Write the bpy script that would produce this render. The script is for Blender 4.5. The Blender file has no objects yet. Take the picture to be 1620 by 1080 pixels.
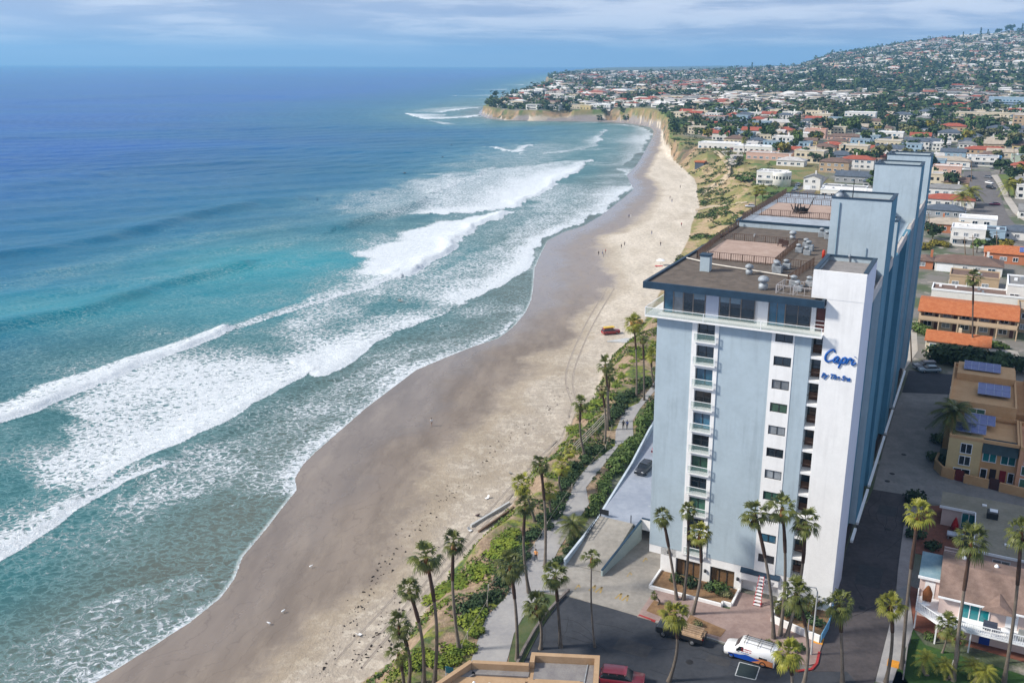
EXPOSURE = 0.46; SUNE = 4.3
SKY_LOW = (4.4,5.6,7.9); SKY_MID = (4.4,5.2,7.2); CLOUD_D = (4.0,4.7,6.6); CLOUD_L = (8.0,8.4,9.5)
HAZE = 0.00012; HAZE_COL = (.28,.62,1,1)
import bpy, bmesh, math, random
import numpy as np
from mathutils import Vector, Matrix, noise as mnoise
random.seed(7); RNG = np.random.default_rng(11)
R = math.radians
scene = bpy.context.scene
COL = scene.collection
# ------------------------------------------------------------------ camera
FPX, PIT, ROLL, PPX, HC = 1377.6, 0.309009, 0.003276, 900.6, 62.32
YAW = 0.440368; OX, OY = 10.3679, 98.6162
cd = bpy.data.cameras.new('camera'); cam = bpy.data.objects.new('camera', cd); COL.objects.link(cam)
cd.sensor_width = 36; cd.lens = FPX/1620*36; cd.shift_x = -(PPX-810)/1620
cd.clip_start = 1; cd.clip_end = 60000
cp, sp, cr, sr = math.cos(PIT), math.sin(PIT), math.cos(ROLL), math.sin(ROLL)
rt, up, fw = Vector((1,0,0)), Vector((0,sp,cp)), Vector((0,cp,-sp))
X = cr*rt + sr*up; Y = -sr*rt + cr*up; Z = -fw
cam.matrix_world = Matrix(((X.x,Y.x,Z.x,0),(X.y,Y.y,Z.y,0),(X.z,Y.z,Z.z,HC),(0,0,0,1)))
scene.camera = cam
# ------------------------------------------------------------------ view, world, sun
scene.view_settings.view_transform = 'Standard'; scene.view_settings.look = 'None'
scene.view_settings.gamma = 1; scene.view_settings.exposure = EXPOSURE
SUN_EL, SUN_AZ = R(37), R(-96)          # azimuth measured from +Y towards +X
sdir = Vector((math.sin(SUN_AZ)*math.cos(SUN_EL), math.cos(SUN_AZ)*math.cos(SUN_EL), math.sin(SUN_EL)))
sl = bpy.data.lights.new('sun','SUN'); sl.energy = SUNE; sl.angle = R(7); sl.color = (1,.93,.83)
so = bpy.data.objects.new('sun', sl); COL.objects.link(so); so.rotation_euler = sdir.to_track_quat('Z','Y').to_euler()
so.location = (0,0,400)
w = bpy.data.worlds.new('World'); scene.world = w; w.use_nodes = True
nt = w.node_tree; nt.nodes.clear()
def N(nt, t, **kw):
    n = nt.nodes.new(t)
    for k, v in kw.items():
        if k.startswith('i_'):
            key = k[2:]
            key = int(key) if key.isdigit() else key.replace('_',' ')
            n.inputs[key].default_value = v
        else: setattr(n, k, v)
    return n
def math_n(nt, op, a, b=None, c=None, clamp=False):
    n = nt.nodes.new('ShaderNodeMath'); n.operation = op; n.use_clamp = clamp
    for i, v in enumerate((a,b,c)):
        if v is None: continue
        if isinstance(v,(int,float)): n.inputs[i].default_value = v
        else: nt.links.new(v, n.inputs[i])
    return n.outputs[0]
def mapr(nt, v, a, b, c=0, d=1, smooth=True):
    n = nt.nodes.new('ShaderNodeMapRange'); n.interpolation_type = 'SMOOTHSTEP' if smooth else 'LINEAR'
    nt.links.new(v, n.inputs[0])
    for i, q in zip((1,2,3,4),(a,b,c,d)):
        if isinstance(q,(int,float)): n.inputs[i].default_value = q
        else: nt.links.new(q, n.inputs[i])
    return n.outputs[0]
def mixc(nt, f, a, b, mode='MIX'):
    n = nt.nodes.new('ShaderNodeMix'); n.data_type = 'RGBA'; n.blend_type = mode
    for s, v in ((0,f),(6,a),(7,b)):
        if isinstance(v,(int,float)): n.inputs[s].default_value = v
        elif isinstance(v, tuple): n.inputs[s].default_value = (*v[:3],1)
        else: nt.links.new(v, n.inputs[s])
    return n.outputs[2]
def noise_n(nt, vec, scale, detail=4, rough=.55, dist=0.0):
    n = nt.nodes.new('ShaderNodeTexNoise'); n.inputs['Scale'].default_value = scale
    n.inputs['Detail'].default_value = detail; n.inputs['Roughness'].default_value = rough
    n.inputs['Distortion'].default_value = dist
    if vec is not None: nt.links.new(vec, n.inputs['Vector'])
    return n.outputs['Fac']
def mapping(nt, vec, scale=(1,1,1), rot=(0,0,0), loc=(0,0,0)):
    n = nt.nodes.new('ShaderNodeMapping'); n.inputs['Scale'].default_value = scale
    n.inputs['Rotation'].default_value = rot; n.inputs['Location'].default_value = loc
    nt.links.new(vec, n.inputs['Vector']); return n.outputs[0]
sky = N(nt,'ShaderNodeTexSky'); sky.sky_type = 'NISHITA'; sky.sun_disc = False
sky.sun_elevation = SUN_EL; sky.sun_rotation = SUN_AZ; sky.air_density = 1.3; sky.dust_density = 1.0; sky.ozone_density = 2.5
tc = N(nt,'ShaderNodeTexCoord')
gen = tc.outputs['Generated']
sx = N(nt,'ShaderNodeSeparateXYZ'); nt.links.new(gen, sx.inputs[0])
el = sx.outputs[2]
cv = mapping(nt, gen, scale=(3.2,3.2,26))
n1 = noise_n(nt, cv, 1.3, 6, .55, .6)
cv2 = mapping(nt, gen, scale=(4,4,42), loc=(3,1,2))
n2 = noise_n(nt, cv2, 1.5, 5, .6, .3)
base = mapr(nt, el, -0.004, 0.024, 0.0, 1.0)              # a clear band low over the sea, thin cloud above it
cl = math_n(nt,'MULTIPLY_ADD', n1, 0.75, math_n(nt,'MULTIPLY', n2, 0.25))
cmask = math_n(nt,'MULTIPLY', mapr(nt, cl, .33, .54), base)
hor = mixc(nt, mapr(nt, el, -0.01, .05), SKY_LOW, SKY_MID)
cloudc = mixc(nt, mapr(nt, n2, .38, .62), CLOUD_D, CLOUD_L)
nish = mixc(nt, 1.0, sky.outputs[0], (1,1,1), 'MULTIPLY')
high = mixc(nt, mapr(nt, el, .10, .5), hor, nish)       # up high: the physical sky behind thin cloud
high = mixc(nt, mapr(nt, el, .02, .3, 0, .35), high, nish)
fin = mixc(nt, math_n(nt,'MULTIPLY', cmask, .85), high, cloudc)
bg = N(nt,'ShaderNodeBackground'); nt.links.new(fin, bg.inputs[0]); bg.inputs[1].default_value = 0.078
wo = N(nt,'ShaderNodeOutputWorld'); nt.links.new(bg.outputs[0], wo.inputs[0])
# ------------------------------------------------------------------ picking points of the place (survey of the photograph)
def ray(x, y):
    a = (x-PPX)/FPX; b = (540-y)/FPX
    xc = a*cr-b*sr; u = a*sr+b*cr
    return (xc, cp+u*sp, -sp+u*cp)
def at(x, y, z=0.0):
    r = ray(x,y); t = (z-HC)/r[2]; return (r[0]*t, r[1]*t)
def at_arr(pts, z): return np.array([at(x,y,z) for x,y in pts])
CY, SY = math.cos(YAW), math.sin(YAW)
def loc2w(u, v): return (OX+u*CY+v*SY, OY-u*SY+v*CY)
def w2loc(x, y): dx, dy = x-OX, y-OY; return (dx*CY-dy*SY, dx*SY+dy*CY)
# ------------------------------------------------------------------ object helpers
def tag(o, label=None, cat=None, group=None, kind=None):
    if label: o['label'] = label
    if cat: o['category'] = cat
    if group: o['group'] = group
    if kind: o['kind'] = kind
    return o
ORD = ['first','second','third','fourth','fifth','sixth','seventh','eighth','ninth','tenth','eleventh','twelfth','thirteenth','fourteenth','fifteenth','sixteenth','seventeenth','eighteenth','nineteenth','twentieth','21st','22nd','23rd','24th','25th','26th','27th','28th','29th','30th']
def empty(name, loc=(0,0,0), rz=0.0, label=None, cat=None, group=None):
    o = bpy.data.objects.new(name, None); COL.objects.link(o); o.location = loc; o.rotation_euler = (0,0,rz)
    o.empty_display_size = .3
    return tag(o, label, cat, group)
def link_mesh(name, me, parent=None, loc=None, rz=None):
    o = bpy.data.objects.new(name, me); COL.objects.link(o)
    if parent is not None: o.parent = parent
    if loc is not None: o.location = loc
    if rz is not None: o.rotation_euler = (0,0,rz)
    return o
def copy_tree(o, parent=None):
    c = o.copy(); COL.objects.link(c); c.parent = parent
    for ch in o.children: copy_tree(ch, c)
    return c
def np_mesh(name, verts, faces, mats=(), smooth=False, mi=None):
    me = bpy.data.meshes.new(name); verts = np.asarray(verts, dtype=np.float32); faces = np.asarray(faces, dtype=np.int32)
    k = faces.shape[1]
    me.vertices.add(len(verts)); me.vertices.foreach_set('co', verts.ravel())
    me.loops.add(faces.size); me.loops.foreach_set('vertex_index', faces.ravel())
    me.polygons.add(len(faces)); me.polygons.foreach_set('loop_start', np.arange(0, faces.size, k, dtype=np.int32))
    if smooth: me.polygons.foreach_set('use_smooth', np.ones(len(faces), bool))
    for m in mats: me.materials.append(m)
    if mi is not None: me.polygons.foreach_set('material_index', np.asarray(mi, dtype=np.int32))
    me.update(calc_edges=True); me.validate(); return me
class MB:
    def __init__(s): s.v = []; s.f = []; s.m = []; s.sm = []
    def add(s, vs, fs, m=0, smooth=False):
        b = len(s.v); s.v.extend([tuple(v) for v in vs])
        for f in fs: s.f.append([b+i for i in f]); s.m.append(m); s.sm.append(smooth)
        return s
    def box(s, x0, x1, y0, y1, z0, z1, m=0):
        vs = [(x0,y0,z0),(x1,y0,z0),(x1,y1,z0),(x0,y1,z0),(x0,y0,z1),(x1,y0,z1),(x1,y1,z1),(x0,y1,z1)]
        return s.add(vs, [(0,3,2,1),(4,5,6,7),(0,1,5,4),(1,2,6,5),(2,3,7,6),(3,0,4,7)], m)
    def obox(s, p, q, wd, z0, z1, m=0, z0b=None, z1b=None):
        # a wall-like bar from p to q (2-D), wd wide
        dx, dy = q[0]-p[0], q[1]-p[1]; L = math.hypot(dx,dy) or 1; nx, ny = -dy/L*wd/2, dx/L*wd/2
        z0b = z0 if z0b is None else z0b; z1b = z1 if z1b is None else z1b
        vs = [(p[0]+nx,p[1]+ny,z0),(p[0]-nx,p[1]-ny,z0),(q[0]-nx,q[1]-ny,z0b),(q[0]+nx,q[1]+ny,z0b),
              (p[0]+nx,p[1]+ny,z1),(p[0]-nx,p[1]-ny,z1),(q[0]-nx,q[1]-ny,z1b),(q[0]+nx,q[1]+ny,z1b)]
        return s.add(vs, [(0,3,2,1),(4,5,6,7),(0,1,5,4),(1,2,6,5),(2,3,7,6),(3,0,4,7)], m)
    def prism(s, poly, z0, z1, m=0, mtop=None):
        n = len(poly); a = sum(poly[i][0]*poly[(i+1)%n][1]-poly[(i+1)%n][0]*poly[i][1] for i in range(n))
        if a < 0: poly = poly[::-1]
        vs = [(x,y,z0) for x,y in poly]+[(x,y,z1) for x,y in poly]
        s.add(vs, [tuple(range(n-1,-1,-1))]+[(i,(i+1)%n,(i+1)%n+n,i+n) for i in range(n)], m)
        return s.add([(x,y,z1) for x,y in poly], [tuple(range(n))], m if mtop is None else mtop)
    def tube(s, pts, rad, n=8, m=0, caps=True, smooth=True):
        pts = [Vector(p) for p in pts]; k = len(pts)
        rad = rad if isinstance(rad,(list,tuple)) else [rad]*k
        vs = []; ref = Vector((0,0,1))
        for i,p in enumerate(pts):
            t = (pts[min(i+1,k-1)]-pts[max(i-1,0)]).normalized()
            r = Vector((1,0,0)) if abs(t.z) > .8 else ref
            a = t.cross(r).normalized(); b = t.cross(a).normalized()
            for j in range(n):
                an = 2*math.pi*j/n; vs.append(p+(a*math.cos(an)+b*math.sin(an))*rad[i])
        fs = [(i*n+j, i*n+(j+1)%n, (i+1)*n+(j+1)%n, (i+1)*n+j) for i in range(k-1) for j in range(n)]
        s.add(vs, fs, m, smooth)
        if caps:
            s.add(vs[:n], [tuple(range(n))], m); s.add(vs[-n:], [tuple(range(n-1,-1,-1))], m)
        return s
    def lathe(s, prof, c=(0,0,0), n=16, m=0, smooth=True):
        k = len(prof)
        vs = [(c[0]+r*math.cos(2*math.pi*j/n), c[1]+r*math.sin(2*math.pi*j/n), c[2]+z) for r,z in prof for j in range(n)]
        fs = [(i*n+j, i*n+(j+1)%n, (i+1)*n+(j+1)%n, (i+1)*n+j) for i in range(k-1) for j in range(n)]
        return s.add(vs, fs, m, smooth)
    def blob(s, c, r, m=0, seg=8, sq=1.0, smooth=True):
        rings = seg//2; vs = []
        for i in range(rings+1):
            th = math.pi*i/rings
            for j in range(seg):
                ph = 2*math.pi*j/seg
                vs.append((c[0]+r*math.sin(th)*math.cos(ph), c[1]+r*math.sin(th)*math.sin(ph), c[2]+r*sq*math.cos(th)))
        fs = [(i*seg+j,(i+1)*seg+j,(i+1)*seg+(j+1)%seg,i*seg+(j+1)%seg) for i in range(rings) for j in range(seg)]
        return s.add(vs, fs, m, smooth)
    def build(s, name, mats, parent=None, loc=None, rz=None, bevel=0):
        me = bpy.data.meshes.new(name); me.from_pydata(s.v, [], s.f)
        for m in (mats if isinstance(mats,(list,tuple)) else [mats]): me.materials.append(m)
        me.polygons.foreach_set('material_index', s.m); me.polygons.foreach_set('use_smooth', s.sm)
        me.update()
        if bevel:
            bm = bmesh.new(); bm.from_mesh(me); bmesh.ops.remove_doubles(bm, verts=bm.verts, dist=1e-4)
            bmesh.ops.bevel(bm, geom=[e for e in bm.edges if len(e.link_faces)==2 and e.calc_face_angle(0)>.6], offset=bevel, segments=1, affect='EDGES')
            bm.to_mesh(me); bm.free()
        return link_mesh(name, me, parent, loc, rz)
# ------------------------------------------------------------------ materials
_M = {}
def pm(name, col, rough=.8, var=.18, scale=1.0, bump=0.0, bscale=None, col2=None, metal=0.0, spec=.3, stripe=None, obj=False, rvar=0.0, streak=0.0):
    """procedural Principled material: colour varies with noise in world (or object) space"""
    if name in _M: return _M[name]
    m = bpy.data.materials.new(name); m.use_nodes = True; t = m.node_tree; b = t.nodes['Principled BSDF']
    if obj: vec = N(t,'ShaderNodeTexCoord').outputs['Object']
    else: vec = N(t,'ShaderNodeNewGeometry').outputs['Position']
    n1 = noise_n(t, vec, scale, 5, .6); n2 = noise_n(t, vec, scale*6.3, 3, .6)
    f = mapr(t, math_n(t,'MULTIPLY_ADD', n1, .65, math_n(t,'MULTIPLY', n2, .35)), .3, .7)
    c2 = col2 if col2 else tuple(min(1,c*(1+var)) for c in col)
    c1 = col if col2 else tuple(c*(1-var) for c in col)
    c = mixc(t, f, c1, c2)
    if obj or rvar:
        oi = N(t,'ShaderNodeObjectInfo')
        c = mixc(t, 1.0, c, mixc(t, oi.outputs['Random'], tuple([1-rvar]*3), tuple([1+rvar]*3)), 'MULTIPLY') if rvar else c
    if streak:      # rain runs and faded patches down a painted wall
        s1 = noise_n(t, mapping(t, vec, scale=(1.6,1.6,.09)), 1.0, 5, .65); s2 = noise_n(t, vec, .16, 4, .6)
        c = mixc(t, math_n(t,'MULTIPLY', mapr(t, math_n(t,'MULTIPLY_ADD', s1, .6, math_n(t,'MULTIPLY', s2, .4)), .48, .68), streak*1.6), c, tuple(q*.55 for q in col))
    hgt = n2
    if stripe:      # (axis scale tuple, colour factor): corrugation / tile / board lines
        wv = N(t,'ShaderNodeTexWave'); t.links.new(mapping(t, vec, scale=stripe[0], rot=(0,0,stripe[2] if len(stripe)>2 else 0)), wv.inputs[0])
        wv.inputs['Scale'].default_value = 1; wv.inputs['Distortion'].default_value = .4; wv.inputs['Detail'].default_value = 1
        c = mixc(t, math_n(t,'MULTIPLY', wv.outputs['Fac'], stripe[1]), c, (0,0,0)); hgt = wv.outputs['Fac']
    t.links.new(c, b.inputs['Base Color'])
    b.inputs['Roughness'].default_value = rough; b.inputs['Metallic'].default_value = metal
    b.inputs['Specular IOR Level'].default_value = spec
    if bump:
        bp = N(t,'ShaderNodeBump'); bp.inputs['Strength'].default_value = min(1,bump); bp.inputs['Distance'].default_value = .05
        h = hgt if bscale is None else noise_n(t, vec, bscale, 4, .6)
        t.links.new(h, bp.inputs['Height']); t.links.new(bp.outputs[0], b.inputs['Normal'])
    _M[name] = m; return m
def glass(name, col, rough=.08, var=.3):
    m = pm(name, col, rough, var, .35, spec=.8, rvar=.35); return m
# ================================================================== terrain
TOE = [(520,1120),(560,1076),(616,1041),(650,985),(684,940),(708,900),(767,839),(800,800),(822,762),(845,730),(883,697),(902,655),(936,628),(949,590),(965,562),(1000,530),(1030,480),
 (1055,430),(1075,398),(1087,375),(1091,353),(1104,327),(1100,309),(1100,293),(1095,282),(1078,267),(1064,255),(1055,243),(1050,232),(1047,220),(1047,210),(1043,203),(1020,196),(1000,193),(960,190),(900,189),(850,189),(800,188),(775,185),(762,180)]
BACK = [(768,173),(800,164),(835,157),(862,150),(868,142),(862,135),(880,126),(900,119),(960,113),(1100,108.5)]
SHORE = [(0,1180),(150,1080),(230,1030),(300,985),(350,945),(372,915),(385,880),(415,845),(450,800),(470,775),(468,755),(480,735),(500,715),(540,680),(580,645),(620,615),(660,585),(700,568),(750,548),(790,535),(812,518),(832,495),(842,472),
 (845,448),(846,425),(857,400),(867,381),(893,367),(923,358),(953,340),(976,322),(1003,300),(992,277),(1004,266),(1014,252),(1022,238),(1031,222),(1036,208),(1030,201),(1000,196),(960,193),(900,191.5),(850,191),(800,190),(772,187),(757,181)]
SBACK = [(764,172),(798,162),(833,155),(858,149),(864,142),(858,135),(876,126),(896,118.5),(960,112.7),(1100,108)]
toe_w = np.vstack([[(-60,-60),(-34,40)], at_arr(TOE,-4.4), at_arr(BACK,-6)])
shore_w = np.vstack([[(-130,-60),(-85,30)], at_arr(SHORE,-6), at_arr(SBACK,-6)])
def seg_dist(P, L):
    """distance of points P to polyline L, side (left>0) at the nearest segment, arc parameter"""
    best = np.full(len(P), 1e18); side = np.zeros(len(P)); arc = np.zeros(len(P)); s0 = 0.0
    for i in range(len(L)-1):
        a, b = L[i], L[i+1]; d = b-a; l2 = d@d; l = math.sqrt(l2)
        r = P-a; tt = np.clip((r@d)/l2, 0, 1); q = r-tt[:,None]*d; D = (q*q).sum(1)
        m = D < best; best[m] = D[m]; side[m] = np.sign(d[0]*r[m,1]-d[1]*r[m,0]); arc[m] = s0+tt[m]*l; s0 += l
    return np.sqrt(best), side, arc
def inside(P, poly):
    x, y = P[:,0], P[:,1]; c = np.zeros(len(P), bool); n = len(poly)
    for i in range(n):
        x1,y1 = poly[i]; x2,y2 = poly[(i+1)%n]
        if y1 == y2: continue
        m = ((y1 > y) != (y2 > y)) & (x < (x2-x1)*(y-y1)/(y2-y1)+x1); c ^= m
    return c
CLOSE = np.array([(30000,14000),(30000,-400),(0,-400)])
toe_poly = np.vstack([toe_w, CLOSE]); shore_poly = np.vstack([shore_w, CLOSE])
def sstep(x): x = np.clip(x,0,1); return x*x*(3-2*x)
ZT = ([-.1,0,.05,.12,.19,.246,.283,.319,.362,.4,.45,.522,.8],[14,22,27,30,38,46,88,105,124,138,150,172,190])
def top_h(x, y):
    t = x/np.maximum(y,1)
    b = np.interp(y,[0,210,450,700,1000,1200],[0,0,4,8,11,12])
    Zr = np.interp(t,*ZT); s = np.clip((y-1000)/2000,0,1)
    h = b*(1-0*s)+(Zr-12)*s**1.45*(y>1000)
    und = 2.2*np.sin(x/170+y/310)*np.sin(y/190-x/260)+1.2*np.sin(x/63+1)*np.sin(y/81)
    hd = np.interp(t,[-.2,.03,.09],[.42,.5,1.0]); h = h*np.where((y>800)&(y<1700), 1+(hd-1)*np.clip((y-800)/120,0,1)*np.clip((1700-y)/300,0,1), 1)
    return h+und*sstep((y-600)/800)+sstep((y-1700)/900)*9*np.sin(x/210+.5)*np.sin(y/230+x/500)*np.clip((t-.15)/.2,0,1)
def height(P, full=False):
    P = np.asarray(P, float); dt, _, _ = seg_dist(P, toe_w); ds, _, _ = seg_dist(P, shore_w)
    il = inside(P, toe_poly); land = inside(P, shore_poly)
    x, y = P[:,0], P[:,1]
    W = np.interp(y,[0,150,215,270,480,600,680,5000],[7.5,7,8,26,36,24,6,6])
    T = top_h(x,y)
    rag = 1+.35*np.sin(x/7.3+y/11)*np.sin(y/5.1)+.2*np.sin(x/2.1+1)*np.sin(y/2.7)
    far = y > 560
    wob = np.where(far, 9*np.sin(x/31+y/47)*np.sin(y/23)+5*np.sin(x/11), 1.2*np.sin(x/3.1+y/4.7)); 
    bl = sstep((dt*rag+wob*np.minimum(dt/6,1))/W)
    h = np.where(il, -4.4+(T+4.4)*bl,
        np.where(land, -6+1.6*(ds/(ds+dt+1e-6))**.85, -6-np.minimum(7, ds*.035)))
    dune = .12*np.sin(x/2.3+y/6)*np.sin(y/3.1+1)*np.clip((ds-12)/20,0,1)*(~il)
    h = h+dune*land
    if full: return h, dt, ds, il, land, bl
    return h
def hz(x, y): return float(height(np.array([[x,y]]))[0])
# cached height lookups for placing things
def W(px, py, dz=0.0):
    """ground point seen at a pixel of the survey photograph"""
    r = ray(px,py); z = 0.0
    ts = np.geomspace(60, 9000, 260) if r[2] > -.06 else np.linspace(55, min(2500, (HC+8)/-r[2]*1.02), 260)
    P = np.stack([r[0]*ts/r[1], ts], 1); hh = height(P)+dz; zz = HC+r[2]*ts/r[1]
    i = int(np.argmax(zz < hh))
    if zz[i] >= hh[i]: i = len(ts)-1
    if i == 0: i = 1
    a = zz[i-1]-hh[i-1]; b = zz[i]-hh[i]; f = a/(a-b) if a != b else 0; y = ts[i-1]+(ts[i]-ts[i-1])*f
    x = r[0]*y/r[1]; return (x, y, hz(x,y))
def up_at(px, py, y):
    """the point on the sight line at forward distance y"""
    r = ray(px,py); return Vector((r[0]*y/r[1], y, HC+r[2]*y/r[1]))
def fan(t0, t1, nt_, ys):
    tt = np.linspace(t0, t1, nt_); T, Yy = np.meshgrid(tt, ys); Xx = T*(Yy+25)
    V = np.stack([Xx.ravel(), Yy.ravel()], 1); m, n = len(ys), nt_
    idx = np.arange(m*n).reshape(m,n)
    F = np.stack([idx[:-1,:-1], idx[:-1,1:], idx[1:,1:], idx[1:,:-1]], -1).reshape(-1,4)
    return V, F
def attr(me, name, vals, typ='FLOAT'):
    a = me.attributes.new(name, typ, 'POINT')
    if typ == 'FLOAT': a.data.foreach_set('value', np.asarray(vals, np.float32))
    else: a.data.foreach_set('color', np.asarray(vals, np.float32).ravel())
ys = np.concatenate([np.linspace(20,60,20), 1/np.linspace(1/61,1/900,430), np.geomspace(910,4200,170), np.geomspace(4300,15000,14)])
V, F = fan(-.62, .85, 560, ys)
h, dt, ds, il, land, bl = height(V, True)
me = np_mesh('ground', np.column_stack([V,h]), F, smooth=True)
bc = V
t_ = V[:,0]/V[:,1]
attr(me,'wet', np.where(il,0,np.clip(1-ds/np.interp(V[:,1],[60,95,130,165,195,230,270,400,600,800],[20,24,34,40,30,24,34,26,14,13]),0,1)))
attr(me,'sand', np.where(il, np.clip(1-dt/2.0,0,1), 1.0))
sl_ = np.where(il, 1-np.abs(bl*2-1), 0)
attr(me,'bluff', np.where(il & ((bl<.995)|((V[:,1]<235)&(dt<16))), 1.0, 0)*1.0)
attr(me,'cliff', sstep((V[:,1]-560)/60)*np.where(il & (bl<.97),1,0))
attr(me,'park', np.where(il,1,0)*np.clip(1-(dt-np.interp(V[:,1],[0,230,300,600,700],[-20,-20,60,70,10]))/8,0,1))
attr(me,'far', sstep((V[:,1]-900)/900))
gm = bpy.data.materials.new('ground_material'); gm.use_nodes = True; t = gm.node_tree; b = t.nodes['Principled BSDF']
pos = N(t,'ShaderNodeNewGeometry').outputs['Position']
def A(t,name): n = N(t,'ShaderNodeAttribute'); n.attribute_name = name; return n.outputs['Fac']
ys0 = N(t,'ShaderNodeSeparateXYZ'); t.links.new(pos, ys0.inputs[0]); yy0 = ys0.outputs[1]; nz = noise_n(t,pos,.05,6,.6); nf = noise_n(t,pos,1.2,6,.65); nm = noise_n(t,pos,.22,6,.6)
ns = noise_n(t,mapping(t,pos,scale=(.5,.12,1),rot=(0,0,.5)),.35,5,.6)
dry = mixc(t, mapr(t,ns,.3,.7), (.50,.44,.35),(.66,.59,.49)); dry = mixc(t, mapr(t, yy0, 130, 290, .62, 0), dry, (.235,.192,.152)); dry = mixc(t, mapr(t,nf,.35,.7,0,.6), dry, (.25,.215,.18)); dry = mixc(t, mapr(t,noise_n(t,pos,.55,4,.7),.5,.62,0,.35), dry, (.66,.6,.5))  # nearer sand painted darker and greyer, standing in for cloud shade
foot = noise_n(t,pos,2.6,3,.7)
wet = mixc(t, mapr(t,ns,.3,.7), (.148,.119,.097),(.205,.168,.138))
wf = math_n(t,'ADD', A(t,'wet'), math_n(t,'MULTIPLY', math_n(t,'SUBTRACT', nz, .5), .9))
wet = mixc(t, mapr(t, yy0, 200, 300, 0, .8), wet, (.25,.225,.22)); swl = math_n(t,'ABSOLUTE', math_n(t,'SINE', math_n(t,'ADD', math_n(t,'MULTIPLY', wf, 26), math_n(t,'MULTIPLY', noise_n(t,pos,.03,4,.6), 22)))); wet = mixc(t, mapr(t, swl, 0, .22, .38, 0), wet, (.10,.078,.064)); wet = mixc(t, mapr(t,noise_n(t,mapping(t,pos,scale=(1,.3,1),rot=(0,0,.7)),.25,6,.7),.46,.7,0,.5), wet, (.26,.215,.17)); wv = mapr(t, wf, .08, .42)  # farther wet sand greyed: the sheen of its water film painted in
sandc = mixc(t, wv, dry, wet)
sandc = mixc(t, mapr(t, math_n(t,'ABSOLUTE', math_n(t,'SUBTRACT', wf, .2)), 0, .16, .35, 0), sandc, (.30,.235,.15))
# planted bluff: ice plant, bare earth, scrub
veg = mixc(t, mapr(t,nm,.4,.62), (.050,.095,.018),(.20,.22,.022)); veg = mixc(t, mapr(t,nf,.42,.66), veg, (.032,.045,.018))
earth = mixc(t, mapr(t,nf,.3,.7), (.17,.115,.075),(.34,.25,.165))
blc = mixc(t, mapr(t, noise_n(t,pos,.13,5,.62,.8), .42, .54), veg, earth)
dryveg = mixc(t, mapr(t,nf,.35,.65), (.28,.225,.08),(.15,.18,.045))
ysep = N(t,'ShaderNodeSeparateXYZ'); t.links.new(pos, ysep.inputs[0])
scr = mixc(t, mapr(t, noise_n(t,pos,.075,6,.7,.8), .45,.56), dryveg, mixc(t, mapr(t,nf,.35,.65), (.44,.33,.20),(.30,.21,.12)))
blc = mixc(t, mapr(t, ysep.outputs[1], 215, 290, 0, .92), blc, scr)
cliffc = mixc(t, mapr(t, noise_n(t,mapping(t,pos,scale=(1,1,.25)),.09,6,.7),.35,.65), (.36,.235,.13),(.12,.088,.058))
cliffc = mixc(t, mapr(t,noise_n(t,pos,.05,5,.65),.50,.60), cliffc, (.07,.08,.035))
urb = mixc(t, mapr(t,noise_n(t,pos,.06,4,.6),.42,.6), (.17,.16,.145),(.07,.095,.045)); urb = mixc(t, mapr(t,nm,.55,.68), urb, (.30,.27,.235))
urbf = mixc(t, mapr(t,nm,.45,.62), (.055,.075,.04),(.17,.155,.12))
urb = mixc(t, A(t,'far'), urb, urbf)
parkc = mixc(t, mapr(t,noise_n(t,pos,.035,6,.65,.7),.42,.56), (.075,.130,.024),(.20,.165,.065)); parkc = mixc(t, mapr(t,nf,.6,.75,0,.5), parkc, (.30,.25,.17))
lc = mixc(t, A(t,'park'), urb, parkc)
lc = mixc(t, A(t,'bluff'), lc, blc); lc = mixc(t, A(t,'cliff'), lc, cliffc)
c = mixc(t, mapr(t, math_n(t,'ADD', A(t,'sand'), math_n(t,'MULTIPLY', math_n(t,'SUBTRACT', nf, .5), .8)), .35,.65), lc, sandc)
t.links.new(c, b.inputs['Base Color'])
t.links.new(mapr(t, wf, .35, .9, .9, .20), b.inputs['Roughness'])
b.inputs['Specular IOR Level'].default_value = .45
bp = N(t,'ShaderNodeBump'); bp.inputs['Strength'].default_value = .6; bp.inputs['Distance'].default_value = .25
t.links.new(math_n(t,'MULTIPLY', math_n(t,'ADD', foot, nf), mapr(t, wf, .1,.4,1,.06)), bp.inputs['Height']); t.links.new(bp.outputs[0], b.inputs['Normal'])
me.materials.append(gm)
tag(link_mesh('ground', me), kind='structure')
# ================================================================== sea
def NB(*pts): return at_arr(pts, -6)
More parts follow.
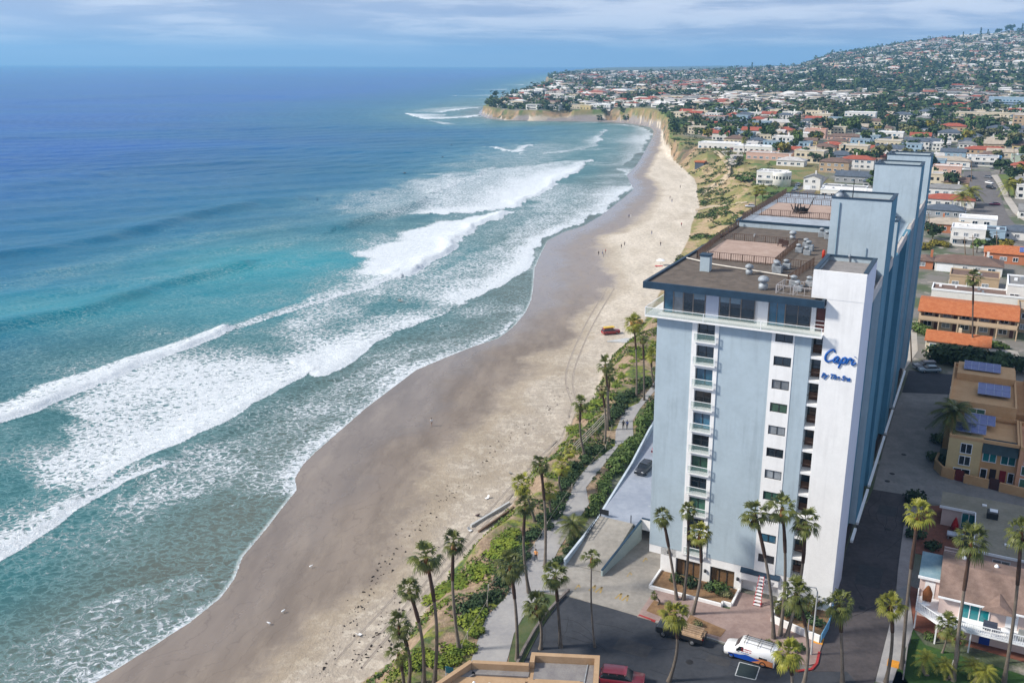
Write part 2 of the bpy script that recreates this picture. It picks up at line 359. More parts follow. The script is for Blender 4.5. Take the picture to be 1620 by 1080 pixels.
# breaking fronts: polyline along the shoreward edge, reach of the foam out to sea (m, at both ends and middle), density front/back, ridge height
BANDS = [
 (NB((-260,740),(-120,710),(0,668),(60,650),(130,620),(200,590),(230,575),(290,556),(330,540),(368,522)), [10,12,10,5], 1.7,.95, .8, 1.2),
 (NB((368,522),(430,502),(520,476),(567,460),(597,447),(633,432),(650,428)), [3,5,12,26], 1.05,.66, .5, .8),
 (NB((640,436),(672,424),(710,399),(727,381),(745,364),(778,349),(812,337)), [20,32,30,20,8], 2.0,1.3, 1.0, 2.0),
 (NB((-300,1010),(-120,950),(0,888),(60,850),(120,808),(200,762),(272,737)), [26,24,22,12,3], 1.1,.50, .3, 1.2),
 (NB((150,775),(200,740),(247,720),(290,703),(320,687),(377,663),(407,643),(457,613),(482,598)), [12,22,38,60,70,64], 1.08,.76, .3, .8),
 (NB((470,580),(500,598),(520,596),(553,577),(580,557),(597,538),(647,518),(680,505),(706,494)), [50,80,100,115,110,80], 1.08,.88, .3, .8),
 (NB((743,476),(775,458),(816,439),(833,424),(855,392),(861,378),(890,364),(920,355),(950,337),(973,319),(999,297)), [44,44,26,20,28,38,50,76,64], 1.1,.58, .2, 1.5),
 (NB((976,268),(988,274),(1003,285),(999,297)), [60,80,70], .85,.5, .2, 1.0),
 (NB((686,338),(750,336),(816,327),(840,313),(870,298),(890,284),(914,269),(937,254)), [60,90,110,110,85,50,16], 1.15,.66, .7, 1.3),
 (NB((540,412),(590,414),(640,412),(672,400),(700,380)), [70,95,105,70], .95,.55, 0, 1.0),
 (NB((690,305),(733,286),(757,278),(785,265)), [40,50,22,8], .85,.35, .6, 1.5),
 (NB((770,233),(816,242),(840,230),(866,213)), [22,26,20,8], 1.0,.4, .6, 1.5),
 (NB((870,243),(926,237),(944,230),(952,218),(959,205)), [40,70,60,40,10], .75,.3, .5, 1.5),
 (NB((940,262),(985,262),(1003,250),(1012,240),(1024,226),(1032,210),(1014,200),(985,197)), [40,80,100,90,50,30], .72,.34, .1, 1.0),
 (NB((640,180),(672,189),(705,188),(740,186),(764,182)), [40,90,120,60,20], 1.1,.6, .8, 1.5),
 (NB((720,152),(800,151),(850,150)), [30,40,30], 1.0,.6, .8, 1.5),
 (NB((755,142),(800,142)), [40,40], .9,.5, .8, 1.5),
 (NB((700,178),(740,172),(768,170)), [60,80,60], .9,.5, .8, 1.5),
 (NB((820,135),(858,134)), [80,80], .9,.5, .8, 1.5),
 (NB((760,157),(830,155)), [20,20], .7,.5, .8, 1.5),
 (NB((470,775),(500,718),(540,682),(580,647),(620,617),(660,587),(700,570),(750,550),(800,528),(830,497)), [12,16,18,17,14,12,8,5], .88,.45, .06, 1.5),
 (NB((60,1160),(150,1082),(230,1032),(300,987),(352,947),(373,917),(386,882)), [10,11,9,6,3,1], .72,.35, .03, 1.5),
 (NB((386,882),(415,847),(450,802),(471,776)), [1,1,1], .95,.3, .02, 3.0),
 (NB((430,640),(400,560),(450,510),(560,470)), [8,8,8], .0,.0, 0, 1.0),
 (NB((230,835),(320,800),(430,765),(490,715),(560,655)), [16,22,26,22,14], .56,.50, 0, 1.0),
 (NB((680,350),(740,338),(800,322),(850,300)), [80,110,110,70], .66,.55, 0, 1.0),
 (NB((560,560),(620,500),(680,450),(740,420)), [22,34,40,30], .66,.6, 0, 1.0),
 (NB((700,470),(780,440),(840,380),(930,330)), [60,66,66,60], .56,.46, 0, 1.0),
 (NB((840,275),(930,262),(1000,232)), [100,130,120], .56,.46, 0, 1.0),
 (NB((60,1080),(160,1020),(270,965),(340,925)), [8,10,10,6], .50,.42, 0, 1.0),
 (NB((0,475),(80,452),(200,425),(300,392),(420,372),(520,352)), [22,26,24,24,22], .40,.26, 0, 1.0),
]
SWELL = [(NB((-200,450),(0,405),(150,381),(300,346),(400,322),(470,318)), 2.0, 6),(NB((-200,560),(0,520),(130,495),(240,456),(330,432),(380,420)), 1.6, 4),
 (NB((540,362),(590,345),(640,330),(665,318)), 1.8, 5),(NB((250,745),(300,712),(400,658),(482,605),(520,600)), .5, 3),(NB((-200,330),(0,300),(200,270),(380,255)), 1.2, 14),(NB((-100,225),(200,210),(500,200),(640,205)), 1.6, 24),(NB((100,160),(300,150),(500,155)), 2.2, 50),(NB((200,245),(420,235),(600,240)), 1.2, 14)]
def vnoise(P, sc, seed=0):
    """cheap smooth noise from summed rotated sines, roughly 0..1"""
    r = np.random.default_rng(seed); out = np.zeros(len(P))
    for k in range(9):
        a = r.uniform(0,math.pi*2); f = r.uniform(.6,1.9)/sc; ph = r.uniform(0,6.3)
        out += np.sin((P[:,0]*math.cos(a)+P[:,1]*math.sin(a))*f*2+ph+1.3*np.sin((P[:,0]*math.sin(a)-P[:,1]*math.cos(a))*f+ph*2))
    return np.clip(out/9*.9+.5, 0, 1)
ysw = np.concatenate([np.linspace(30,62,12), 1/np.linspace(1/63,1/560,620), 1/np.linspace(1/561,1/15600,240)])
V, F = fan(-.86, .5, 820, ysw)
# keep only the sea side of the shoreline (plus a little under the sand)
dsS, _, _ = seg_dist(V, shore_w); landS = inside(V, shore_poly)
keep = (~landS) | (dsS < 5)
fk = keep[F].all(1); F = F[fk]; used = np.unique(F); rem = -np.ones(len(V), int); rem[used] = np.arange(len(used)); F = rem[F]; V = V[used]; dsS = dsS[used]; landS = landS[used]
foam = np.zeros(len(V)); hh = np.zeros(len(V)); soft = np.zeros(len(V))
wobB = vnoise(V,4,3); wobA = (vnoise(V,5,1)-.5)*2.4+(vnoise(V,17,2)-.5)*5
CUT = np.vstack([BANDS[0][0], BANDS[1][0][1:], BANDS[2][0][1:]]); cD, cS, _ = seg_dist(V, CUT); cutm = np.where(cS>0, np.clip(1-(cD-4)/5,0,1), 1.0)
for bi, (L, wd, d0, d1, hgt, ex) in enumerate(BANDS):
    L = np.asarray(L); lo, hi = L.min(0)-95, L.max(0)+95; sel = np.where((V[:,0]>lo[0])&(V[:,0]<hi[0])&(V[:,1]>lo[1])&(V[:,1]<hi[1]))[0]
    if len(sel) == 0: continue
    P = V[sel]; d, sd, ar = seg_dist(P, L); tot = np.hypot(*np.diff(L,axis=0).T).sum()
    ref = np.median(wd); wv_ = np.interp(ar/tot, np.linspace(0,1,len(wd)), wd)
    # fronts run away from the camera: the sea lies on the left of travel when x shrinks
    sea = sd > 0
    e0, e1 = L[0]-L[1], L[-1]-L[-2]; e0 /= np.hypot(*e0); e1 /= np.hypot(*e1)
    over = np.maximum(np.maximum((P-L[0])@e0, (P-L[-1])@e1), 0); endf = np.clip(1-over/np.maximum(2.5, wv_*.5),0,1)
    wob = wobA[sel]*np.clip(wv_/14,.15,1)*np.clip(np.abs(P[:,1])/160,.5,2.5)
    dd = d*np.where(sea,1,-1)+wob*.5
    u = np.clip(dd/np.maximum(wv_,1)*1.0,0,1)
    prof = d1+(d0-d1)*np.clip(1-u*2.6,0,1)**1.3; prof = prof*(.80+.45*vnoise(P*np.array([1.0,1.0])/np.clip(P[:,1:2]/260,1,3),15,6)); tail = sstep((1.25-dd/np.maximum(wv_,1)+.3*(vnoise(P,9,5)-.5))/.6)
    f = prof*tail*(np.clip((dd+.3)/.5,0,1) if hgt else sstep(dd/(wv_*.35)))*endf
    if bi in (3,4,5) or (d0 == .66 and d1 == .6) or (d0 == .56 and d1 == .50): f = f*cutm[sel]
    foam[sel] = np.maximum(foam[sel], np.where(dd>-.3, f, 0))
    if hgt: 
        q = dd-2.6; hh[sel] += hgt*(.65+.7*wobB[sel])*np.exp(-(np.where(q<0, q/1.8, q/5.0))**2)*endf*np.clip(wv_/4,.2,1)
for L, amp, wdt in SWELL:
    L = np.asarray(L); d, sd, ar = seg_dist(V, L); e0, e1 = L[0]-L[1], L[-1]-L[-2]; e0 /= np.hypot(*e0); e1 /= np.hypot(*e1)
    over = np.maximum(np.maximum((V-L[0])@e0, (V-L[-1])@e1), 0); dd = d*np.where(sd>0,1,-1)+(vnoise(V,40,8)-.5)*wdt
    hh += amp*np.exp(-(np.where(dd<0, dd/wdt, dd/(2.6*wdt)))**2)*np.exp(-over/(wdt*3))
# open-water chop and swell
xx, yy = V[:,0], V[:,1]
off = sstep((dsS-40)/120)
g = lambda dirx,diry,wl,ph=0: np.sin((xx*dirx+yy*diry)*2*math.pi/wl+ph+1.5*np.sin(xx/wl/2.1+yy/wl/2.7))
hh += off*(.30*g(.62,-.78,31)+.20*g(.45,-.89,17,1)+.12*g(.75,-.66,9,2))*np.clip((3500-yy)/2500,0,1)
hh += (1-off)*.05*g(.5,-.86,5)*np.clip(dsS/15,0,1)
hh += .16*(vnoise(V,1.6,61)-.5)*np.clip(foam*2-1.1,0,1)
streak = vnoise(V*np.array([1,1.0]),14,21)
lace = np.clip(1-dsS/np.interp(yy,[60,150,300],[100,150,170]),0,1)**.5*(.30+.42*(vnoise(V,22,9)-.42)+.2*(vnoise(V,7,12)-.5))
foam = np.maximum(foam, np.where(landS,0,lace))
d_ = np.where(landS,0,dsS)
hh *= np.clip(d_/3,0,1)
z = -6+hh+np.where(landS,-.02,0)
# water body colour from depth: shallow over sand -> surf green -> turquoise -> deep blue
def c3(*a): return np.array(a)
cs, cg, ctq, cm, cdp = c3(.088,.098,.082), c3(.022,.102,.112), c3(.002,.20,.25), c3(.003,.108,.195), c3(.000,.074,.300)
def lerp(a,b,f): return a*(1-f[:,None])+b*f[:,None]
nn = vnoise(V,45,31); n3 = vnoise(V*np.array([.5,1]),18,33)
dn = d_+(nn-.5)*30*np.clip(d_/40,0,1)
colr = lerp(np.tile(cs,(len(V),1)), cg, sstep((dn-3)/32)); colr = lerp(colr, cm, sstep((dn-45)/110)); 
tq = sstep((dn-50)/30)*sstep((190-dn)/70)*np.clip((vnoise(V,60,44)-.38)*3.2,0,1)*np.clip((420-yy)/200,0,1)
tqs = np.exp(-(((xx-at(450,415,-6)[0])/55)**2+((yy-at(450,415,-6)[1])/42)**2)); tqs2 = np.exp(-(((xx-at(60,490,-6)[0])/70)**2+((yy-at(60,490,-6)[1])/22)**2))
colr = lerp(colr, ctq, np.clip(.30*tq+.8*tqs+.5*tqs2,0,1)); colr = lerp(colr, cdp, sstep((dn-100)/420)); colr = lerp(colr, c3(.004,.105,.24), .5*np.clip((vnoise(V*np.array([.4,1.3]),160,57)-.5)*3,0,1)*sstep((dn-150)/200))
colr = colr*(1+.22*(vnoise(V*np.array([.25,1]),60,51)-.5)[:,None])
me = np_mesh('sea', np.column_stack([V,z]), F, smooth=True)
attr(me,'foam',np.clip(foam,0,1.4)); attr(me,'tint',np.column_stack([colr,np.ones(len(V))]),'FLOAT_COLOR')
attr(me,'dist', np.clip(yy/1500,0,1)); attr(me,'edge', np.clip(1-d_/.7,0,1)*(np.clip((400-yy)/100,0,1)))
wm = bpy.data.materials.new('sea_water'); wm.use_nodes = True; t = wm.node_tree; b = t.nodes['Principled BSDF']
pos = N(t,'ShaderNodeNewGeometry').outputs['Position']
warp = N(t,'ShaderNodeTexNoise'); warp.inputs['Scale'].default_value = .55; warp.inputs['Detail'].default_value = 3; t.links.new(pos, warp.inputs['Vector'])
wsub = N(t,'ShaderNodeVectorMath'); wsub.operation = 'MULTIPLY_ADD'; t.links.new(warp.outputs['Color'], wsub.inputs[0]); wsub.inputs[1].default_value = (2.6,2.6,0); t.links.new(pos, wsub.inputs[2])
def voro(vec, sc, feat='DISTANCE_TO_EDGE'):
    n = N(t,'ShaderNodeTexVoronoi'); n.feature = feat; n.inputs['Scale'].default_value = sc; t.links.new(vec, n.inputs['Vector']); return n.outputs['Distance']
lv = mapping(t, wsub.outputs[0], scale=(.8,1.35,0), rot=(0,0,.2))
v1 = voro(lv,.75); v2 = voro(lv,2.3)
nA = noise_n(t, lv, 1.25, 8, .75); nB = noise_n(t, mapping(t,pos,scale=(1,1,0)), .12, 5, .6); nC = noise_n(t, lv, 3.2, 4, .7)
lacev = math_n(t,'ADD', mapr(t,v1,0,.30,0,.55,False), mapr(t,v2,0,.35,0,.30,False))
th = math_n(t,'ADD', math_n(t,'MULTIPLY', lacev, .95), math_n(t,'MULTIPLY', math_n(t,'SUBTRACT', nA, .30), 1.5))
th = math_n(t,'ADD', th, math_n(t,'MULTIPLY', math_n(t,'SUBTRACT', nB, .5), .55))
fa = A(t,'foam')
diff = math_n(t,'SUBTRACT', math_n(t,'MULTIPLY', fa, 1.22), th)
fm = mapr(t, diff, -.12, .30)
fm = math_n(t,'MAXIMUM', fm, math_n(t,'MULTIPLY', A(t,'edge'), mapr(t,nA,.3,.55,.3,.9)))
at_ = N(t,'ShaderNodeAttribute'); at_.attribute_name = 'tint'
murk = mixc(t, mapr(t, noise_n(t,mapping(t,pos,scale=(.5,1,1)),.045,6,.65), .35,.7,0,.35), at_.outputs['Color'], mixc(t,.5,at_.outputs['Color'],(.13,.21,.20)))
thin = mixc(t, mapr(t, diff, -.55, .1, 0, .42), murk, (.24,.44,.46))     # aerated water round the foam
foamc = mixc(t, mapr(t,nC,.35,.65), (.50,.57,.62), (.80,.82,.84))
cc = mixc(t, fm, thin, foamc)
t.links.new(cc, b.inputs['Base Color'])
t.links.new(mapr(t, fm, 0, .6, .30, .9), b.inputs['Roughness']); b.inputs['IOR'].default_value = 1.33
t.links.new(mapr(t, fm, 0, .6, .14, .1), b.inputs['Specular IOR Level'])
r1 = noise_n(t, mapping(t,pos,scale=(.55,1.5,1),rot=(0,0,.35)), .8, 6, .68); r2 = noise_n(t, mapping(t,pos,scale=(.4,1.6,1),rot=(0,0,.5)), .16, 5, .62)
hgt = math_n(t,'ADD', math_n(t,'MULTIPLY', r1, .55), math_n(t,'MULTIPLY', r2, mapr(t,A(t,'dist'),0,.4,.6,3.0)))
hgt = math_n(t,'ADD', hgt, math_n(t,'MULTIPLY', math_n(t,'MULTIPLY', nC, fm), .8))
hgt = math_n(t,'ADD', hgt, math_n(t,'MULTIPLY', fm, .35))
bp = N(t,'ShaderNodeBump'); bp.inputs['Strength'].default_value = .8; bp.inputs['Distance'].default_value = .55
t.links.new(hgt, bp.inputs['Height']); t.links.new(bp.outputs[0], b.inputs['Normal'])
me.materials.append(wm); tag(link_mesh('sea', me), kind='structure')
# ================================================================== the condominium tower
PW = pm('white_stucco',(.745,.745,.74),.85,.05,.6,bump=.35,bscale=9,streak=.12); PB = pm('blue_stucco',(.365,.445,.500),.85,.07,.35,bump=.5,bscale=9,streak=.2)
PBS = pm('shade_tinted_blue_stucco',(.07,.195,.28),.8,.12,.3,bump=.3,bscale=9,streak=.3); NAVY = pm('navy_trim',(.016,.040,.070),.5,.2,1)  # PBS: darker side blue with the shade of the alley side painted in
LAV = pm('shade_tinted_white_stucco',(.55,.57,.66),.85,.05,.6); GRAVEL = pm('roof_gravel',(.080,.066,.056),.95,.3,.9,bump=.6,col2=(.145,.12,.10))  # LAV: white stucco with the pier side's lavender shade put into its colour
GRAVELB = pm('pale_roof_gravel',(.30,.34,.39),.9,.2,.8,bump=.4); DECKM = pm('deck_board',(.30,.215,.175),.85,.14,.5,col2=(.40,.30,.25))
BROWNRAIL = pm('brown_railing',(.10,.065,.05),.6,.2,2); BRONZE = pm('bronze_frame',(.035,.038,.042),.45,.2,2); STEEL = pm('galvanised_steel',(.28,.31,.34),.6,.3,2,metal=.2)
GLD = glass('dark_glass',(.012,.020,.028)); GLB = glass('blue_glass',(.03,.10,.16)); GLG = glass('green_curtain_glass',(.05,.12,.085),.2); GLC = glass('curtained_glass',(.19,.21,.23),.35)
WOODB = pm('bamboo_blind',(.13,.07,.045),.8,.3,1.5,stripe=((3,3,9),.45)); PAINTW = pm('white_paint',(.78,.80,.82),.5,.05,1)
RAILGL = bpy.data.materials.new('rail_glass'); RAILGL.use_nodes = True; _b = RAILGL.node_tree.nodes['Principled BSDF']
_b.inputs['Base Color'].default_value = (.22,.36,.34,1); _b.inputs['Roughness'].default_value = .05; _b.inputs['Transmission Weight'].default_value = .0; _b.inputs['Alpha'].default_value = .20; _b.inputs['IOR'].default_value = 1.45
T = empty('apartment_tower', (OX,OY,0), -YAW, 'tall pale blue and white beachfront apartment tower with script lettering on its white pier', 'building')
# --- solid walls
m = MB()
m.box(0,17.9,.6,75,3.67,34.0); m.box(17.9,19.1,1.9,75,3.67,34.0); m.box(12,22.1,75,96,0,36.5); m.box(17.0,22.1,8.4,75,2.6,36.5)
for a,b in ((0,4.34),(7.5,13.55),(16.1,17.9)): m.box(a,b,0,.6,3.67,34.0)
m.build('blue_wall', PB, T)
m = MB()
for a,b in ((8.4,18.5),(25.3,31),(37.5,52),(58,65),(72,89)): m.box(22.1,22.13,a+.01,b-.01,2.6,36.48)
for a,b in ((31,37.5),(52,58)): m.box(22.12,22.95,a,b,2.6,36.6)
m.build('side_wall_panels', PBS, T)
m = MB(); m.box(1.56,3.6,.05,.9,0,3.6); m.box(0,19.1,.05,.95,2.55,3.67); m.box(6.9,8.1,.05,.9,0,2.55); m.box(11.2,12.1,.05,.9,0,2.55); m.box(16.6,19.1,.05,.9,0,2.55); m.box(1.56,22,.95,75,0,3.6)
m.box(0,1.56,4.5,75,0,3.6)
m.build('ground_floor_wall', PW, T)
m = MB(); m.box(19.1,22.93,.04,8.4,0,38.3); m.box(17.45,22.95,.01,8.5,38.3,40.75)
m.box(17.45,22.95,.01,.31,40.75,41.35); m.build('white_pier', [PW], T)
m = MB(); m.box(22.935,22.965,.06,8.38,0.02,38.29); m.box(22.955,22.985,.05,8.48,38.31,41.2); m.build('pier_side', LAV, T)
def parapet(m, u0,u1,v0,v1,z0,z1,t_=.28,mi=0):
    m.box(u0,u1,v0,v0+t_,z0,z1,mi); m.box(u0,u1,v1-t_,v1,z0,z1,mi); m.box(u0,u0+t_,v0+t_,v1-t_,z0,z1,mi); m.box(u1-t_,u1,v0+t_,v1-t_,z0,z1,mi)
# --- lift and stair towers rising over the roof
def roof_tower(u0,u1,v0,v1,zt,zb=36.5, name='stair_tower'):
    m = MB(); m.box(u0,u1,v0,v1,zb,zt-.75,0); parapet(m,u0,u1,v0,v1,zt-.75,zt,.3,0)
    o = m.build(name, [PB], T)
    m = MB(); parapet(m,u0-.08,u1+.08,v0-.08,v1+.08,zt-.02,zt+.14,.44); m.build('parapet_cap', NAVY, o)
    m = MB(); m.box(u0+.3,u1-.3,v0+.3,v1-.3,zt-.74,zt-.66); m.build('tower_roof', pm('grey_roof',(.22,.21,.205),.95,.2,.8,bump=.4), o)
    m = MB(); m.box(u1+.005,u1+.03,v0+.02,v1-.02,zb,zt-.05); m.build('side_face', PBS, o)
    return o
t1 = roof_tower(15.9,22.95,18.5,25.3,46.5); t2 = roof_tower(15.5,22.95,65,72,46.1); t3 = roof_tower(15.0,22.95,89,96,45.6); sbx = roof_tower(20.5,22.95,30.5,34,42.2)
MB().tube([(16.9,18.40,38.2),(16.9,18.40,46.0)],.07,6).build('downpipe', pm('blue_pipe',(.18,.27,.34),.6), t1)
MB().tube([(20.6,18.42,38.2),(20.6,18.42,40.6)],.05,6).build('conduit', pm('blue_pipe',(.18,.27,.34),.6), t1)
for a,b in ((18.5,25.3),(65,72),(89,96)):
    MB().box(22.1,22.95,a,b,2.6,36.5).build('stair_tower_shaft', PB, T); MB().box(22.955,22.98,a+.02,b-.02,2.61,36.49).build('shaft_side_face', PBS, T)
for u0,u1,v0,v1,zt in ((17.45,22.95,.03,8.5,41.35),):
    m = MB(); m.box(u0,u0+.3,v0+.28,v1,40.75,zt); m.box(u0+.3,u1,v1-.3,v1,40.75,zt); m.box(u1-.3,u1,v0+.28,v1-.3,40.75,zt); m.build('parapet', PB, T)
    m = MB(); m.box(u0-.05,u0+.42,v0+.3,v1+.05,zt,zt+.13); m.box(u0+.42,u1+.05,v1-.42,v1+.05,zt,zt+.13); m.box(u1-.42,u1+.05,v0+.3,v1-.42,zt,zt+.13); m.build('parapet_cap', NAVY, T)
    MB().box(u0+.3,u1-.3,v0+.28,v1-.3,40.75,40.83).build('pier_roof', pm('grey_roof',(.22,.21,.205)), T)
MB().tube([(20,8.2,40.8),(20,8.2,41.5),(20,7.9,41.7),(20,7.6,41.5)],.12,8).build('vent_pipe', STEEL, T)
# --- ledges between the towers on the shaded side
for a,b in ((8.6,18.4),(25.4,30.9),(37.6,51.9),(58.1,64.9),(72.1,88.9)): MB().box(22.14,22.9,a,b,36.1,36.45).box(22.74,22.9,a,b,36.45,37.3).build('ledge', pm('ledge_concrete',(.45,.42,.40),.8,.25,.8), T)
for a,b in ((14.0,17.6),(19.2,30.2),(31.5,51.5),(53,64.5),(66,88)): MB().box(22.99,23.35,a,b,2.25,2.6).build('base_ledge', PAINTW, T)
MB().box(21.9,22.3,9,95,0,2.59).build('garage_opening', pm('opening_shade',(.035,.025,.025),.9), T)  # solid block, the garage's inner shade painted as near black
# --- penthouse
m = MB(); m.box(.3,19.1,1.25,75,34.28,37.45); m.box(11.55,12.7,1.0,1.25,34.28,37.45); m.box(17.45,17.95,1.0,1.25,34.28,37.45); m.build('penthouse_wall', PW, T)
def window(u0,u1,z0,z1,v,gm,nm=2,parent=T,fr=.06,fm=BRONZE,dep=.07,name='window'):
    w_ = MB().box(u0,u1,v,v+.03,z0,z1).build(name, gm, parent)
    m = MB(); m.box(u0,u1,v-dep,v,z0,z0+fr); m.box(u0,u1,v-dep,v,z1-fr,z1)
    for k in range(nm+1):
        x = u0+fr/2+(u1-u0-fr)*k/nm; m.box(x-fr/2,x+fr/2,v-dep,v-.002,z0+fr,z1-fr)
    m.build('window_frame', fm, w_); return w_
BLIND = pm('pale_blind',(.20,.27,.33),.8,.15,1); FRT = pm('tan_frame',(.20,.17,.15),.5)
for k,(a,b,g) in enumerate(((.35,1.55,GLB),(1.55,2.75,GLC),(2.75,3.95,GLD),(3.95,5.4,GLD),(7.1,8.3,GLD),(8.3,9.6,GLD),(9.6,11.2,GLD))):
    wo_ = window(a,b,34.3,37.3,1.12,g,1,fm=FRT)
    if k in (1,3,4,5): MB().box(a+.08,b-.08,1.07,1.11,36.3,37.2).build('window_blind', BLIND, wo_)
window(12.75,14.6,34.3,37.25,1.12,GLB,2,fm=FRT); window(14.6,17.4,34.3,37.25,1.12,GLD,2,fm=FRT)
MB().box(5.5,7.0,1.05,1.24,34.29,37.4).build('penthouse_panel', pm('lilac_panel',(.42,.46,.56),.8,.05), T)
MB().box(18.0,18.95,1.1,1.24,34.29,36.9).build('penthouse_door', pm('red_brown_door',(.10,.035,.03),.6,.2,2), T)
m = MB(); m.box(-1.25,19.08,-.95,1.24,34.07,34.27); m.box(-1.25,.02,1.24,60,34.0,34.27); m.build('penthouse_balcony', PW, T)
m = MB()
for a,b in ((-1.2,5.8),(5.86,12.4),(12.46,19.0)): m.box(a,b,-.93,-.90,34.30,35.18)
m.box(-1.22,-1.19,-.86,30,34.30,35.18); gr = m.build('balcony_glass_rail', RAILGL, T)
m = MB(); m.box(-1.22,19.05,-.95,-.89,35.19,35.24); m.box(-1.23,-1.17,-.88,30,35.19,35.24)
for a in (-1.2,5.83,12.43,19.02): m.box(a-.03,a+.03,-.94,-.88,34.27,35.19)
m.build('rail_cap', PAINTW, gr)
for u_ in (18.3,): 
    m = MB()
    for z_ in (34.75,35.2,35.65): m.box(17.98,19.0,.4,.44,z_,z_+.05)
    m.build('door_rail', PAINTW, T)
# --- roof
m = MB(); m.box(-1.6,19.0,-.9,40.5,37.45,37.98,0); m.box(-1.6,19.0,-.9,-.65,37.98,38.25,0); m.box(-1.6,-1.25,-.65,40.5,37.98,38.25,0); m.box(18.7,19.0,-.65,.9,37.98,38.25); m.build('roof_fascia', NAVY, T)
MB().box(-1.25,18.6,-.65,40.5,37.98,38.03).build('roof', GRAVEL, T)
MB().box(18.62,22.1,8.52,18.45,36.5,38.0).build('roof_edge', GRAVEL, T); MB().box(18.62,22.05,25.35,30.4,36.5,38.0).build('roof_edge', GRAVEL, T)
m = MB(); m.box(-1.6,19,40.5,75,37.4,38.75,0); m.build('upper_roof_wall', PB, T)
m = MB(); m.box(-1.7,19,40.42,40.75,38.75,39.05); m.box(-1.7,-1.4,40.75,75,38.75,39.05); m.box(-1.4,19,74.7,75,38.75,39.05); m.build('parapet_cap', NAVY, T)
m = MB(); m.box(-1.4,19,40.75,74.7,38.75,38.86); m.build('upper_roof', GRAVELB, T)
m = MB(); m.box(.2,12.2,47.5,61.5,38.87,39.0); m.build('upper_deck', DECKM, T)
m = MB(); m.box(.2,9.8,15.4,28.5,38.04,38.16); m.build('lower_deck', DECKM, T)
def rail(m, pts, z, h=1.05, step=.45, solid=.0, r=.035):
    for p,q in zip(pts[:-1],pts[1:]):
        L_ = math.hypot(q[0]-p[0],q[1]-p[1]); n = max(1,int(L_/step))
        m.obox(p,q,.06,z+h-.06,z+h); m.obox(p,q,.04,z+.1,z+.14)
        for k in range(n+1):
            x = p[0]+(q[0]-p[0])*k/n; y = p[1]+(q[1]-p[1])*k/n; rr = r*1.6 if k%5==0 else r*.6; m.box(x-rr,x+rr,y-rr,y+rr,z,z+h-.06)
for nm,pts,z_ in (('deck_rail',[(-.9,28.6),(.0,14.9),(10.2,14.9),(10.2,19.5),(10.2,28.8),(-.9,28.8)],38.05),('deck_rail',[(10.3,15.0),(15.6,14.6)],38.05),('roof_fence',[(13.6,6.4),(14.6,17.5)],38.05),
    ('roof_fence',[(-.9,41.5),(-.9,74)],38.9),('roof_fence',[(-.8,47.3),(12.3,47.3),(12.3,61.7),(-.8,61.7)],38.9),('roof_fence',[(-.8,70),(13.5,70)],38.9),('roof_fence',[(-1.1,29.5),(-1.1,40)],38.05)):
    m = MB(); rail(m, pts, z_, step=.3); m.build(nm, BROWNRAIL, T)
m = MB(); rail(m, [(13.4,1.2),(17.3,.9),(17.3,3.6),(13.7,4.0),(13.4,1.2)], 38.04, 1.0, .7, r=.045); rail(m, [(15.3,1.1),(15.5,3.8)], 38.04, 1.0, .9, r=.04); m.build('safety_cage', pm('grey_rail',(.34,.33,.34),.5,.1), T)
m = MB(); m.tube([(-1.0,13.6,38.25),(3.34,11.41,38.25),(9,10.1,38.25),(14.2,8.9,38.25)],.09,6); m.build('roof_pipe', pm('cream_pipe',(.55,.52,.47),.6), T)
c_ = MB().box(2.5,3.7,7.9,9.0,38.04,39.95).build('chimney_box', PB, T); MB().box(2.4,3.8,7.8,9.1,39.95,40.15).build('chimney_cap', NAVY, c_)
def vent(u,v,s_):
    o = MB().lathe([(.0,0),(.42*s_,0),(.42*s_,.5*s_),(.30*s_,.52*s_),(.30*s_,.75*s_),(.50*s_,.78*s_),(.52*s_,1.0*s_),(.34*s_,1.2*s_),(0,1.3*s_)],(u,v,38.04),14).build('roof_vent', STEEL, T)
    return o
vent(8.4,8.9,1.0); vent(11.7,2.2,1.25); vent(8.6,33.5,1.0); vent(3.2,32.8,.35)
def ac_unit(u,v,z=38.04,s_=1):
    o = MB().box(u-.6*s_,u+.6*s_,v-.5*s_,v+.5*s_,z,z+.9*s_).build('air_handler', STEEL, T, bevel=.05)
    MB().lathe([(0,0),(.36*s_,0),(.36*s_,.3*s_),(.44*s_,.34*s_),(.44*s_,.5*s_),(.2*s_,.62*s_),(0,.64*s_)],(u-.1,v,z+.9*s_),12).build('fan_cowl', STEEL, o); return o
for u,v in ((10.9,12.6),(11.9,13.8),(11.3,11.3),(11.3,24.5),(12.3,26.4),(11.6,28.2),(12.6,23.4),(12.2,37.2),(13.2,36.0),(14.6,5.0),(15.4,3.2),(16.2,6.0)): ac_unit(u,v,s_=random.uniform(.75,1.05))
m = MB()
for k in range(26):
    a = random.uniform(0,6.28); rr = random.uniform(.1,1.4); x,y = 5.9+rr*math.cos(a), 52+rr*math.sin(a)*1.3
    m.tube([(x,y,39.0),(x+random.uniform(-.7,.7),y+random.uniform(-.7,.7),39+random.uniform(.5,1.7))],.07,5)
for k in range(5): m.box(5+k*.45,5.4+k*.45,51.2+random.random(),52+random.random(),39.0,39.6+.4*random.random())
m.tube([(7,52,39),(8,52.4,41.6)],.08,6); m.build('antenna_array', pm('black_metal',(.02,.022,.025),.5), T)
MB().tube([(16.8,30,38),(16.8,30,40.4)],.07,6).build('roof_pole',pm('black_metal',(.02,.022,.025),.5),T); m = MB(); m.tube([(18.0,21,45.9),(18.0,21,48.6)],.06,6); 
for a in range(3): m.tube([(18,21,45.95),(18+1.2*math.cos(a*2.1),21+1.2*math.sin(a*2.1),45.9)],.06,5)
m.build('roof_mast', pm('black_metal',(.02,.022,.025),.5), T)
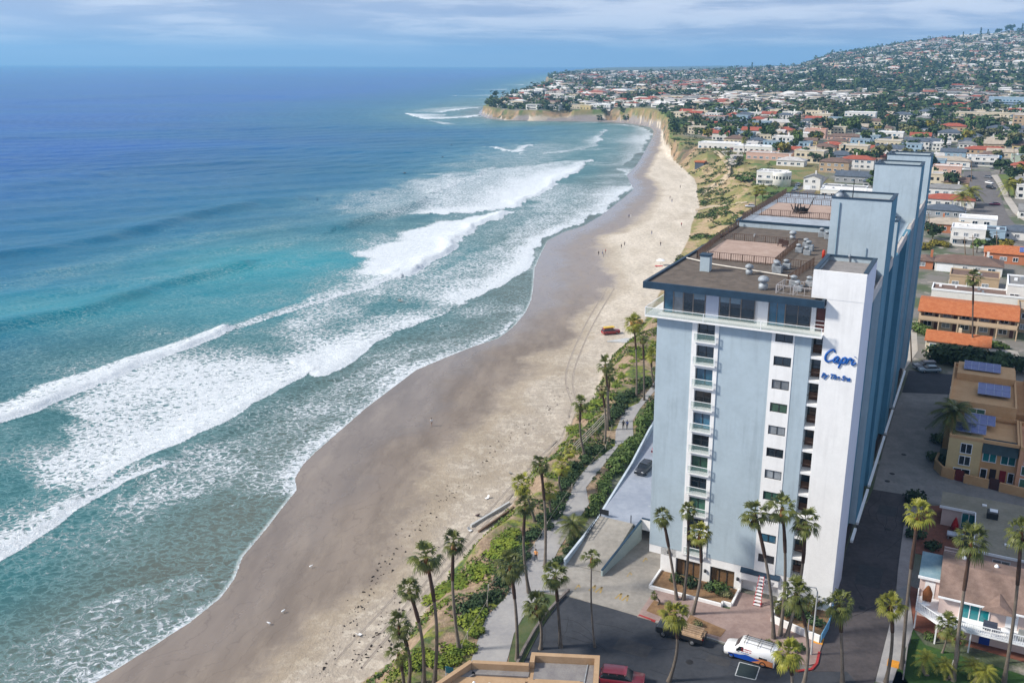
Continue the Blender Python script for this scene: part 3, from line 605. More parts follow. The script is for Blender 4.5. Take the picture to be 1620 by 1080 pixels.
MB().lathe([(0,0),(.2,0),(.22,.9),(.1,1.05),(0,1.1)],(14.9,22.4,38.04),10).build('roof_cylinder', pm('red_enamel',(.45,.04,.02),.5), T)
MB().lathe([(0,0),(.5,.0),(.5,1.0),(.2,1.2),(0,1.25)],(16.6,19.6,45.85),12).build('roof_tank', STEEL, T)
for (u,v) in ((8.2,27.2),(9.0,26.5)):
    m = MB(); m.box(u-.35,u+.35,v-.35,v+.35,38.5,38.6); m.box(u-.35,u+.35,v+.3,v+.38,38.6,39.1)
    for a in (-.3,.3):
        for b_ in (-.3,.3): m.box(u+a-.03,u+a+.03,v+b_-.03,v+b_+.03,38.16,38.5)
    m.build('deck_chair', pm('dark_brown',(.06,.035,.03),.6), T)
# --- balcony niches, windows and recess down the front
ZT0 = [33.95-2.797*k for k in range(11)]
gl = [GLD,GLD,GLB,GLD,GLB,GLD,GLG,GLD,GLG,GLD,GLD]; wl = [GLD,GLD,GLC,GLG,GLC,GLD,GLC,GLG,GLC,GLB,GLD]
m = MB(); m.box(4.34,4.94,-.10,.6,3.3,34.0); m.box(7.05,7.53,-.10,.6,3.3,34.0); zprev = 34.0
for k,zt in enumerate(ZT0):
    zb = zt-2.15; nxt = ZT0[k+1] if k < 10 else 3.3; m.box(4.94,7.05,-.06,.6,nxt,zb)
m.build('balcony_bay', PW, T)
for k,zt in enumerate(ZT0):
    zb = zt-2.15; window(4.95,7.04,zb,zt,.42,gl[k],2,fr=.07)
    m = MB(); m.box(4.6,7.35,-.46,-.1,zb-.22,zb-.08); o = m.build('balcony_slab', PW, T)
    r_ = MB().box(4.66,7.29,-.44,-.41,zb-.05,zb+.88).build('balcony_glass_rail', RAILGL, T); m = MB(); m.box(4.64,7.31,-.46,-.39,zb+.88,zb+.93); m.box(4.64,4.70,-.46,-.40,zb-.08,zb+.88); m.box(7.25,7.31,-.46,-.40,zb-.08,zb+.88); m.build('rail_cap', PAINTW, r_)
m = MB(); m.box(13.55,13.95,-.05,.6,3.5,34.0); m.box(15.9,16.1,-.05,.6,3.5,34.0)
for k,zt in enumerate(ZT0):
    zb = zt-1.12; nxt = ZT0[k+1] if k < 10 else 3.5; m.box(13.95,15.9,-.05,.6,nxt,zb)
m.build('window_bay', PW, T)
for k,zt in enumerate(ZT0): window(13.96,15.89,zt-1.12,zt,.12,wl[k],2,fr=.07)
for k,zt in enumerate(ZT0): MB().box(17.9,19.1,.06,1.9,zt-2.6,zt-2.3).build('recess_slab', PW, T)
for k,zt in enumerate(ZT0):
    b_ = MB().box(17.92,19.08,1.5,1.54,zt-2.28,zt-1.35).build('recess_blind', WOODB, T)
    MB().box(17.92,19.08,1.6,1.64,zt-2.28,zt+.18).build('recess_glass', GLD, T)
    MB().box(17.92,19.08,.30,.34,zt-1.42,zt-1.36).build('recess_rail', BROWNRAIL, T)
# --- street level
for a,b,z1 in ((3.6,6.9,2.4),(8.1,11.2,2.3)):
    window(a,b,.0,z1,.55,pm('amber_glass',(.16,.095,.05),.25,.3,.8,spec=.6),3,fr=.09)
MB().box(12.1,16.6,1.2,1.25,0,2.0).build('entrance_glass', glass('entry_glass',(.010,.018,.035)), T)
m = MB(); m.box(12.1,16.6,.3,.95,2.0,2.6); m.box(12.05,16.65,-.2,.3,2.0,2.9); m.build('entrance_fascia', PW, T)
m = MB()
for k in range(5): m.box(12.1+k*1.1,12.18+k*1.1,1.1,1.2,0,2.0)
m.build('entrance_door_frames', BRONZE, T)
MB().add([(11.95,-.3,2.95),(16.75,-.3,2.95),(16.75,-.3,3.1),(11.95,-.3,3.1),(11.95,.04,3.55),(16.75,.04,3.55),(11.95,.04,2.95),(16.75,.04,2.95)],[(0,1,2,3),(3,2,5,4),(0,3,4,6),(1,7,5,2),(0,6,7,1)]).build('awning', NAVY, T)
MB().box(17.95,19.05,1.0,1.04,0,2.2).build('side_door_glass', GLD, T)
for u in (2.6,7.5,11.65,11.66+6.2): MB().lathe([(0,0),(.16,0),(.16,.35),(0,.35)],(u,-.1,1.6 if u>3 else 3.0),8).build('wall_lamp', BRONZE, T)
def text(name, body, size, mat, parent, loc, rot=(math.pi/2,0,0), shear=0.0, off=0.0, ext=.03, sx_=1.0):
    cu = bpy.data.curves.new(name,'FONT'); cu.body = body; cu.size = size; cu.extrude = ext; cu.shear = shear; cu.offset = off
    ob = bpy.data.objects.new(name, cu); COL.objects.link(ob); bpy.context.view_layer.update()
    me = bpy.data.meshes.new_from_object(ob); bpy.data.objects.remove(ob); me.materials.clear(); me.materials.append(mat)
    o = link_mesh(name, me, parent, loc); o.rotation_euler = rot; o.scale = (sx_,1,1); return o
BLUEL = pm('blue_lettering',(.008,.085,.33),.45,.1,2)
text('house_number','4767',.62,pm('grey_numerals',(.22,.23,.26),.5),T,(14.9,-.22,2.12),off=.008)
text('lettering','By The Sea',.74,BLUEL,T,(19.25,-.02,29.45),shear=.3,off=.026,ext=.04,sx_=.93)
def catmull(P, n=8):
    P = [Vector((*p,0)) for p in P]; P = [P[0]]+P+[P[-1]]; out = []
    for i in range(1,len(P)-2):
        for k in range(n):
            t_ = k/n; a,b,c,d = P[i-1:i+3]
            out.append(.5*((2*b)+(c-a)*t_+(2*a-5*b+4*c-d)*t_*t_+(3*b-a-3*c+d)*t_**3))
    out.append(P[-2]); return out
# brush script strokes, (x,z) in letter heights
STR = [[(1.22,1.25),(1.12,1.48),(.85,1.5),(.5,1.2),(.3,.75),(.35,.3),(.62,.08),(.95,.2),(1.25,.42)],
 [(1.78,.72),(1.6,.8),(1.38,.62),(1.3,.3),(1.42,.12),(1.62,.28),(1.8,.7),(1.74,.32),(1.85,.12),(2.05,.3),(2.25,.72)],
 [(2.25,.76),(2.12,.1),(1.98,-.5)],[(2.2,.5),(2.4,.78),(2.62,.7),(2.62,.35),(2.42,.14),(2.24,.22),(2.6,.2),(2.86,.45)],
 [(2.84,.76),(2.86,.42),(2.76,.1)],[(2.84,.4),(3.0,.74),(3.2,.72),(3.22,.5)],[(3.46,.76),(3.36,.3),(3.46,.12),(3.66,.24),(3.8,.4)],[(3.54,1.02),(3.55,1.06)]]
m = MB()
for s_ in STR:
    P = catmull(s_); pts = [(19.2+p.x*.93+p.y*.12, .0, 31.25+p.y*.98) for p in P]; n_ = len(pts)
    rad = [(.078+.048*math.sin(math.pi*min(1,i/(n_-1))))*(1.1 if n_>20 else 1) for i in range(n_)]
    m.tube(pts, rad, 8)
m.build('script_lettering', BLUEL, T)
# ================================================================== streets, paths and paving
def sheet(name, pts, z, mat, px=True, zpx=0.0, kind='structure'):
    P = [at(x,y,zpx) for x,y in pts] if px else [loc2w(u,v) for u,v in pts]
    o = MB().prism(P, z-.35, z).build(name, mat); return tag(o, kind=kind)
ASPH = pm('asphalt',(.028,.032,.040),.9,.25,.3,bump=.3,bscale=6,col2=(.050,.054,.064)); ASPHB = pm('worn_asphalt',(.042,.038,.041),.9,.25,.25,bump=.3,bscale=6,col2=(.082,.072,.074))
CONC = pm('concrete',(.17,.165,.16),.9,.2,.35,bump=.2,bscale=5,col2=(.27,.26,.245)); CONCP = pm('path_concrete',(.25,.245,.25),.9,.1,.3,bump=.2,bscale=5,col2=(.34,.33,.32))
PINK = pm('pink_paving',(.22,.155,.14),.9,.15,.4,bump=.3,col2=(.32,.24,.215)); BRICK = pm('red_brick_paving',(.19,.075,.05),.9,.25,1.2,bump=.3); SOIL = pm('planting_soil',(.15,.085,.045),.95,.3,1.5,bump=.5,col2=(.27,.17,.09))
LAWN = pm('lawn',(.022,.055,.014),.95,.25,.6,bump=.5,col2=(.045,.10,.02)); REDK = pm('red_kerb_paint',(.30,.03,.03),.7,.25,2); KERB = pm('kerb_concrete',(.30,.29,.28),.9,.15,1)
DRV = pm('driveway_concrete',(.20,.185,.165),.9,.2,.25,bump=.2,bscale=5,col2=(.32,.30,.27)); RAMPC = pm('ramp_concrete',(.22,.25,.31),.9,.1,.2,col2=(.32,.35,.41))
sheet('road', [(893,942),(1012,974.5),(1040,986),(1150,1021),(1240,1047),(1262,1058),(1284,1062),(1340,1062),(1372,1100),(1330,1260),(700,1260),(760,1110),(820,1062),(850,1000)], .03, ASPH)
sheet('alley', [(1312,978),(1340,865),(1382,772),(1436,781),(1427,850),(1421,905),(1408,985),(1385,1075),(1372,1100),(1340,1062),(1284,1061.5),(1297,1030)], .034, ASPHB)
sheet('alley', [(1381,774),(1395,720),(1418,640),(1429,616),(1500,620),(1494,680),(1480,742),(1470,797),(1437,783)], .038, CONC)
sheet('alley', [(1480,742),(1520,757),(1640,768),(1640,800),(1470,797.5)], .041, CONC)
sheet('road', [(1427,621),(1438,586),(1520,594),(1680,610),(1680,640),(1500,624)], .042, ASPH)
sheet('sidewalk', [(2.4,-10.35),(2.4,-4.3),(11.9,-4.3),(11.9,-.2),(17,-.2),(17,-4.6),(23.1,-6.3),(23.1,-9.9),(22.4,-10.5),(20,-10.75),(4.9,-10.35)], .13, PINK, px=False)
sheet('driveway', [(-10.2,-9.9),(2.38,-10.2),(2.38,.9),(1.5,.95),(1.5,45),(-5.0,45),(-5.0,-3.5),(-10.2,-3.6)], .05, DRV, px=False)
PATHL = [(730,1085),(745,1046),(757,1010),(770,975),(800,945),(826,900),(844,862),(858,838),(878,814),(895,797),(911,762),(930,737),(955,719),(973,705),(974,682),(987,648),(1009,638),(1028,615),(1060,560)]
PATHR = [(790,1085),(805,1035),(813,1002),(826,978),(840,962),(858,935),(893,942),(905,905),(893,893),(872,893),(884,868),(905,835),(932,797),(927,771),(949,743),(968,718),(980,703),(1002,692),(1001,666),(1012,647),(1031,624),(1070,575)]
def ribbon(name, A_, B_, z, mat):
    PA = [at(x,y) for x,y in A_]; PB_ = [at(x,y) for x,y in B_]; me = MB()
    poly = PA+PB_[::-1]; me.prism(poly, z-.3, z); return tag(me.build(name, mat), kind='structure')
ribbon('path', PATHL, PATHR, .045, CONCP)
for k in range(3):
    sheet('garden_lawn', [[(838,962),(853,938),(888,944),(852,1001),(822,1060),(800,1085),(806,1035),(814,1003),(827,979)],[(1437,985),(1462,1020),(1640,1075),(1640,1130),(1400,1085),(1412,1062)],[(1408,1060),(1425,1063),(1450,1100),(1400,1100)]][k], .10, pm('rough_grass',(.05,.085,.03),.95,.3,.6,bump=.5,col2=(.10,.11,.05)) if k==0 else LAWN)
sheet('brick_terrace', [(1437,925),(1445,995),(1470,1005),(1640,1052),(1640,990),(1470,940)], .06, BRICK)
sheet('brick_terrace', [(1438,800),(1440,862),(1448,875),(1520,890),(1530,830),(1490,800)], .06, BRICK)
sheet('sidewalk', [(1385,1078),(1408,986),(1418,935),(1437,925),(1445,995),(1418,1062),(1410,1085)], .13, CONCP)
sheet('sidewalk', [(1420,905),(1427,850),(1437,790),(1462,795),(1447,860),(1437,925),(1418,935)], .12, pm('pale_concrete',(.30,.27,.26),.9,.15,.5))
sheet('planting_bed', [(1.9,-4.1),(11.8,-3.3),(11.8,.0),(1.6,.0)], .22, SOIL, px=False)
sheet('planting_bed', [(17.2,-4.3),(23,-6),(23,.9),(17.2,.9)], .30, SOIL, px=False)
sheet('planting_bed', [(3.0,-8.9),(6.0,-9.4),(6.4,-7.4),(3.1,-6.4)], .16, SOIL, px=False); sheet('planting_bed', [(8.0,-9.9),(12.4,-9.9),(12.6,-8.4),(8.0,-7.4)], .16, SOIL, px=False)
def wall(name, pts, wd, h, mat, label, cat, z=0.0, group=None, cap=None, px=False, z2=None):
    P = [at(x,y,z) for x,y in pts] if px else [loc2w(u,v) for u,v in pts]
    m = MB(); n = len(P)-1
    for i in range(n):
        h1 = z+h if z2 is None else z+h+(z2)*i/n; h2 = z+h if z2 is None else z+h+(z2)*(i+1)/n
        m.obox(P[i],P[i+1],wd,z-.2,h1,0,None,h2)
    o = m.build(name, mat)
    if cap is not None:
        m = MB()
        for i in range(n):
            h1 = z+h if z2 is None else z+h+(z2)*i/n; h2 = z+h if z2 is None else z+h+(z2)*(i+1)/n
            m.obox(P[i],P[i+1],wd+.06,h1,h1+.06,0,h2,h2+.06)
        m.build('wall_cap', cap, o)
    return tag(o, label, cat, group)
wall('planter_wall', [(1.7,-.1),(1.7,-4.2),(10.85,-4.15),(10.85,-3.55),(11.95,-3.55),(11.95,-.1)], .25, .5, PW, 'low white planter wall left of the tower entrance with a jog at its corner', 'planter wall')
wall('planter_wall', [(17.0,-.1),(17.0,-4.5),(18.2,-4.9),(22.75,-6.05)], .25, 1.0, PW, 'taller white planter wall at the right of the tower entrance', 'planter wall')
fb = wall('garden_fence', [(22.9,-6.1),(23.25,-3.0),(23.1,.8)], .06, 1.3, pm('sky_blue_paint',(.16,.40,.62),.6), 'sky blue slat fence at the tower corner by the alley', 'fence')
wall('kerb', [(2.5,-10.05),(4.7,-10.3)], .22, .17, REDK, 'short red painted kerb beside the driveway mouth', 'kerb')
wall('kerb', [(4.7,-10.3),(9,-10.5),(14,-10.75),(19.9,-10.82)], .2, .15, KERB, 'pale grey kerb along the street in front of the tower', 'kerb')
cur = [at(1240,1053),at(1262,1062),at(1284,1059),at(1292,1050),at(1296,1032)]
m = MB()
for a,b in zip(cur[:-1],cur[1:]): m.obox(a,b,.26,-.1,.18)
tag(m.build('kerb', REDK), 'curved red painted kerb at the corner of the alley', 'kerb')
# parking deck and ramps at the tower's sea side
def dk(u,v): return loc2w(u,v)
DZ = 2.2
m = MB(); P = [dk(-10.0,-3.6),dk(-4.9,-3.4),dk(-4.6,6.3),dk(-9.6,6.3)]
m.add([(P[0][0],P[0][1],.07),(P[1][0],P[1][1],.07),(P[2][0],P[2][1],DZ),(P[3][0],P[3][1],DZ),(P[0][0],P[0][1],-.3),(P[1][0],P[1][1],-.3),(P[2][0],P[2][1],-.3),(P[3][0],P[3][1],-.3)],[(0,1,2,3),(1,5,6,2),(0,3,7,4)])
m.build('x', DRV).name = 'ramp'; tag(bpy.data.objects['ramp'], kind='structure')
pd = MB().prism([dk(-9.6,6.3),dk(-.1,6.3),dk(-.1,60),dk(-15.5,60),dk(-13.0,35.5)], DZ-.35, DZ, 0).build('parking_deck', RAMPC); tag(pd, 'blue grey concrete parking deck raised along the tower side facing the sea', 'parking deck')
m = MB(); m.prism([dk(-9.3,9),dk(-4.7,9),dk(-4.7,59),dk(-14,59)], -.2, DZ-.36); m.build('deck_base', pm('opening_shade',(.035,.025,.025),.9), pd)  # space under the deck filled solid, its shade painted near black
wall('ramp_wall', [(-10.1,-4.1),(-9.9,1),(-9.8,6.3),(-11.4,22.8),(-13.1,35.4),(-15.6,60)], .25, .9, pm('pale_blue_concrete',(.36,.43,.50),.85,.1,.5), 'long pale blue parapet wall on the sea side of the parking ramp', 'wall', cap=pm('pale_blue_cap',(.44,.50,.56),.8), z2=2.9)
m = MB(); q0, q1 = dk(-4.75,-4.3), dk(-3.4,6.2); m.obox(q0,q1,.22,-.1,.85,0,-.1,3.05); iw = m.build('ramp_wall', pm('sage_wall',(.30,.36,.36),.85,.1,.5))
tag(iw, 'sloping wall with a dark cap between the two garage ramps', 'wall'); m = MB(); m.obox(q0,q1,.28,.85,.95,0,3.05,3.15); m.build('wall_cap', NAVY, iw)
m = MB(); a = dk(-3.4,6.3); b = dk(-.1,6.25); m.obox(a,b,.3,DZ-.5,3.3); ww = m.build('garage_lintel', PW); tag(ww, 'white wall over the garage entrance beside the tower', 'wall'); m = MB(); m.obox(a,b,.34,3.3,3.38); m.build('wall_cap', NAVY, ww)
gt = MB(); p,q = dk(-9.6,6.35), dk(-5.0,6.35)
for k in range(2): 
    r0 = p if k==0 else q; gt.box(r0[0]-.06,r0[0]+.06,r0[1]-.06,r0[1]+.06,DZ,DZ+1.15)
gt.obox(p,(p[0]+(q[0]-p[0])*.28,p[1]+(q[1]-p[1])*.28),.05,DZ+.3,DZ+1.1)
tag(gt.build('ramp_gate', pm('black_metal',(.02,.022,.025),.5)), 'open black swing gate at the top of the parking ramp', 'gate')
m = MB(); p,q = dk(-9.35,6.0), dk(-9.5,1.0)
for k in range(9):
    x,y = p[0]+(q[0]-p[0])*k/8, p[1]+(q[1]-p[1])*k/8; zz = DZ-(k/8)*1.15; m.box(x-.03,x+.03,y-.03,y+.03,zz-.1,zz+.95)
m.obox(p,q,.06,DZ+.9,DZ+.98,0,DZ-1.15+.9,DZ-1.15+.98); m.obox(p,q,.05,DZ+.4,DZ+.46,0,DZ-1.15+.4,DZ-1.15+.46)
tag(m.build('hand_rail', pm('black_metal',(.02,.022,.025),.5)), 'black hand rail along the inside of the upper ramp', 'railing')
YEL = pm('worn_yellow_marking',(.42,.27,.05),.8,.5,3,col2=(.22,.20,.15))
def mark(name, pts, w_, z, mat=YEL, closed=False):
    m = MB(); pts = list(pts)+([pts[0]] if closed else [])
    for a,b in zip(pts[:-1],pts[1:]):
        P,Q = loc2w(*a), loc2w(*b); m.obox(P,Q,w_,z-.004,z)
    return tag(m.build(name, mat), kind='structure')
for (u,v) in ((-4.2,-7.4),(-.6,-7.6)):
    for s_ in (-.45,.45):
        mark('driveway_marking', [(u+s_-.3,v-.5),(u+s_,v+.9),(u+s_+.3,v-.4)], .22, .062)
for (u,v) in ((-1.8,-2.5),(-1.2,1.6),(-6.6,-7.9)): mark('driveway_marking', [(u,v-.5),(u,v+.6),(u+.4,v+.1)], .16, .062)
WL = pm('white_line',(.42,.45,.46),.8,.3,2)
mark('road_marking', [(15.46,-13.16),(17.66,-13.04),(17.73,-15.27),(15.6,-15.5)], .10, .045, WL, True)
sheet('road_patch', [(15.55,-13.25),(17.6,-13.12),(17.66,-15.2),(15.68,-15.42)], .038, pm('dark_patch',(.022,.034,.036),.8,.2,1), px=False)
ORG = pm('tactile_orange',(.60,.26,.03),.8,.15,4,bump=.6)
for (x,y) in ((1293,1013),(1412,1050)):
    u,v = w2loc(*at(x,y)); sheet('tactile_paving', [(u-.55,v-.7),(u+.65,v-.7),(u+.65,v+.6),(u-.55,v+.6)], .145, ORG, px=False)
# paving joints as fine dark lines
JT = pm('paving_joint',(.10,.095,.09),.9,.2,2)
for k in range(22):
    a = k/22; i = a*(len(PATHL)-2); j = a*(len(PATHR)-2)
    f = lambda L_,s_: tuple(np.array(at(*L_[int(s_)]))*(1-(s_-int(s_)))+np.array(at(*L_[int(s_)+1]))*(s_-int(s_)))
# retaining walls on the beach, stairs rails
bw = MB(); a,b = W(745,834), W(806,797); bw.obox(a[:2],b[:2],.35,a[2]-.8,a[2]+.45,0,b[2]-.8,b[2]+.45); tag(bw.build('beach_wall', pm('bleached_concrete',(.42,.43,.43),.85,.15,1)), 'long pale concrete strip wall on the sand at the foot of the bluff', 'wall')
bw = MB(); a,b = W(757,842), W(813,803); bw.obox(a[:2],b[:2],.25,a[2]-.8,a[2]+.3,0,b[2]-.8,b[2]+.3); tag(bw.build('beach_wall', pm('brown_concrete',(.16,.11,.08),.9,.2,1)), 'low brown kerb wall between the sand and the bare bluff', 'wall')
m = MB(); pts = [W(x,y) for x,y in ((904,715),(920,699),(938,681),(956,662))]
for off in (0,.9):
    for a,b in zip(pts[:-1],pts[1:]): m.tube([(a[0]+off,a[1],a[2]+.95),(b[0]+off,b[1],b[2]+.95)],.06,5); m.tube([(a[0]+off,a[1],a[2]+.5),(b[0]+off,b[1],b[2]+.5)],.05,5)
    for a in pts: m.tube([(a[0]+off,a[1],a[2]-.1),(a[0]+off,a[1],a[2]+1)],.06,5)
tag(m.build('stair_rail', pm('bleached_wood',(.42,.38,.33),.8)), 'bleached timber rails of the steps down to the beach between palms', 'railing')
m = MB(); pts = [at(x,y) for x,y in ((900,935),(880,955),(862,975),(846,998),(828,1030),(818,1052))]
for a,b in zip(pts[:-1],pts[1:]): m.obox(a,b,.28,-.1,.42)
tag(m.build('garden_wall', pm('grey_brown_block',(.16,.14,.13),.9,.2,2,bump=.4)), 'low block wall between the grass verge and the end of the street', 'wall')
# post and cable fence on the bluff side of the path
fpts = [W(x,y) for x,y in ((731,1030),(740,1010),(771,960),(773,935),(846,870),(866,835),(905,775),(958,712),(968,680))]
m = MB()
for a in fpts: m.tube([(a[0],a[1],a[2]-.2),(a[0],a[1],a[2]+1.0)],.07,6)
for a,b in zip(fpts[:-1],fpts[1:]): m.tube([(a[0],a[1],a[2]+.9),(b[0],b[1],b[2]+.9)],.018,4)
tag(m.build('cable_fence', pm('bleached_wood',(.42,.38,.33),.8)), 'thin post and cable fence along the bluff edge of the promenade', 'fence')

for L_,w_ in (([(880,700),(835,745),(790,792),(735,855),(672,925),(610,995),(560,1050)],.30),([(888,706),(845,750),(800,795),(746,858),(684,928),(622,1000),(572,1060)],.30),([(905,640),(890,690),(862,730),(820,775),(770,830)],.28),([(914,642),(899,692),(871,733),(829,779),(780,834)],.28),([(960,455),(930,505),(905,560),(895,600),(905,640)],.35),([(972,455),(941,507),(917,561),(906,602),(914,642)],.35),([(720,845),(660,905),(600,970),(530,1045)],.25)):
    P_ = [at(x,y,-4.7) for x,y in L_]; pts = [tuple(p) for p in catmull(P_, 12)]; m = MB(); vs = []
    for i,(x,y,_) in enumerate(pts):
        a,b = pts[max(i-1,0)], pts[min(i+1,len(pts)-1)]; dx,dy = b[0]-a[0],b[1]-a[1]; l_ = math.hypot(dx,dy) or 1; nx,ny = -dy/l_*w_/2, dx/l_*w_/2; z_ = hz(x,y)+.035; vs += [(x+nx,y+ny,z_),(x,y,z_-.03),(x-nx,y-ny,z_)]
    m.add(vs,[(i*3+j,i*3+j+1,i*3+j+4,i*3+j+3) for i in range(len(pts)-1) for j in (0,1)]); tag(m.build('tyre_track',pm('pressed_sand',(.26,.225,.19),.9,.2,1,bump=.5,col2=(.36,.31,.26))),kind='structure')

TAR = pm('crack_seal',(.010,.011,.013),.7,.2,2); rr_ = random.Random(9)
for k in range(14):
    u,v = rr_.uniform(-6,22),rr_.uniform(-22,-12.5); pts = [(u,v)]; a = rr_.choice([0,.1,1.5,-1.4])
    for j in range(6): a += rr_.uniform(-.35,.35); pts.append((pts[-1][0]+math.cos(a)*.9,pts[-1][1]+math.sin(a)*.9))
    mark('road_crack', pts, .05, .034, TAR)
for k in range(7):
    u,v = rr_.uniform(24,28.5),rr_.uniform(-5,30); pts = [(u,v)]; a = 1.57
    for j in range(8): a += rr_.uniform(-.4,.4); pts.append((pts[-1][0]+math.cos(a)*1.1,pts[-1][1]+math.sin(a)*1.1))
    mark('road_crack', pts, .06, .038, TAR)
for (u,v) in ((25.2,39.5),(25.6,42.6),(26.6,51),(27,24),(10.5,-15.5),(26.2,3)):
    x,y = loc2w(u,v); tag(MB().lathe([(0,.06),(.38,.06),(.42,.045)],(x,y,0),16).build('manhole',pm('cast_iron',(.02,.02,.022),.6,.3,4)),kind='structure')
for (x0_,y0_,w_,h_) in ((2,-17,4,2.2),(12,-14.6,2.6,1.3),(24.6,8,3,5),(25,28,2.5,3)):
    sheet('road_patch',[(x0_,y0_),(x0_+w_,y0_),(x0_+w_,y0_+h_),(x0_,y0_+h_)],.0365 if y0_<0 else .0395,pm('patched_asphalt',(.034,.035,.040),.85,.3,1.2,col2=(.055,.055,.058)),px=False)
for k in range(9):
    P,Q = loc2w(-4.6,12+k*2.8), loc2w(-.4,12+k*2.8); tag(MB().obox(P,Q,.1,DZ,DZ+.012).build('bay_line',WL),kind='structure')
# ================================================================== palms, trees, shrubs
PG = pm('palm_green',(.034,.052,.013),.5,.35,.9,col2=(.13,.14,.026),rvar=.22); PGY = pm('palm_yellow_green',(.10,.12,.014),.55,.35,.9,col2=(.24,.23,.03),rvar=.2); PDEAD = pm('dead_frond',(.17,.075,.03),.85,.35,2,rvar=.25)
TRK = pm('palm_trunk',(.13,.105,.085),.95,.25,1.5,bump=.6,col2=(.21,.18,.15),stripe=((.1,.1,9),.35)); TRKD = pm('palm_boot',(.06,.035,.025),.95,.3,3,bump=.8)
def frond_fan(m, o, az, el, pet, ll, nl, mi, droop):
    """one fan frond: stalk then a fan of narrow drooping leaflets"""
    d = Vector((math.cos(az)*math.cos(el), math.sin(az)*math.cos(el), math.sin(el))); side = Vector((-math.sin(az),math.cos(az),0)); upv = side.cross(d)*-1
    if upv.z < 0: upv = -upv
    b = o+d*pet*.55+Vector((0,0,0)); e = o+d*pet-Vector((0,0,.1*pet*(1-el)))
    w0 = .03; m.add([o-side*w0,o+side*w0,b+side*w0,b-side*w0,e+side*w0,e-side*w0],[(0,1,2,3),(3,2,4,5)],mi)
    for k in range(nl):
        a = (k/(nl-1)-.5)*2.3; L = ll*(1-.25*abs(a)/1.15)*random.uniform(.78,1.12)
        dd = (d*math.cos(a)+side*math.sin(a)).normalized(); wd = (side*math.cos(a)-d*math.sin(a))*.066
        p1 = e+dd*L*.5+upv*.05; p2 = e+dd*L*.82-Vector((0,0,droop*L*.22)); p3 = e+dd*L*.95-Vector((0,0,droop*L*.6))
        m.add([e-wd*.3,e+wd*.3,p1+wd,p1-wd,p2+wd*.7,p2-wd*.7,p3],[(0,1,2,3),(3,2,4,5),(5,4,6)],mi)
def fan_crown(seed, n=34, R_=2.0, dead=8, yel=False, mat=None):
    random.seed(seed); m = MB()
    for k in range(n):
        el = R(82-132*((k+.5)/n)**.85+random.uniform(-8,8)); az = k*2.39996+random.uniform(-.45,.45)
        frond_fan(m, Vector((0,0,.05)), az, el, R_*.46*random.uniform(.7,1.25), R_*.58*random.uniform(.85,1.1), 11, 0, .45+.5*(k/n))
    me = m.build('x', [mat or (PGY if yel else PG)]); d = me.data; bpy.data.objects.remove(me)
    m = MB()
    for k in range(dead): frond_fan(m, Vector((0,0,-.15)), k*2.4+random.random(), R(random.uniform(-84,-58)), .7, .65, 7, 0, .4)
    for j in range(9):
        a = j*.7; m.add([(.16*math.cos(a),.16*math.sin(a),0),(.16*math.cos(a+.7),.16*math.sin(a+.7),0),(.30*math.cos(a+.7),.30*math.sin(a+.7),-1.0),(.30*math.cos(a),.30*math.sin(a),-1.0)],[(0,1,2,3)])
    q = m.build('x', PDEAD); e = q.data; bpy.data.objects.remove(q)
    return d, e
def feather_crown(seed, n=30, L=2.6, mat=None):
    random.seed(seed); m = MB()
    for k in range(n):
        el = R(78-105*(k/n)); az = k*2.39996; d = Vector((math.cos(az),math.sin(az),0)); side = Vector((-math.sin(az),math.cos(az),0)); pts = []
        for j in range(9):
            s_ = j/8; pts.append(d*L*s_*math.cos(el*(1-.3*s_))+Vector((0,0,L*(math.sin(el)*s_-.62*s_*s_))))
        for j in range(8):
            a,b = pts[j],pts[j+1]; w0 = .03; m.add([a-side*w0,a+side*w0,b+side*w0,b-side*w0],[(0,1,2,3)])
            for q in range(3):
                c = a.lerp(b,q/3); ln = L*.27*(1-abs(j/8-.45))
                for s_ in (-1,1):
                    tip = c+side*s_*ln+(b-a).normalized()*ln*.45-Vector((0,0,ln*.4)); wv = (b-a).normalized()*.05
                    m.add([c-wv,c+wv,tip],[(0,1,2)])
    q = m.build('x', mat or PG); e = q.data; bpy.data.objects.remove(q); return e
CR = [fan_crown(s, n=n_, R_=r_, dead=dd) for s,n_,dd,r_ in ((1,25,8,1.95),(2,21,14,1.8),(3,28,6,2.0),(4,23,10,1.9),(9,18,12,1.75),(12,26,18,1.85))]; CRY = [fan_crown(5,n=30,R_=2.0,yel=True), fan_crown(6,n=25,R_=1.85,dead=20,yel=True)]
FE = [feather_crown(7), feather_crown(8,26,3.4,PGY)]
PALMN = [0]
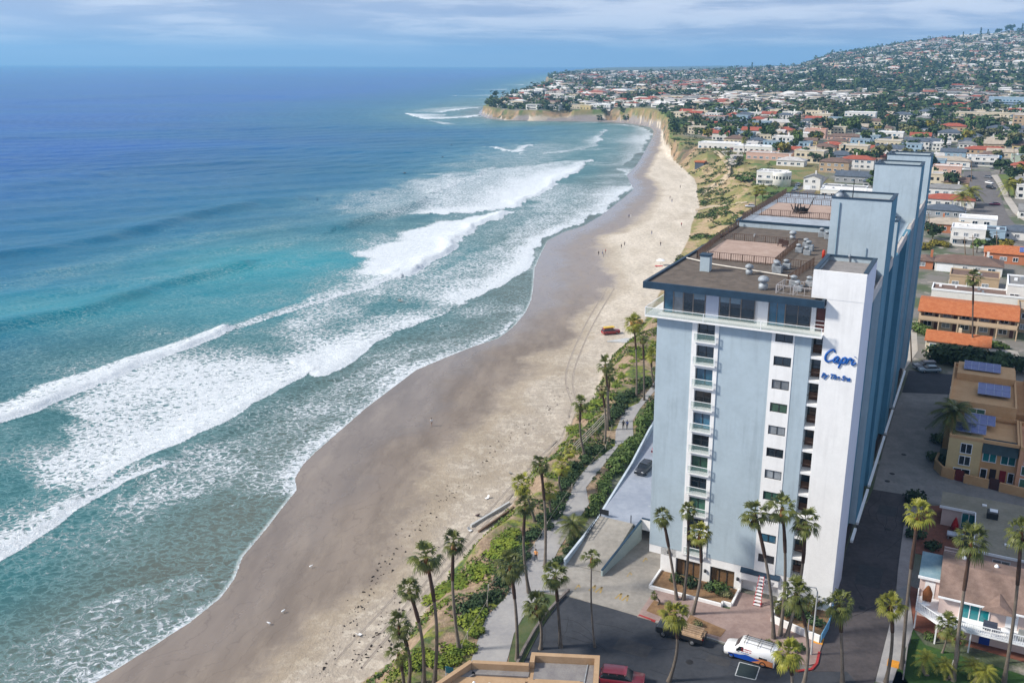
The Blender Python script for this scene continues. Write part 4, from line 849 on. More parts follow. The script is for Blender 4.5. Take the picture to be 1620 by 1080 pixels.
def palm(b, c, label, kind=0, s=1.0, group='tall fan palms', r0=.24, r1=.13, feather=False, boot=.25, zt=None):
    """b base pixel, c crown-centre pixel: the palm stands at b and leans so its crown is at c"""
    bx,by,bz = W(*b); tp = up_at(c[0],c[1],by+random.uniform(-.4,.4)); h = tp.z-bz
    root = empty('palm_tree', (bx,by,bz), 0, label, 'palm', group)
    dx,dy = tp.x-bx, tp.y-by; pts = []; n = 12; bend = random.uniform(-1.3,1.3)
    for k in range(n+1):
        s_ = k/n; q = s_*s_*.55+s_*.45; pts.append((dx*q+bend*math.sin(math.pi*s_)*.5, dy*q, h*s_-.1))
    rad = [(r0+.14*max(0,1-k/1.5)*(r0/.24))*(1-k/n)+r1*k/n for k in range(n+1)]
    MB().tube(pts, rad, 10).build('trunk', TRK, root)
    if boot: 
        i0 = int(n*(1-boot)); MB().tube(pts[i0:], [r*1.35+.015*((j%2)*2-1) for j,r in enumerate(rad[i0:])], 10).build('trunk_boot', TRKD, root)
    cdat = FE[kind%2] if feather else (CRY[kind-10] if kind >= 10 else CR[kind%6])
    o = link_mesh('crown', cdat if feather else cdat[0], root, (dx,dy,h), random.uniform(0,6.28)); s *= random.uniform(.76,1.04); o.scale = (s,s,s*random.uniform(.85,1.1))
    if not feather: o2 = link_mesh('dead_fronds', cdat[1], root, (dx,dy,h), random.uniform(0,6.28)); o2.scale = (s,s,s)
    PALMN[0] += 1; return root
GB = 'fan palms on the bluff above the beach'; GF = 'fan palms in front of the tower'; GR = 'fan palms by the alley and pink houses'
PL = [((687,1079),(674,881),'tall fan palm with shaggy dark trunk, second from the left at the bluff end',0,1.12,GB),((727,1029),(717,857),'fan palm with thick dark upper trunk on the green bluff bed',1,1.05,GB),
 ((670,1079),(647,931),'leaning fan palm left of the two tallest bluff palms',2,.95,GB),((646,1085),(631,987),'leftmost fan palm over the bare bluff slope',3,1.1,GB),((640,1110),(630,1032),'low fan palm partly below the leftmost bluff palm',4,.85,GB),
 ((818,1044),(807,893),'fan palm on the grass strip right of the promenade bend',2,1.05,GB),((887,1023),(878,910),'fan palm with pale grey trunk at the end of the street',5,.95,GB),((941,1023),(936,881),'slim fan palm with a small sparse crown over the street end',4,.72,GB),
 ((855,1026),(849,955),'short fan palm by the block wall at the street end',5,.95,GB),((837,937),(831,797),'bright fan palm whose trunk crosses the promenade near the walker',2,.9,GB),((862,898),(855,733),'tall slim fan palm leaning over the promenade beside the walker',1,1.05,GB),
 ((846,824),(826,766),'yellowing fan palm low on the slope above the concrete strip',11,1.0,GB),((889,779),(889,736),'yellowing fan palm behind the tall promenade palm',11,.95,GB),((904,747),(902,713),'short fan palm in the bluff scrub below the stair rails',11,.9,GB),((872,815),(869,776),'low yellow fan palm in the scrub beside the promenade',10,.9,GB),
 ((925,721),(919,638),'lone fan palm standing on the sand side of the stair rails',0,1.0,GB),((957,699),(952,615),'front fan palm of the cluster of three above the steps',5,1.0,GB),((961,680),(958,576),'tallest fan palm of the cluster of three above the steps',3,1.1,GB),((966,668),(965,592),'rear fan palm of the cluster of three above the steps',0,1.0,GB),
 ((1007,627),(1003,512),'tall yellowish fan palm left of the pair close to the tower edge',10,1.15,GB),((1019,633),(1017,533),'fan palm right of the pair close to the tower edge',1,1.1,GB),((1037,615),(1031,562),'fan palm half hidden behind the left edge of the tower',10,.9,GB),
 ((1071,949),(1049,818),'leaning fan palm at the left corner of the tower front planter',0,.95,GF),((1081,949),(1089,806),'straight fan palm in front of the balcony column',2,.85,GF),((1095,972),(1107,844),'bushy fan palm over the second amber window',11,1.0,GF),
 ((1224,1010),(1194,811),'tall leaning fan palm crossing the tower entrance',5,1.1,GF),((1234,1005),(1238,802),'tall straight fan palm right of the tower entrance',3,1.05,GF),((1244,1008),(1275,826),'fan palm with a curved red brown upper trunk against the white pier',1,1.05,GF),
 ((1271,1085),(1259,937),'broad fan palm on the street corner in front of the white pier',2,1.1,GF),((1058,1077),(1068,972),'big yellow green fan palm nearest the street over the dark truck',10,1.1,GF),((1250,1130),(1247,1032),'yellow green fan palm with a thick ringed trunk behind the white van',10,.95,GF),
 ((1333,1080),(1328,955),'fan palm in the alley mouth below the white pier',2,1.0,GR),((1401,1080),(1410,956),'bright fan palm at the far kerb of the alley',10,1.0,GR),((1427,1058),(1453,812),'tall fan palm with dark trunk rising from the alley kerb',11,1.15,GR),
 ((1508,1077),(1537,855),'tall fan palm in front of the brown shingle roof',2,1.1,GR),((1588,1079),(1616,840),'tall fan palm at the right edge before the pink house balcony',1,1.15,GR),((1490,1033),(1500,988),'small fan palm left of the pair on the pink house lawn',2,.75,GR),((1512,1055),(1517,1010),'small fan palm right of the pair on the pink house lawn',0,.72,GR),
 ((1037,958),(1035,941),'dwarf palm in the orange bed by the driveway',4,.38,GF),((1281,972),(1281,951),'short palm in the right planter against the white pier',3,.6,GF),((1298,968),(1296,948),'small palm at the right end of the planter by the blue fence',4,.55,GF),((1232,985),(1230,958),'young palm beside the entrance in the right planter',5,.6,GF),
 ((1538,560),(1540,440),'solitary very tall palm before the orange tiled apartments',0,1.35,None),((1195,333),(1197,302),'left palm of the pair on the green park slope',11,1.5,None),((1205,335),(1206,300),'right palm of the pair on the green park slope',10,1.6,None),
 ((1152,262),(1152,240),'thin palm on the clifftop beside the cul-de-sac',5,1.4,None),((1178,243),(1177,222),'palm among the white clifftop villas',10,1.7,None),((1226,224),(1226,198),'tall palm behind the white clifftop villas',5,2.1,None)]
for b_,c_,lb,kd,sc,g in PL: palm(b_,c_,lb,kd,sc,group=g, r0=.2 if sc>.8 else .12, r1=.13 if sc>.8 else .08, boot=.3 if sc>.8 else 0)
palm((905,853),(905,828),'date palm with arching feathery fronds beside the promenade',0,.95,None,r0=.35,r1=.3,feather=True,boot=0)
palm((1505,735),(1510,650),'large feathery dark palm before the tan townhouses',0,1.85,None,r0=.22,r1=.16,feather=True,boot=0)
for b_,c_,lb,s_ in (((1467,1068),(1465,1040),'yellow green bushy garden palm at the left of the lawn hedge',.5),((1497,1075),(1496,1050),'round garden palm beside the white garden statue',.48),((1540,1078),(1538,1050),'garden palm in the middle of the lawn hedge',.52),((1562,1085),(1560,1062),'rightmost garden palm of the lawn hedge',.55),
  ((1523,335),(1523,310),'bushy orange green palm beside the street behind the tower',2.1),((1532,325),(1536,303),'taller green palm over the street behind the tower',2.2),((1597,312),(1597,292),'golden palm on the lawn by the far street',2.2)):
    palm(b_,c_,lb,1,s_,None,r0=.2,r1=.16,feather=True,boot=0)
# broadleaf trees
LEAFM = {'dark':pm('dark_foliage',(.016,.038,.014),.8,.35,.5,col2=(.048,.080,.026),rvar=.3),'mid':pm('mid_foliage',(.042,.078,.018),.8,.35,.5,col2=(.095,.14,.035),rvar=.3),
 'olive':pm('olive_foliage',(.075,.080,.036),.8,.3,.5,col2=(.15,.15,.065),rvar=.25),'yellow':pm('yellow_foliage',(.10,.10,.015),.8,.4,.7,col2=(.22,.18,.02),rvar=.2),'lime':pm('lime_foliage',(.06,.115,.014),.8,.4,.7,col2=(.19,.22,.022),rvar=.2),'red':pm('bougainvillea',(.30,.02,.05),.8,.3,1),'purple':pm('plum_foliage',(.10,.04,.04),.8,.3,1)}
BARK = pm('bark',(.10,.075,.055),.95,.3,2,bump=.6)
def leaf_cloud(m, c, r, n, q, flat=.8):
    for _ in range(n):
        v = Vector((random.gauss(0,1),random.gauss(0,1),random.gauss(0,1))).normalized()*random.uniform(.55,1.05); p = Vector(c)+Vector((v.x*r,v.y*r,v.z*r*flat))
        nrm = (v+Vector((random.uniform(-.7,.7),random.uniform(-.7,.7),random.uniform(-.2,.9)))).normalized(); a = nrm.orthogonal().normalized(); b = nrm.cross(a); s_ = q*random.uniform(.6,1.3); th = random.uniform(0,3.1); a2 = a*math.cos(th)+b*math.sin(th); b2 = nrm.cross(a2)
        m.add([p-a2*s_-b2*s_*.5,p+a2*s_-b2*s_*.4,p+a2*s_*.7+b2*s_*.6,p-a2*s_*.8+b2*s_*.5],[(0,1,2,3)])
def tree_proto(seed, R_=3.2, H=6.5, clumps=16, leaves=60, q=.3, shape='round'):
    """crown mesh (unit material slot) and trunk mesh for a tree about H high"""
    random.seed(seed); m = MB(); t_ = MB(); t_.tube([(0,0,-.5),(.1,0,H*.3),(.0,.15,H*.55)],[.26,.2,.12],7); cc = []
    for k in range(clumps):
        a = k*2.4+random.random(); 
        if shape == 'round': rr = R_*.72*math.sqrt(random.random()); z = H*.52+H*.36*random.random()*(1-(rr/R_)**2*.7)
        elif shape == 'cone': z = H*(.15+.8*k/clumps); rr = R_*.5*(1-k/clumps)*random.random()
        else: rr = R_*.85*math.sqrt(random.random()); z = H*(.45+.35*random.random())
        c = (rr*math.cos(a),rr*math.sin(a),z); cc.append(c); cr_ = R_*random.uniform(.26,.46)*(1 if shape!='cone' else 1-.6*k/clumps)
        leaf_cloud(m, c, cr_, leaves, q); 
        if k%2 == 0: t_.tube([(0,.05,H*.35),(c[0]*.5,c[1]*.5,(c[2]+H*.35)/2),(c[0]*.9,c[1]*.9,c[2])],[.12,.08,.04],5)
    a = m.build('x', LEAFM['mid']); d = a.data; bpy.data.objects.remove(a); b = t_.build('x', BARK); e = b.data; bpy.data.objects.remove(b); return d, e
TP_NEAR = [tree_proto(21), tree_proto(22,3.6,6.0,20,60,.3,'flat'), tree_proto(23,2.4,8.5,16,60,.28,'cone')]
TP_FAR = [tree_proto(31,3.6,7,9,16,.85), tree_proto(32,4.0,6.5,10,15,.9,'flat'), tree_proto(33,2.0,10,8,14,.7,'cone'), tree_proto(34,3.2,8,9,16,.85), tree_proto(35,4.4,8.5,12,16,.95,'flat')]
def mk_tree(x, y, z, s, kind, col, label, group=None, near=False, cat='tree', name=None, trunk=True, sz=None):
    d,e = (TP_NEAR if near else TP_FAR)[kind]; root = empty(name or ('conifer' if kind==2 else 'leafy_tree'), (x,y,z), random.uniform(0,6.28), label, cat, group)
    c = link_mesh('crown', d, root); c.scale = (s,s,s*(sz or random.uniform(.85,1.15))); c.material_slots[0].link = 'OBJECT'; c.material_slots[0].material = LEAFM[col]
    if trunk: tt = link_mesh('trunk', e, root); tt.scale = (s,s,s)
    return root
def shrub_proto(seed, n=160, q=.16, fl=.75):
    random.seed(seed); m = MB()
    for k in range(6):
        a = k*1.05; leaf_cloud(m,(.45*math.cos(a),.45*math.sin(a),.42+.2*random.random()),.5,n//6,q,fl)
    leaf_cloud(m,(0,0,.6),.5,n//4,q); a = m.build('x', LEAFM['mid']); d = a.data; bpy.data.objects.remove(a); return d
SP = [shrub_proto(s) for s in (41,42,43)]; SPF = [shrub_proto(44,60,.3)]
def shrub(x,y,z,s,col,label,group=None,sz=1.0,name='shrub',cat='shrub',far=False):
    o = link_mesh(name, random.choice(SPF if far else SP), None, (x,y,z-.05), random.uniform(0,6.28)); o.scale = (s,s,s*sz); o.material_slots[0].link = 'OBJECT'; o.material_slots[0].material = LEAFM[col]
    return tag(o, label, cat, group)
def shrub_row(pts, n, s, col, label, group, sz=1.0, jit=.5, name='shrub', cat='shrub', z=None):
    if pts[0][1] < pts[-1][1]: pts = pts[::-1]
    for k in range(n):
        t_ = k/(n-1)*(len(pts)-1) if n>1 else 0; i = min(int(t_),len(pts)-2); f = t_-i; px = pts[i][0]*(1-f)+pts[i+1][0]*f; py = pts[i][1]*(1-f)+pts[i+1][1]*f
        x,y,zz = W(px,py); x += random.uniform(-jit,jit); y += random.uniform(-jit,jit)
        shrub(x,y,hz(x,y) if z is None else z, s*random.uniform(.8,1.25), col, label+', %s from near end'%ORD[k] if n>1 else label, group, sz, name, cat)
shrub_row([(883,892),(900,868),(912,850)],4,1.1,'dark','dark shrub by the ramp wall and date palm','shrubs at the foot of the ramp wall',.9,jit=.4)
shrub_row([(936,812),(944,792),(957,772),(971,748)],12,1.2,'mid','rounded green shrub between the promenade and the parking deck','shrubs between the promenade and the deck',.95)
shrub_row([(978,742),(994,722),(1012,702),(1022,672),(1034,645)],20,1.5,'mid','thick green hedge shrub beside the parking deck wall','hedge beside the parking deck',1.1,jit=.6)
shrub_row([(862,830),(872,812),(889,786),(903,752),(922,730),(948,710)],24,1.15,'dark','dark scrub bush along the bluff edge of the promenade','dark scrub along the promenade',.8,jit=.9)
shrub_row([(750,965),(780,935),(808,905),(828,870),(842,840)],18,1.15,'dark','dark bush crowding the lower bend of the promenade','dark bushes at the promenade bend',.8,jit=.9)
shrub_row([(655,1040),(690,1050),(725,1040),(745,1000),(752,975)],18,1.2,'lime','low green bush on the bluff bed beside the path end','green bushes on the bluff bed',.55,jit=1.0)
shrub_row([(970,670),(975,650),(985,635),(1005,622),(1025,605)],14,1.3,'dark','dark bush under the palms near the tower edge','bushes under the far bluff palms',.8,jit=1.0)
shrub_row([(690,950),(720,925),(760,900),(800,870),(815,850)],26,1.5,'lime','yellow green ice plant mound on the bluff slope','ice plant mounds on the bluff',.35,jit=1.2,name='ice_plant',cat='plant')
shrub_row([(905,690),(935,650),(960,625),(990,590),(1015,560)],20,1.7,'lime','yellow green mound on the slope below the far palms','mounds on the far bluff slope',.3,jit=1.5,name='ice_plant',cat='plant')
for (u,v,s_,c_,lb) in ((4.2,-1.5,1.0,'dark','dark shrub under the first amber window'),(6.1,-1.7,1.2,'dark','large dark shrub between the two amber windows'),(8.6,-1.4,1.0,'dark','dark low shrub left of the second amber window'),(9.9,-1.3,1.35,'mid','grey green shrub in front of the second amber window'),(10.8,-2.0,.9,'olive','olive shrub at the planter corner near the entrance'),
  (18.6,-2.6,1.0,'dark','dark shrub at the left of the right planter'),(20.2,-2.4,1.2,'dark','dark spreading shrub in the middle of the right planter'),(21.8,-3.1,1.1,'dark','dark shrub at the right of the right planter'),(9.4,-9.2,.7,'olive','spiky olive plant in the orange street bed'),(17.6,-9.3,.8,'olive','thorny shrub beside the rear of the white van'),(20.9,-8.6,.9,'dark','bluish green shrub by the street lamp')):
    shrub(*loc2w(u,v),.2,s_,c_,lb)
for (px,py,s_,c_,lb) in ((1448,850,1.6,'dark','dark hedge bush at the corner of the brick patio'),(1475,868,1.3,'dark','dark bush left of the patio car'),(1535,885,1.5,'dark','dark bush below the tall palm on the patio'),(1563,905,1.2,'dark','dark bush against the pink cottage wall'),(1448,795,2.0,'dark','dark bush where the two alley surfaces meet'),(1497,742,1.8,'dark','dark bush at the corner of the tan townhouses'),(1478,728,1.6,'dark','dark shrub beside the alley by the palm'),(1485,700,1.8,'dark','dark bush in the townhouse shade'),(1470,1010,.8,'mid','small bush at the terrace end'),(1441,830,1.2,'dark','dark bush on the alley side of the patio')):
    x,y,z = W(px,py); shrub(x,y,z,s_,c_,lb)
shrub_row([(1488,570),(1520,575),(1560,580),(1620,590)],16,3.2,'dark','tall dark hedge tree behind the tan townhouses','dark trees behind the townhouses',1.1,jit=2)
shrub_row([(1452,525),(1470,530)],3,2.4,'mid','round green bush at the left end of the orange tiled apartments','bushes by the apartments',1)
shrub_row([(1490,535),(1505,538)],4,1.4,'mid','clipped hedge bush left of the apartment steps','clipped hedge left of the steps',.9,jit=.3); shrub_row([(1522,542),(1560,548),(1590,551)],12,1.5,'mid','clipped hedge bush right of the apartment steps','clipped hedge right of the steps',.9,jit=.3)
shrub_row([(1524,420),(1560,424)],9,1.9,'mid','clipped bright hedge beside the white garage','hedge beside the white garage',.9,jit=.2)
shrub_row([(1455,395),(1480,388),(1500,390)],8,2.0,'yellow','yellow green garden bush behind the brown garage roof','garden bushes behind the garage',.9,jit=1.5); shrub_row([(1535,385),(1560,392),(1580,385)],7,2.3,'mid','garden bush between the white modern house and the tiled ranch','garden bushes by the modern house',.9,jit=2)
x,y,z = W(1243,287); shrub(x,y,z,3.4,'red','crimson flowering bush beside the white curved villa','' or None,.9,'flowering_bush')
shrub_row([(1165,290),(1185,282),(1205,290)],8,4.2,'mid','green thicket on the slope below the white curved villa','thicket below the villa',.5,jit=4)
for px,py,s_,k_,c_,lb in ((1505,300,1.2,0,'dark','dark round tree beside the far street'),(1507,282,1.0,0,'mid','green tree in front of the pink apartment block'),(1483,292,.9,1,'dark','dark flat tree beneath the white apartment block'),(1582,275,1.4,0,'dark','dark tree on the corner of the far street'),(1598,285,1.2,1,'dark','spreading dark tree at the right of the far street'),(1604,310,1.2,0,'yellow','golden tree by the lawn of the far street'),(1560,212,2.3,1,'dark','huge dark dome shaped tree below the long apartment block'),
   (1475,378,.9,1,'dark','dark tree beside the terracotta walled house'),(1555,385,.8,0,'olive','olive tree before the white modern house'),(1590,402,.8,0,'yellow','yellow tree beside the tiled ranch'),(1545,400,.7,0,'mid','green tree left of the tiled ranch'),(1260,238,1.5,3,'mid','green tree between the pink house and the villas'),(1360,200,1.3,0,'dark','round dark tree before the pale green house'),(1170,262,.8,0,'olive','small olive tree by the cul-de-sac')):
    x,y,z = W(px,py); mk_tree(x,y,z,s_,k_,c_,lb)
# ================================================================== vehicles
TYRE = pm('tyre',(.012,.012,.013),.9,.2,3); RIM = pm('wheel_rim',(.45,.46,.48),.35,.1,3,metal=.7); CARGL = pm('car_glass',(.010,.014,.018),.08,.2,1,spec=.8); LAMPM = pm('headlamp',(.65,.67,.70),.2,.05,1); TAILM = pm('tail_lamp',(.30,.01,.01),.3,.1,1)
def paint(n, c): 
    m = pm('paint_'+n, c, .28, .04, .5, spec=.6); m.node_tree.nodes['Principled BSDF'].inputs['Coat Weight'].default_value = .5; return m
def loft(m, secs, mi=0, smooth=False):
    """secs: list of (x, halfwidth_low, z0, halfwidth_high, z1) cross-sections along the length"""
    vs = []
    for x,w0,z0,w1,z1 in secs:
        zm = z0+(z1-z0)*.55; vs += [(x,-w0,z0),(x,-max(w0,w1)*1.0,zm),(x,-w1,z1),(x,w1,z1),(x,max(w0,w1),zm),(x,w0,z0)]
    n = len(secs); fs = [(i*6+j,(i+1)*6+j,(i+1)*6+(j+1)%6,i*6+(j+1)%6) for i in range(n-1) for j in range(6)]+[tuple(range(5,-1,-1)),tuple((n-1)*6+j for j in range(6))]
    m.add(vs, fs, mi, smooth)
VD = {}
def vehicle_meshes(kind):
    if kind in VD: return VD[kind]
    L,Wd = {'sedan':(4.6,1.8),'suv':(4.7,1.9),'van':(5.7,2.05),'truck':(5.6,1.95)}[kind]; h = Wd/2; b = MB(); g = MB(); x0 = -L/2
    if kind == 'sedan':
        loft(b,[(x0,h*.8,.38,h*.74,.70),(x0+.25,h*.95,.25,h*.88,.80),(x0+1.2,h,.22,h*.92,.92),(x0+L-1.0,h,.22,h*.92,.96),(x0+L-.15,h*.93,.28,h*.84,.90),(x0+L,h*.82,.4,h*.76,.78)])
        loft(b,[(x0+1.75,h*.70,1.36,h*.66,1.40),(x0+2.2,h*.72,1.38,h*.66,1.44),(x0+3.2,h*.72,1.38,h*.66,1.43),(x0+3.55,h*.68,1.33,h*.64,1.38)])
        loft(g,[(x0+1.15,h*.86,.90,h*.84,.93),(x0+1.85,h*.88,.92,h*.68,1.37),(x0+3.45,h*.88,.92,h*.67,1.37),(x0+4.2,h*.84,.92,h*.80,.97)])
        for x in (x0+1.9,x0+2.65,x0+3.45): b.box(x-.04,x+.04,-h*.80,h*.80,.9,1.38)
        wr,wx = .32,(x0+.9,x0+3.75)
    elif kind == 'suv':
        loft(b,[(x0,h*.85,.4,h*.8,.95),(x0+.2,h*.96,.28,h*.9,1.0),(x0+1.3,h,.26,h*.94,1.08),(x0+L-.2,h,.28,h*.92,1.1),(x0+L,h*.92,.4,h*.86,1.0)])
        loft(b,[(x0+1.85,h*.76,1.64,h*.72,1.70),(x0+2.3,h*.78,1.66,h*.72,1.76),(x0+4.2,h*.78,1.66,h*.72,1.74),(x0+4.5,h*.74,1.6,h*.7,1.66)])
        loft(g,[(x0+1.25,h*.9,1.05,h*.88,1.08),(x0+1.95,h*.92,1.06,h*.75,1.65),(x0+4.3,h*.92,1.06,h*.75,1.65),(x0+4.6,h*.88,1.06,h*.84,1.12)])
        for x in (x0+2.0,x0+2.8,x0+3.7,x0+4.4): b.box(x-.05,x+.05,-h*.86,h*.86,1.04,1.66)
        wr,wx = .36,(x0+.95,x0+3.75)
    elif kind == 'van':
        loft(b,[(x0,h*.80,.42,h*.74,.98),(x0+.18,h*.93,.32,h*.86,1.10),(x0+.75,h,.30,h*.9,1.24),(x0+1.15,h,.30,h*.92,1.32),(x0+1.75,h,.30,h*.84,2.02),(x0+2.0,h,.30,h*.86,2.10),(x0+L-.12,h,.30,h*.86,2.10),(x0+L,h*.97,.38,h*.83,2.02)])
        g.add([(x0+1.17,-h*.78,1.36),(x0+1.17,h*.78,1.36),(x0+1.70,h*.72,1.98),(x0+1.70,-h*.72,1.98)],[(0,1,2,3)]); 
        for v in g.v[:4]: pass
        g.v = [(x-.02,y,z+.02) for x,y,z in g.v]
        for s_ in (-1,1):
            y0,y1 = h*1.004*s_, h*.915*s_
            g.add([(x0+1.42,y0,1.28),(x0+2.25,y0,1.28),(x0+2.25,y1,1.80),(x0+1.80,y1,1.80)],[(0,1,2,3)])
        wr,wx = .37,(x0+.95,x0+4.45)
    else:
        loft(b,[(x0,h*.85,.45,h*.8,1.0),(x0+.2,h*.95,.35,h*.9,1.08),(x0+1.2,h,.34,h*.93,1.15),(x0+2.9,h,.34,h*.94,1.12),(x0+2.95,h*.98,.5,h*.93,1.1)])
        loft(b,[(x0+1.7,h*.74,1.66,h*.7,1.72),(x0+2.75,h*.76,1.66,h*.7,1.72)])
        b.box(x0+3.0,x0+L,-h,h,.55,.72); b.box(x0+3.0,x0+L,-h,-h+.06,.72,1.05); b.box(x0+3.0,x0+L,h-.06,h,.72,1.05); b.box(x0+L-.06,x0+L,-h+.06,h-.06,.72,1.05)
        loft(g,[(x0+1.2,h*.9,1.12,h*.88,1.14),(x0+1.75,h*.92,1.12,h*.75,1.66),(x0+2.7,h*.92,1.12,h*.75,1.66),(x0+2.9,h*.9,1.12,h*.85,1.2)])
        for x in (x0+1.8,x0+2.75): b.box(x-.05,x+.05,-h*.85,h*.85,1.1,1.67)
        wr,wx = .38,(x0+.95,x0+4.4)
    def md(m,mats): o = m.build('x',mats); d = o.data; bpy.data.objects.remove(o); return d
    bm_ = bmesh.new(); bd = md(b,[paint('white',(.78,.79,.80))]); bm_.from_mesh(bd)
    bmesh.ops.bevel(bm_, geom=[e for e in bm_.edges if len(e.link_faces)==2 and e.calc_face_angle(0)>.5], offset=.045, segments=2, affect='EDGES'); bm_.to_mesh(bd); bm_.free()
    bd.polygons.foreach_set('use_smooth',[True]*len(bd.polygons)) if kind!='truck' else None
    ty = MB().lathe([(wr*.62,-.12),(wr*.96,-.12),(wr,-.08),(wr,.08),(wr*.96,.12),(wr*.62,.12)],n=18); rm = MB().lathe([(0,.09),(wr*.2,.10),(wr*.3,.06),(wr*.62,.11),(wr*.66,.0),(wr*.62,-.11),(0,-.09)],n=18)
    hl = MB().box(-.04,.04,-.16,.16,-.08,.08)
    VD[kind] = dict(body=bd, glass=md(g,[CARGL]), tyre=md(ty,[TYRE]), rim=md(rm,[RIM]), lamp=md(hl,[LAMPM]), tail=md(MB().box(-.03,.03,-.1,.1,-.12,.12),[TAILM]), wr=wr, wx=wx, h=h, L=L); return VD[kind]
def vehicle(kind, x, y, z, ang, col, label, cat, group=None, name=None, detail=True):
    d = vehicle_meshes(kind); r = empty(name or {'sedan':'parked_car','suv':'parked_car','van':'work_van','truck':'pickup_truck'}[kind],(x,y,z),ang,label,cat,group)
    o = link_mesh('body', d['body'], r); o.material_slots[0].link = 'OBJECT'; o.material_slots[0].material = paint(*col); link_mesh('windows', d['glass'], r)
    if detail:
        for wx in d['wx']:
            for s_ in (-1,1):
                w_ = empty('wheel',(wx,s_*(d['h']-.10),d['wr'])); w_.parent = r; w_.rotation_euler = (math.pi/2*(-s_),0,0); link_mesh('tyre',d['tyre'],w_); link_mesh('rim',d['rim'],w_)
        zz = .72 if kind=='sedan' else .88
        for s_ in (-1,1): link_mesh('headlight',d['lamp'],r,(-d['L']/2+.07,s_*d['h']*.62,zz)); link_mesh('tail_light',d['tail'],r,(d['L']/2-.03,s_*d['h']*.78,zz+.05))
    return r
BA = -YAW      # street direction
van = vehicle('van',*loc2w(16.35,-11.95),.035,BA-.03,('white',(.74,.76,.80)),'white service van with a blue and orange sweep parked in front of the tower','van')
hv = 2.05/2
def decal(name, pts, mat, side=-1, off=.012):
    def yy(z): return side*(hv*(1.0-(.14*max(0,(z-1.29))/.81))+off)
    return MB().add([(x,yy(z),z) for x,z in pts],[tuple(range(len(pts)))]).build(name, mat, van)
VB = pm('decal_blue',(.01,.06,.33),.4,.1,2); VO = pm('decal_orange',(.55,.16,.03),.5,.25,2,col2=(.62,.30,.16)); VR = pm('decal_red',(.42,.03,.04),.5,.1,2)
decal('blue_stripe',[(-2.0,.34),(.35,.34),(1.3,.78),(-.3,1.02),(-1.0,.80),(-2.3,.72)],VB); decal('orange_stripe',[(.36,.34),(2.7,.34),(2.7,.98),(1.6,1.08),(.6,.86),(1.31,.79)],VO,off=.014)
for k,(t_,x0_,z_,sz,mt) in enumerate((('PLUMBING',-.85,1.52,.24,VR),('HEATING AIR',-.85,1.30,.19,VR),('24 HR SERVICE',-.85,1.10,.14,VB))):
    text('van_lettering', t_, sz, mt, van, (x0_,-hv-.016+.14*hv*max(0,z_-1.2)/.81,z_), off=.004, ext=.003)
m = MB()
for s_ in (-1,1):
    m.tube([(-.7,s_*.62,2.12),(-.7,s_*.62,2.3),(2.4,s_*.62,2.3),(2.4,s_*.62,2.12)],.025,6)
for x in (-.6,.9,2.3): m.tube([(x,-.85,2.12),(x,-.85,2.3),(x,.85,2.3),(x,.85,2.12)],.03,6)
for s_ in (-.1,.25): m.tube([(-.8,s_,2.36),(2.5,s_,2.36)],.03,6)
m.build('roof_rack', pm('black_metal',(.02,.022,.025),.5), van)
MB().box(2.85,2.93,-.95,.95,.35,.52).build('rear_bumper', pm('black_metal',(.02,.022,.025),.5), van); MB().box(-2.93,-2.82,-.9,.9,.35,.52).build('front_bumper', pm('black_metal',(.02,.022,.025),.5), van)
for s_ in (-1,1): MB().box(-1.35,-1.2,s_*1.08-.08,s_*1.08+.08,1.25,1.5).build('wing_mirror', pm('black_metal',(.02,.022,.025),.5), van)
m = MB(); m.add([(1.15,-hv-.02,.98),(2.05,-hv-.02,.98),(2.05,-hv*.985,1.38),(1.15,-hv*.985,1.38)],[(0,1,2,3)]); m.build('side_window', CARGL, van)
tk = vehicle('truck',*loc2w(8.3,-11.75),.035,BA-.02,('black',(.012,.013,.016)),'dark flatbed pickup loaded with lumber partly under the big palm','pickup truck')
ld = empty('lumber_load',(0,0,0),0,'stack of pale orange lumber in the bed of the dark pickup','lumber'); ld.location = tk.location; ld.rotation_euler = tk.rotation_euler
m = MB()
for k in range(9): m.box(.3+random.uniform(-.2,.1),2.6+random.uniform(-.1,.25),-.8+k*.18,-.66+k*.18,.73+.12*(k%2),1.15+random.uniform(-.1,.2))
for k in range(6): m.box(.2,2.5,-.7+k*.25,-.52+k*.25,1.22+.1*(k%3),1.34+.1*(k%3))
m.build('planks', pm('fresh_lumber',(.40,.28,.18),.8,.3,2), ld)
vehicle('suv',*at(984,1081),.035,R(170),('maroon',(.13,.010,.022)),'dark maroon sports utility car parked beyond the tan parapet','car')
x,y = loc2w(-9.0,22.3); vehicle('sedan',x,y,DZ+.01,R(62),('black',(.012,.013,.016)),'black sedan on the raised parking deck beside the tower','car')
x,y = loc2w(-9.2,30.6); vehicle('sedan',x,y,DZ+.01,R(60),('crimson',(.25,.01,.02)),'red car half hidden by the tower edge on the parking deck','car')
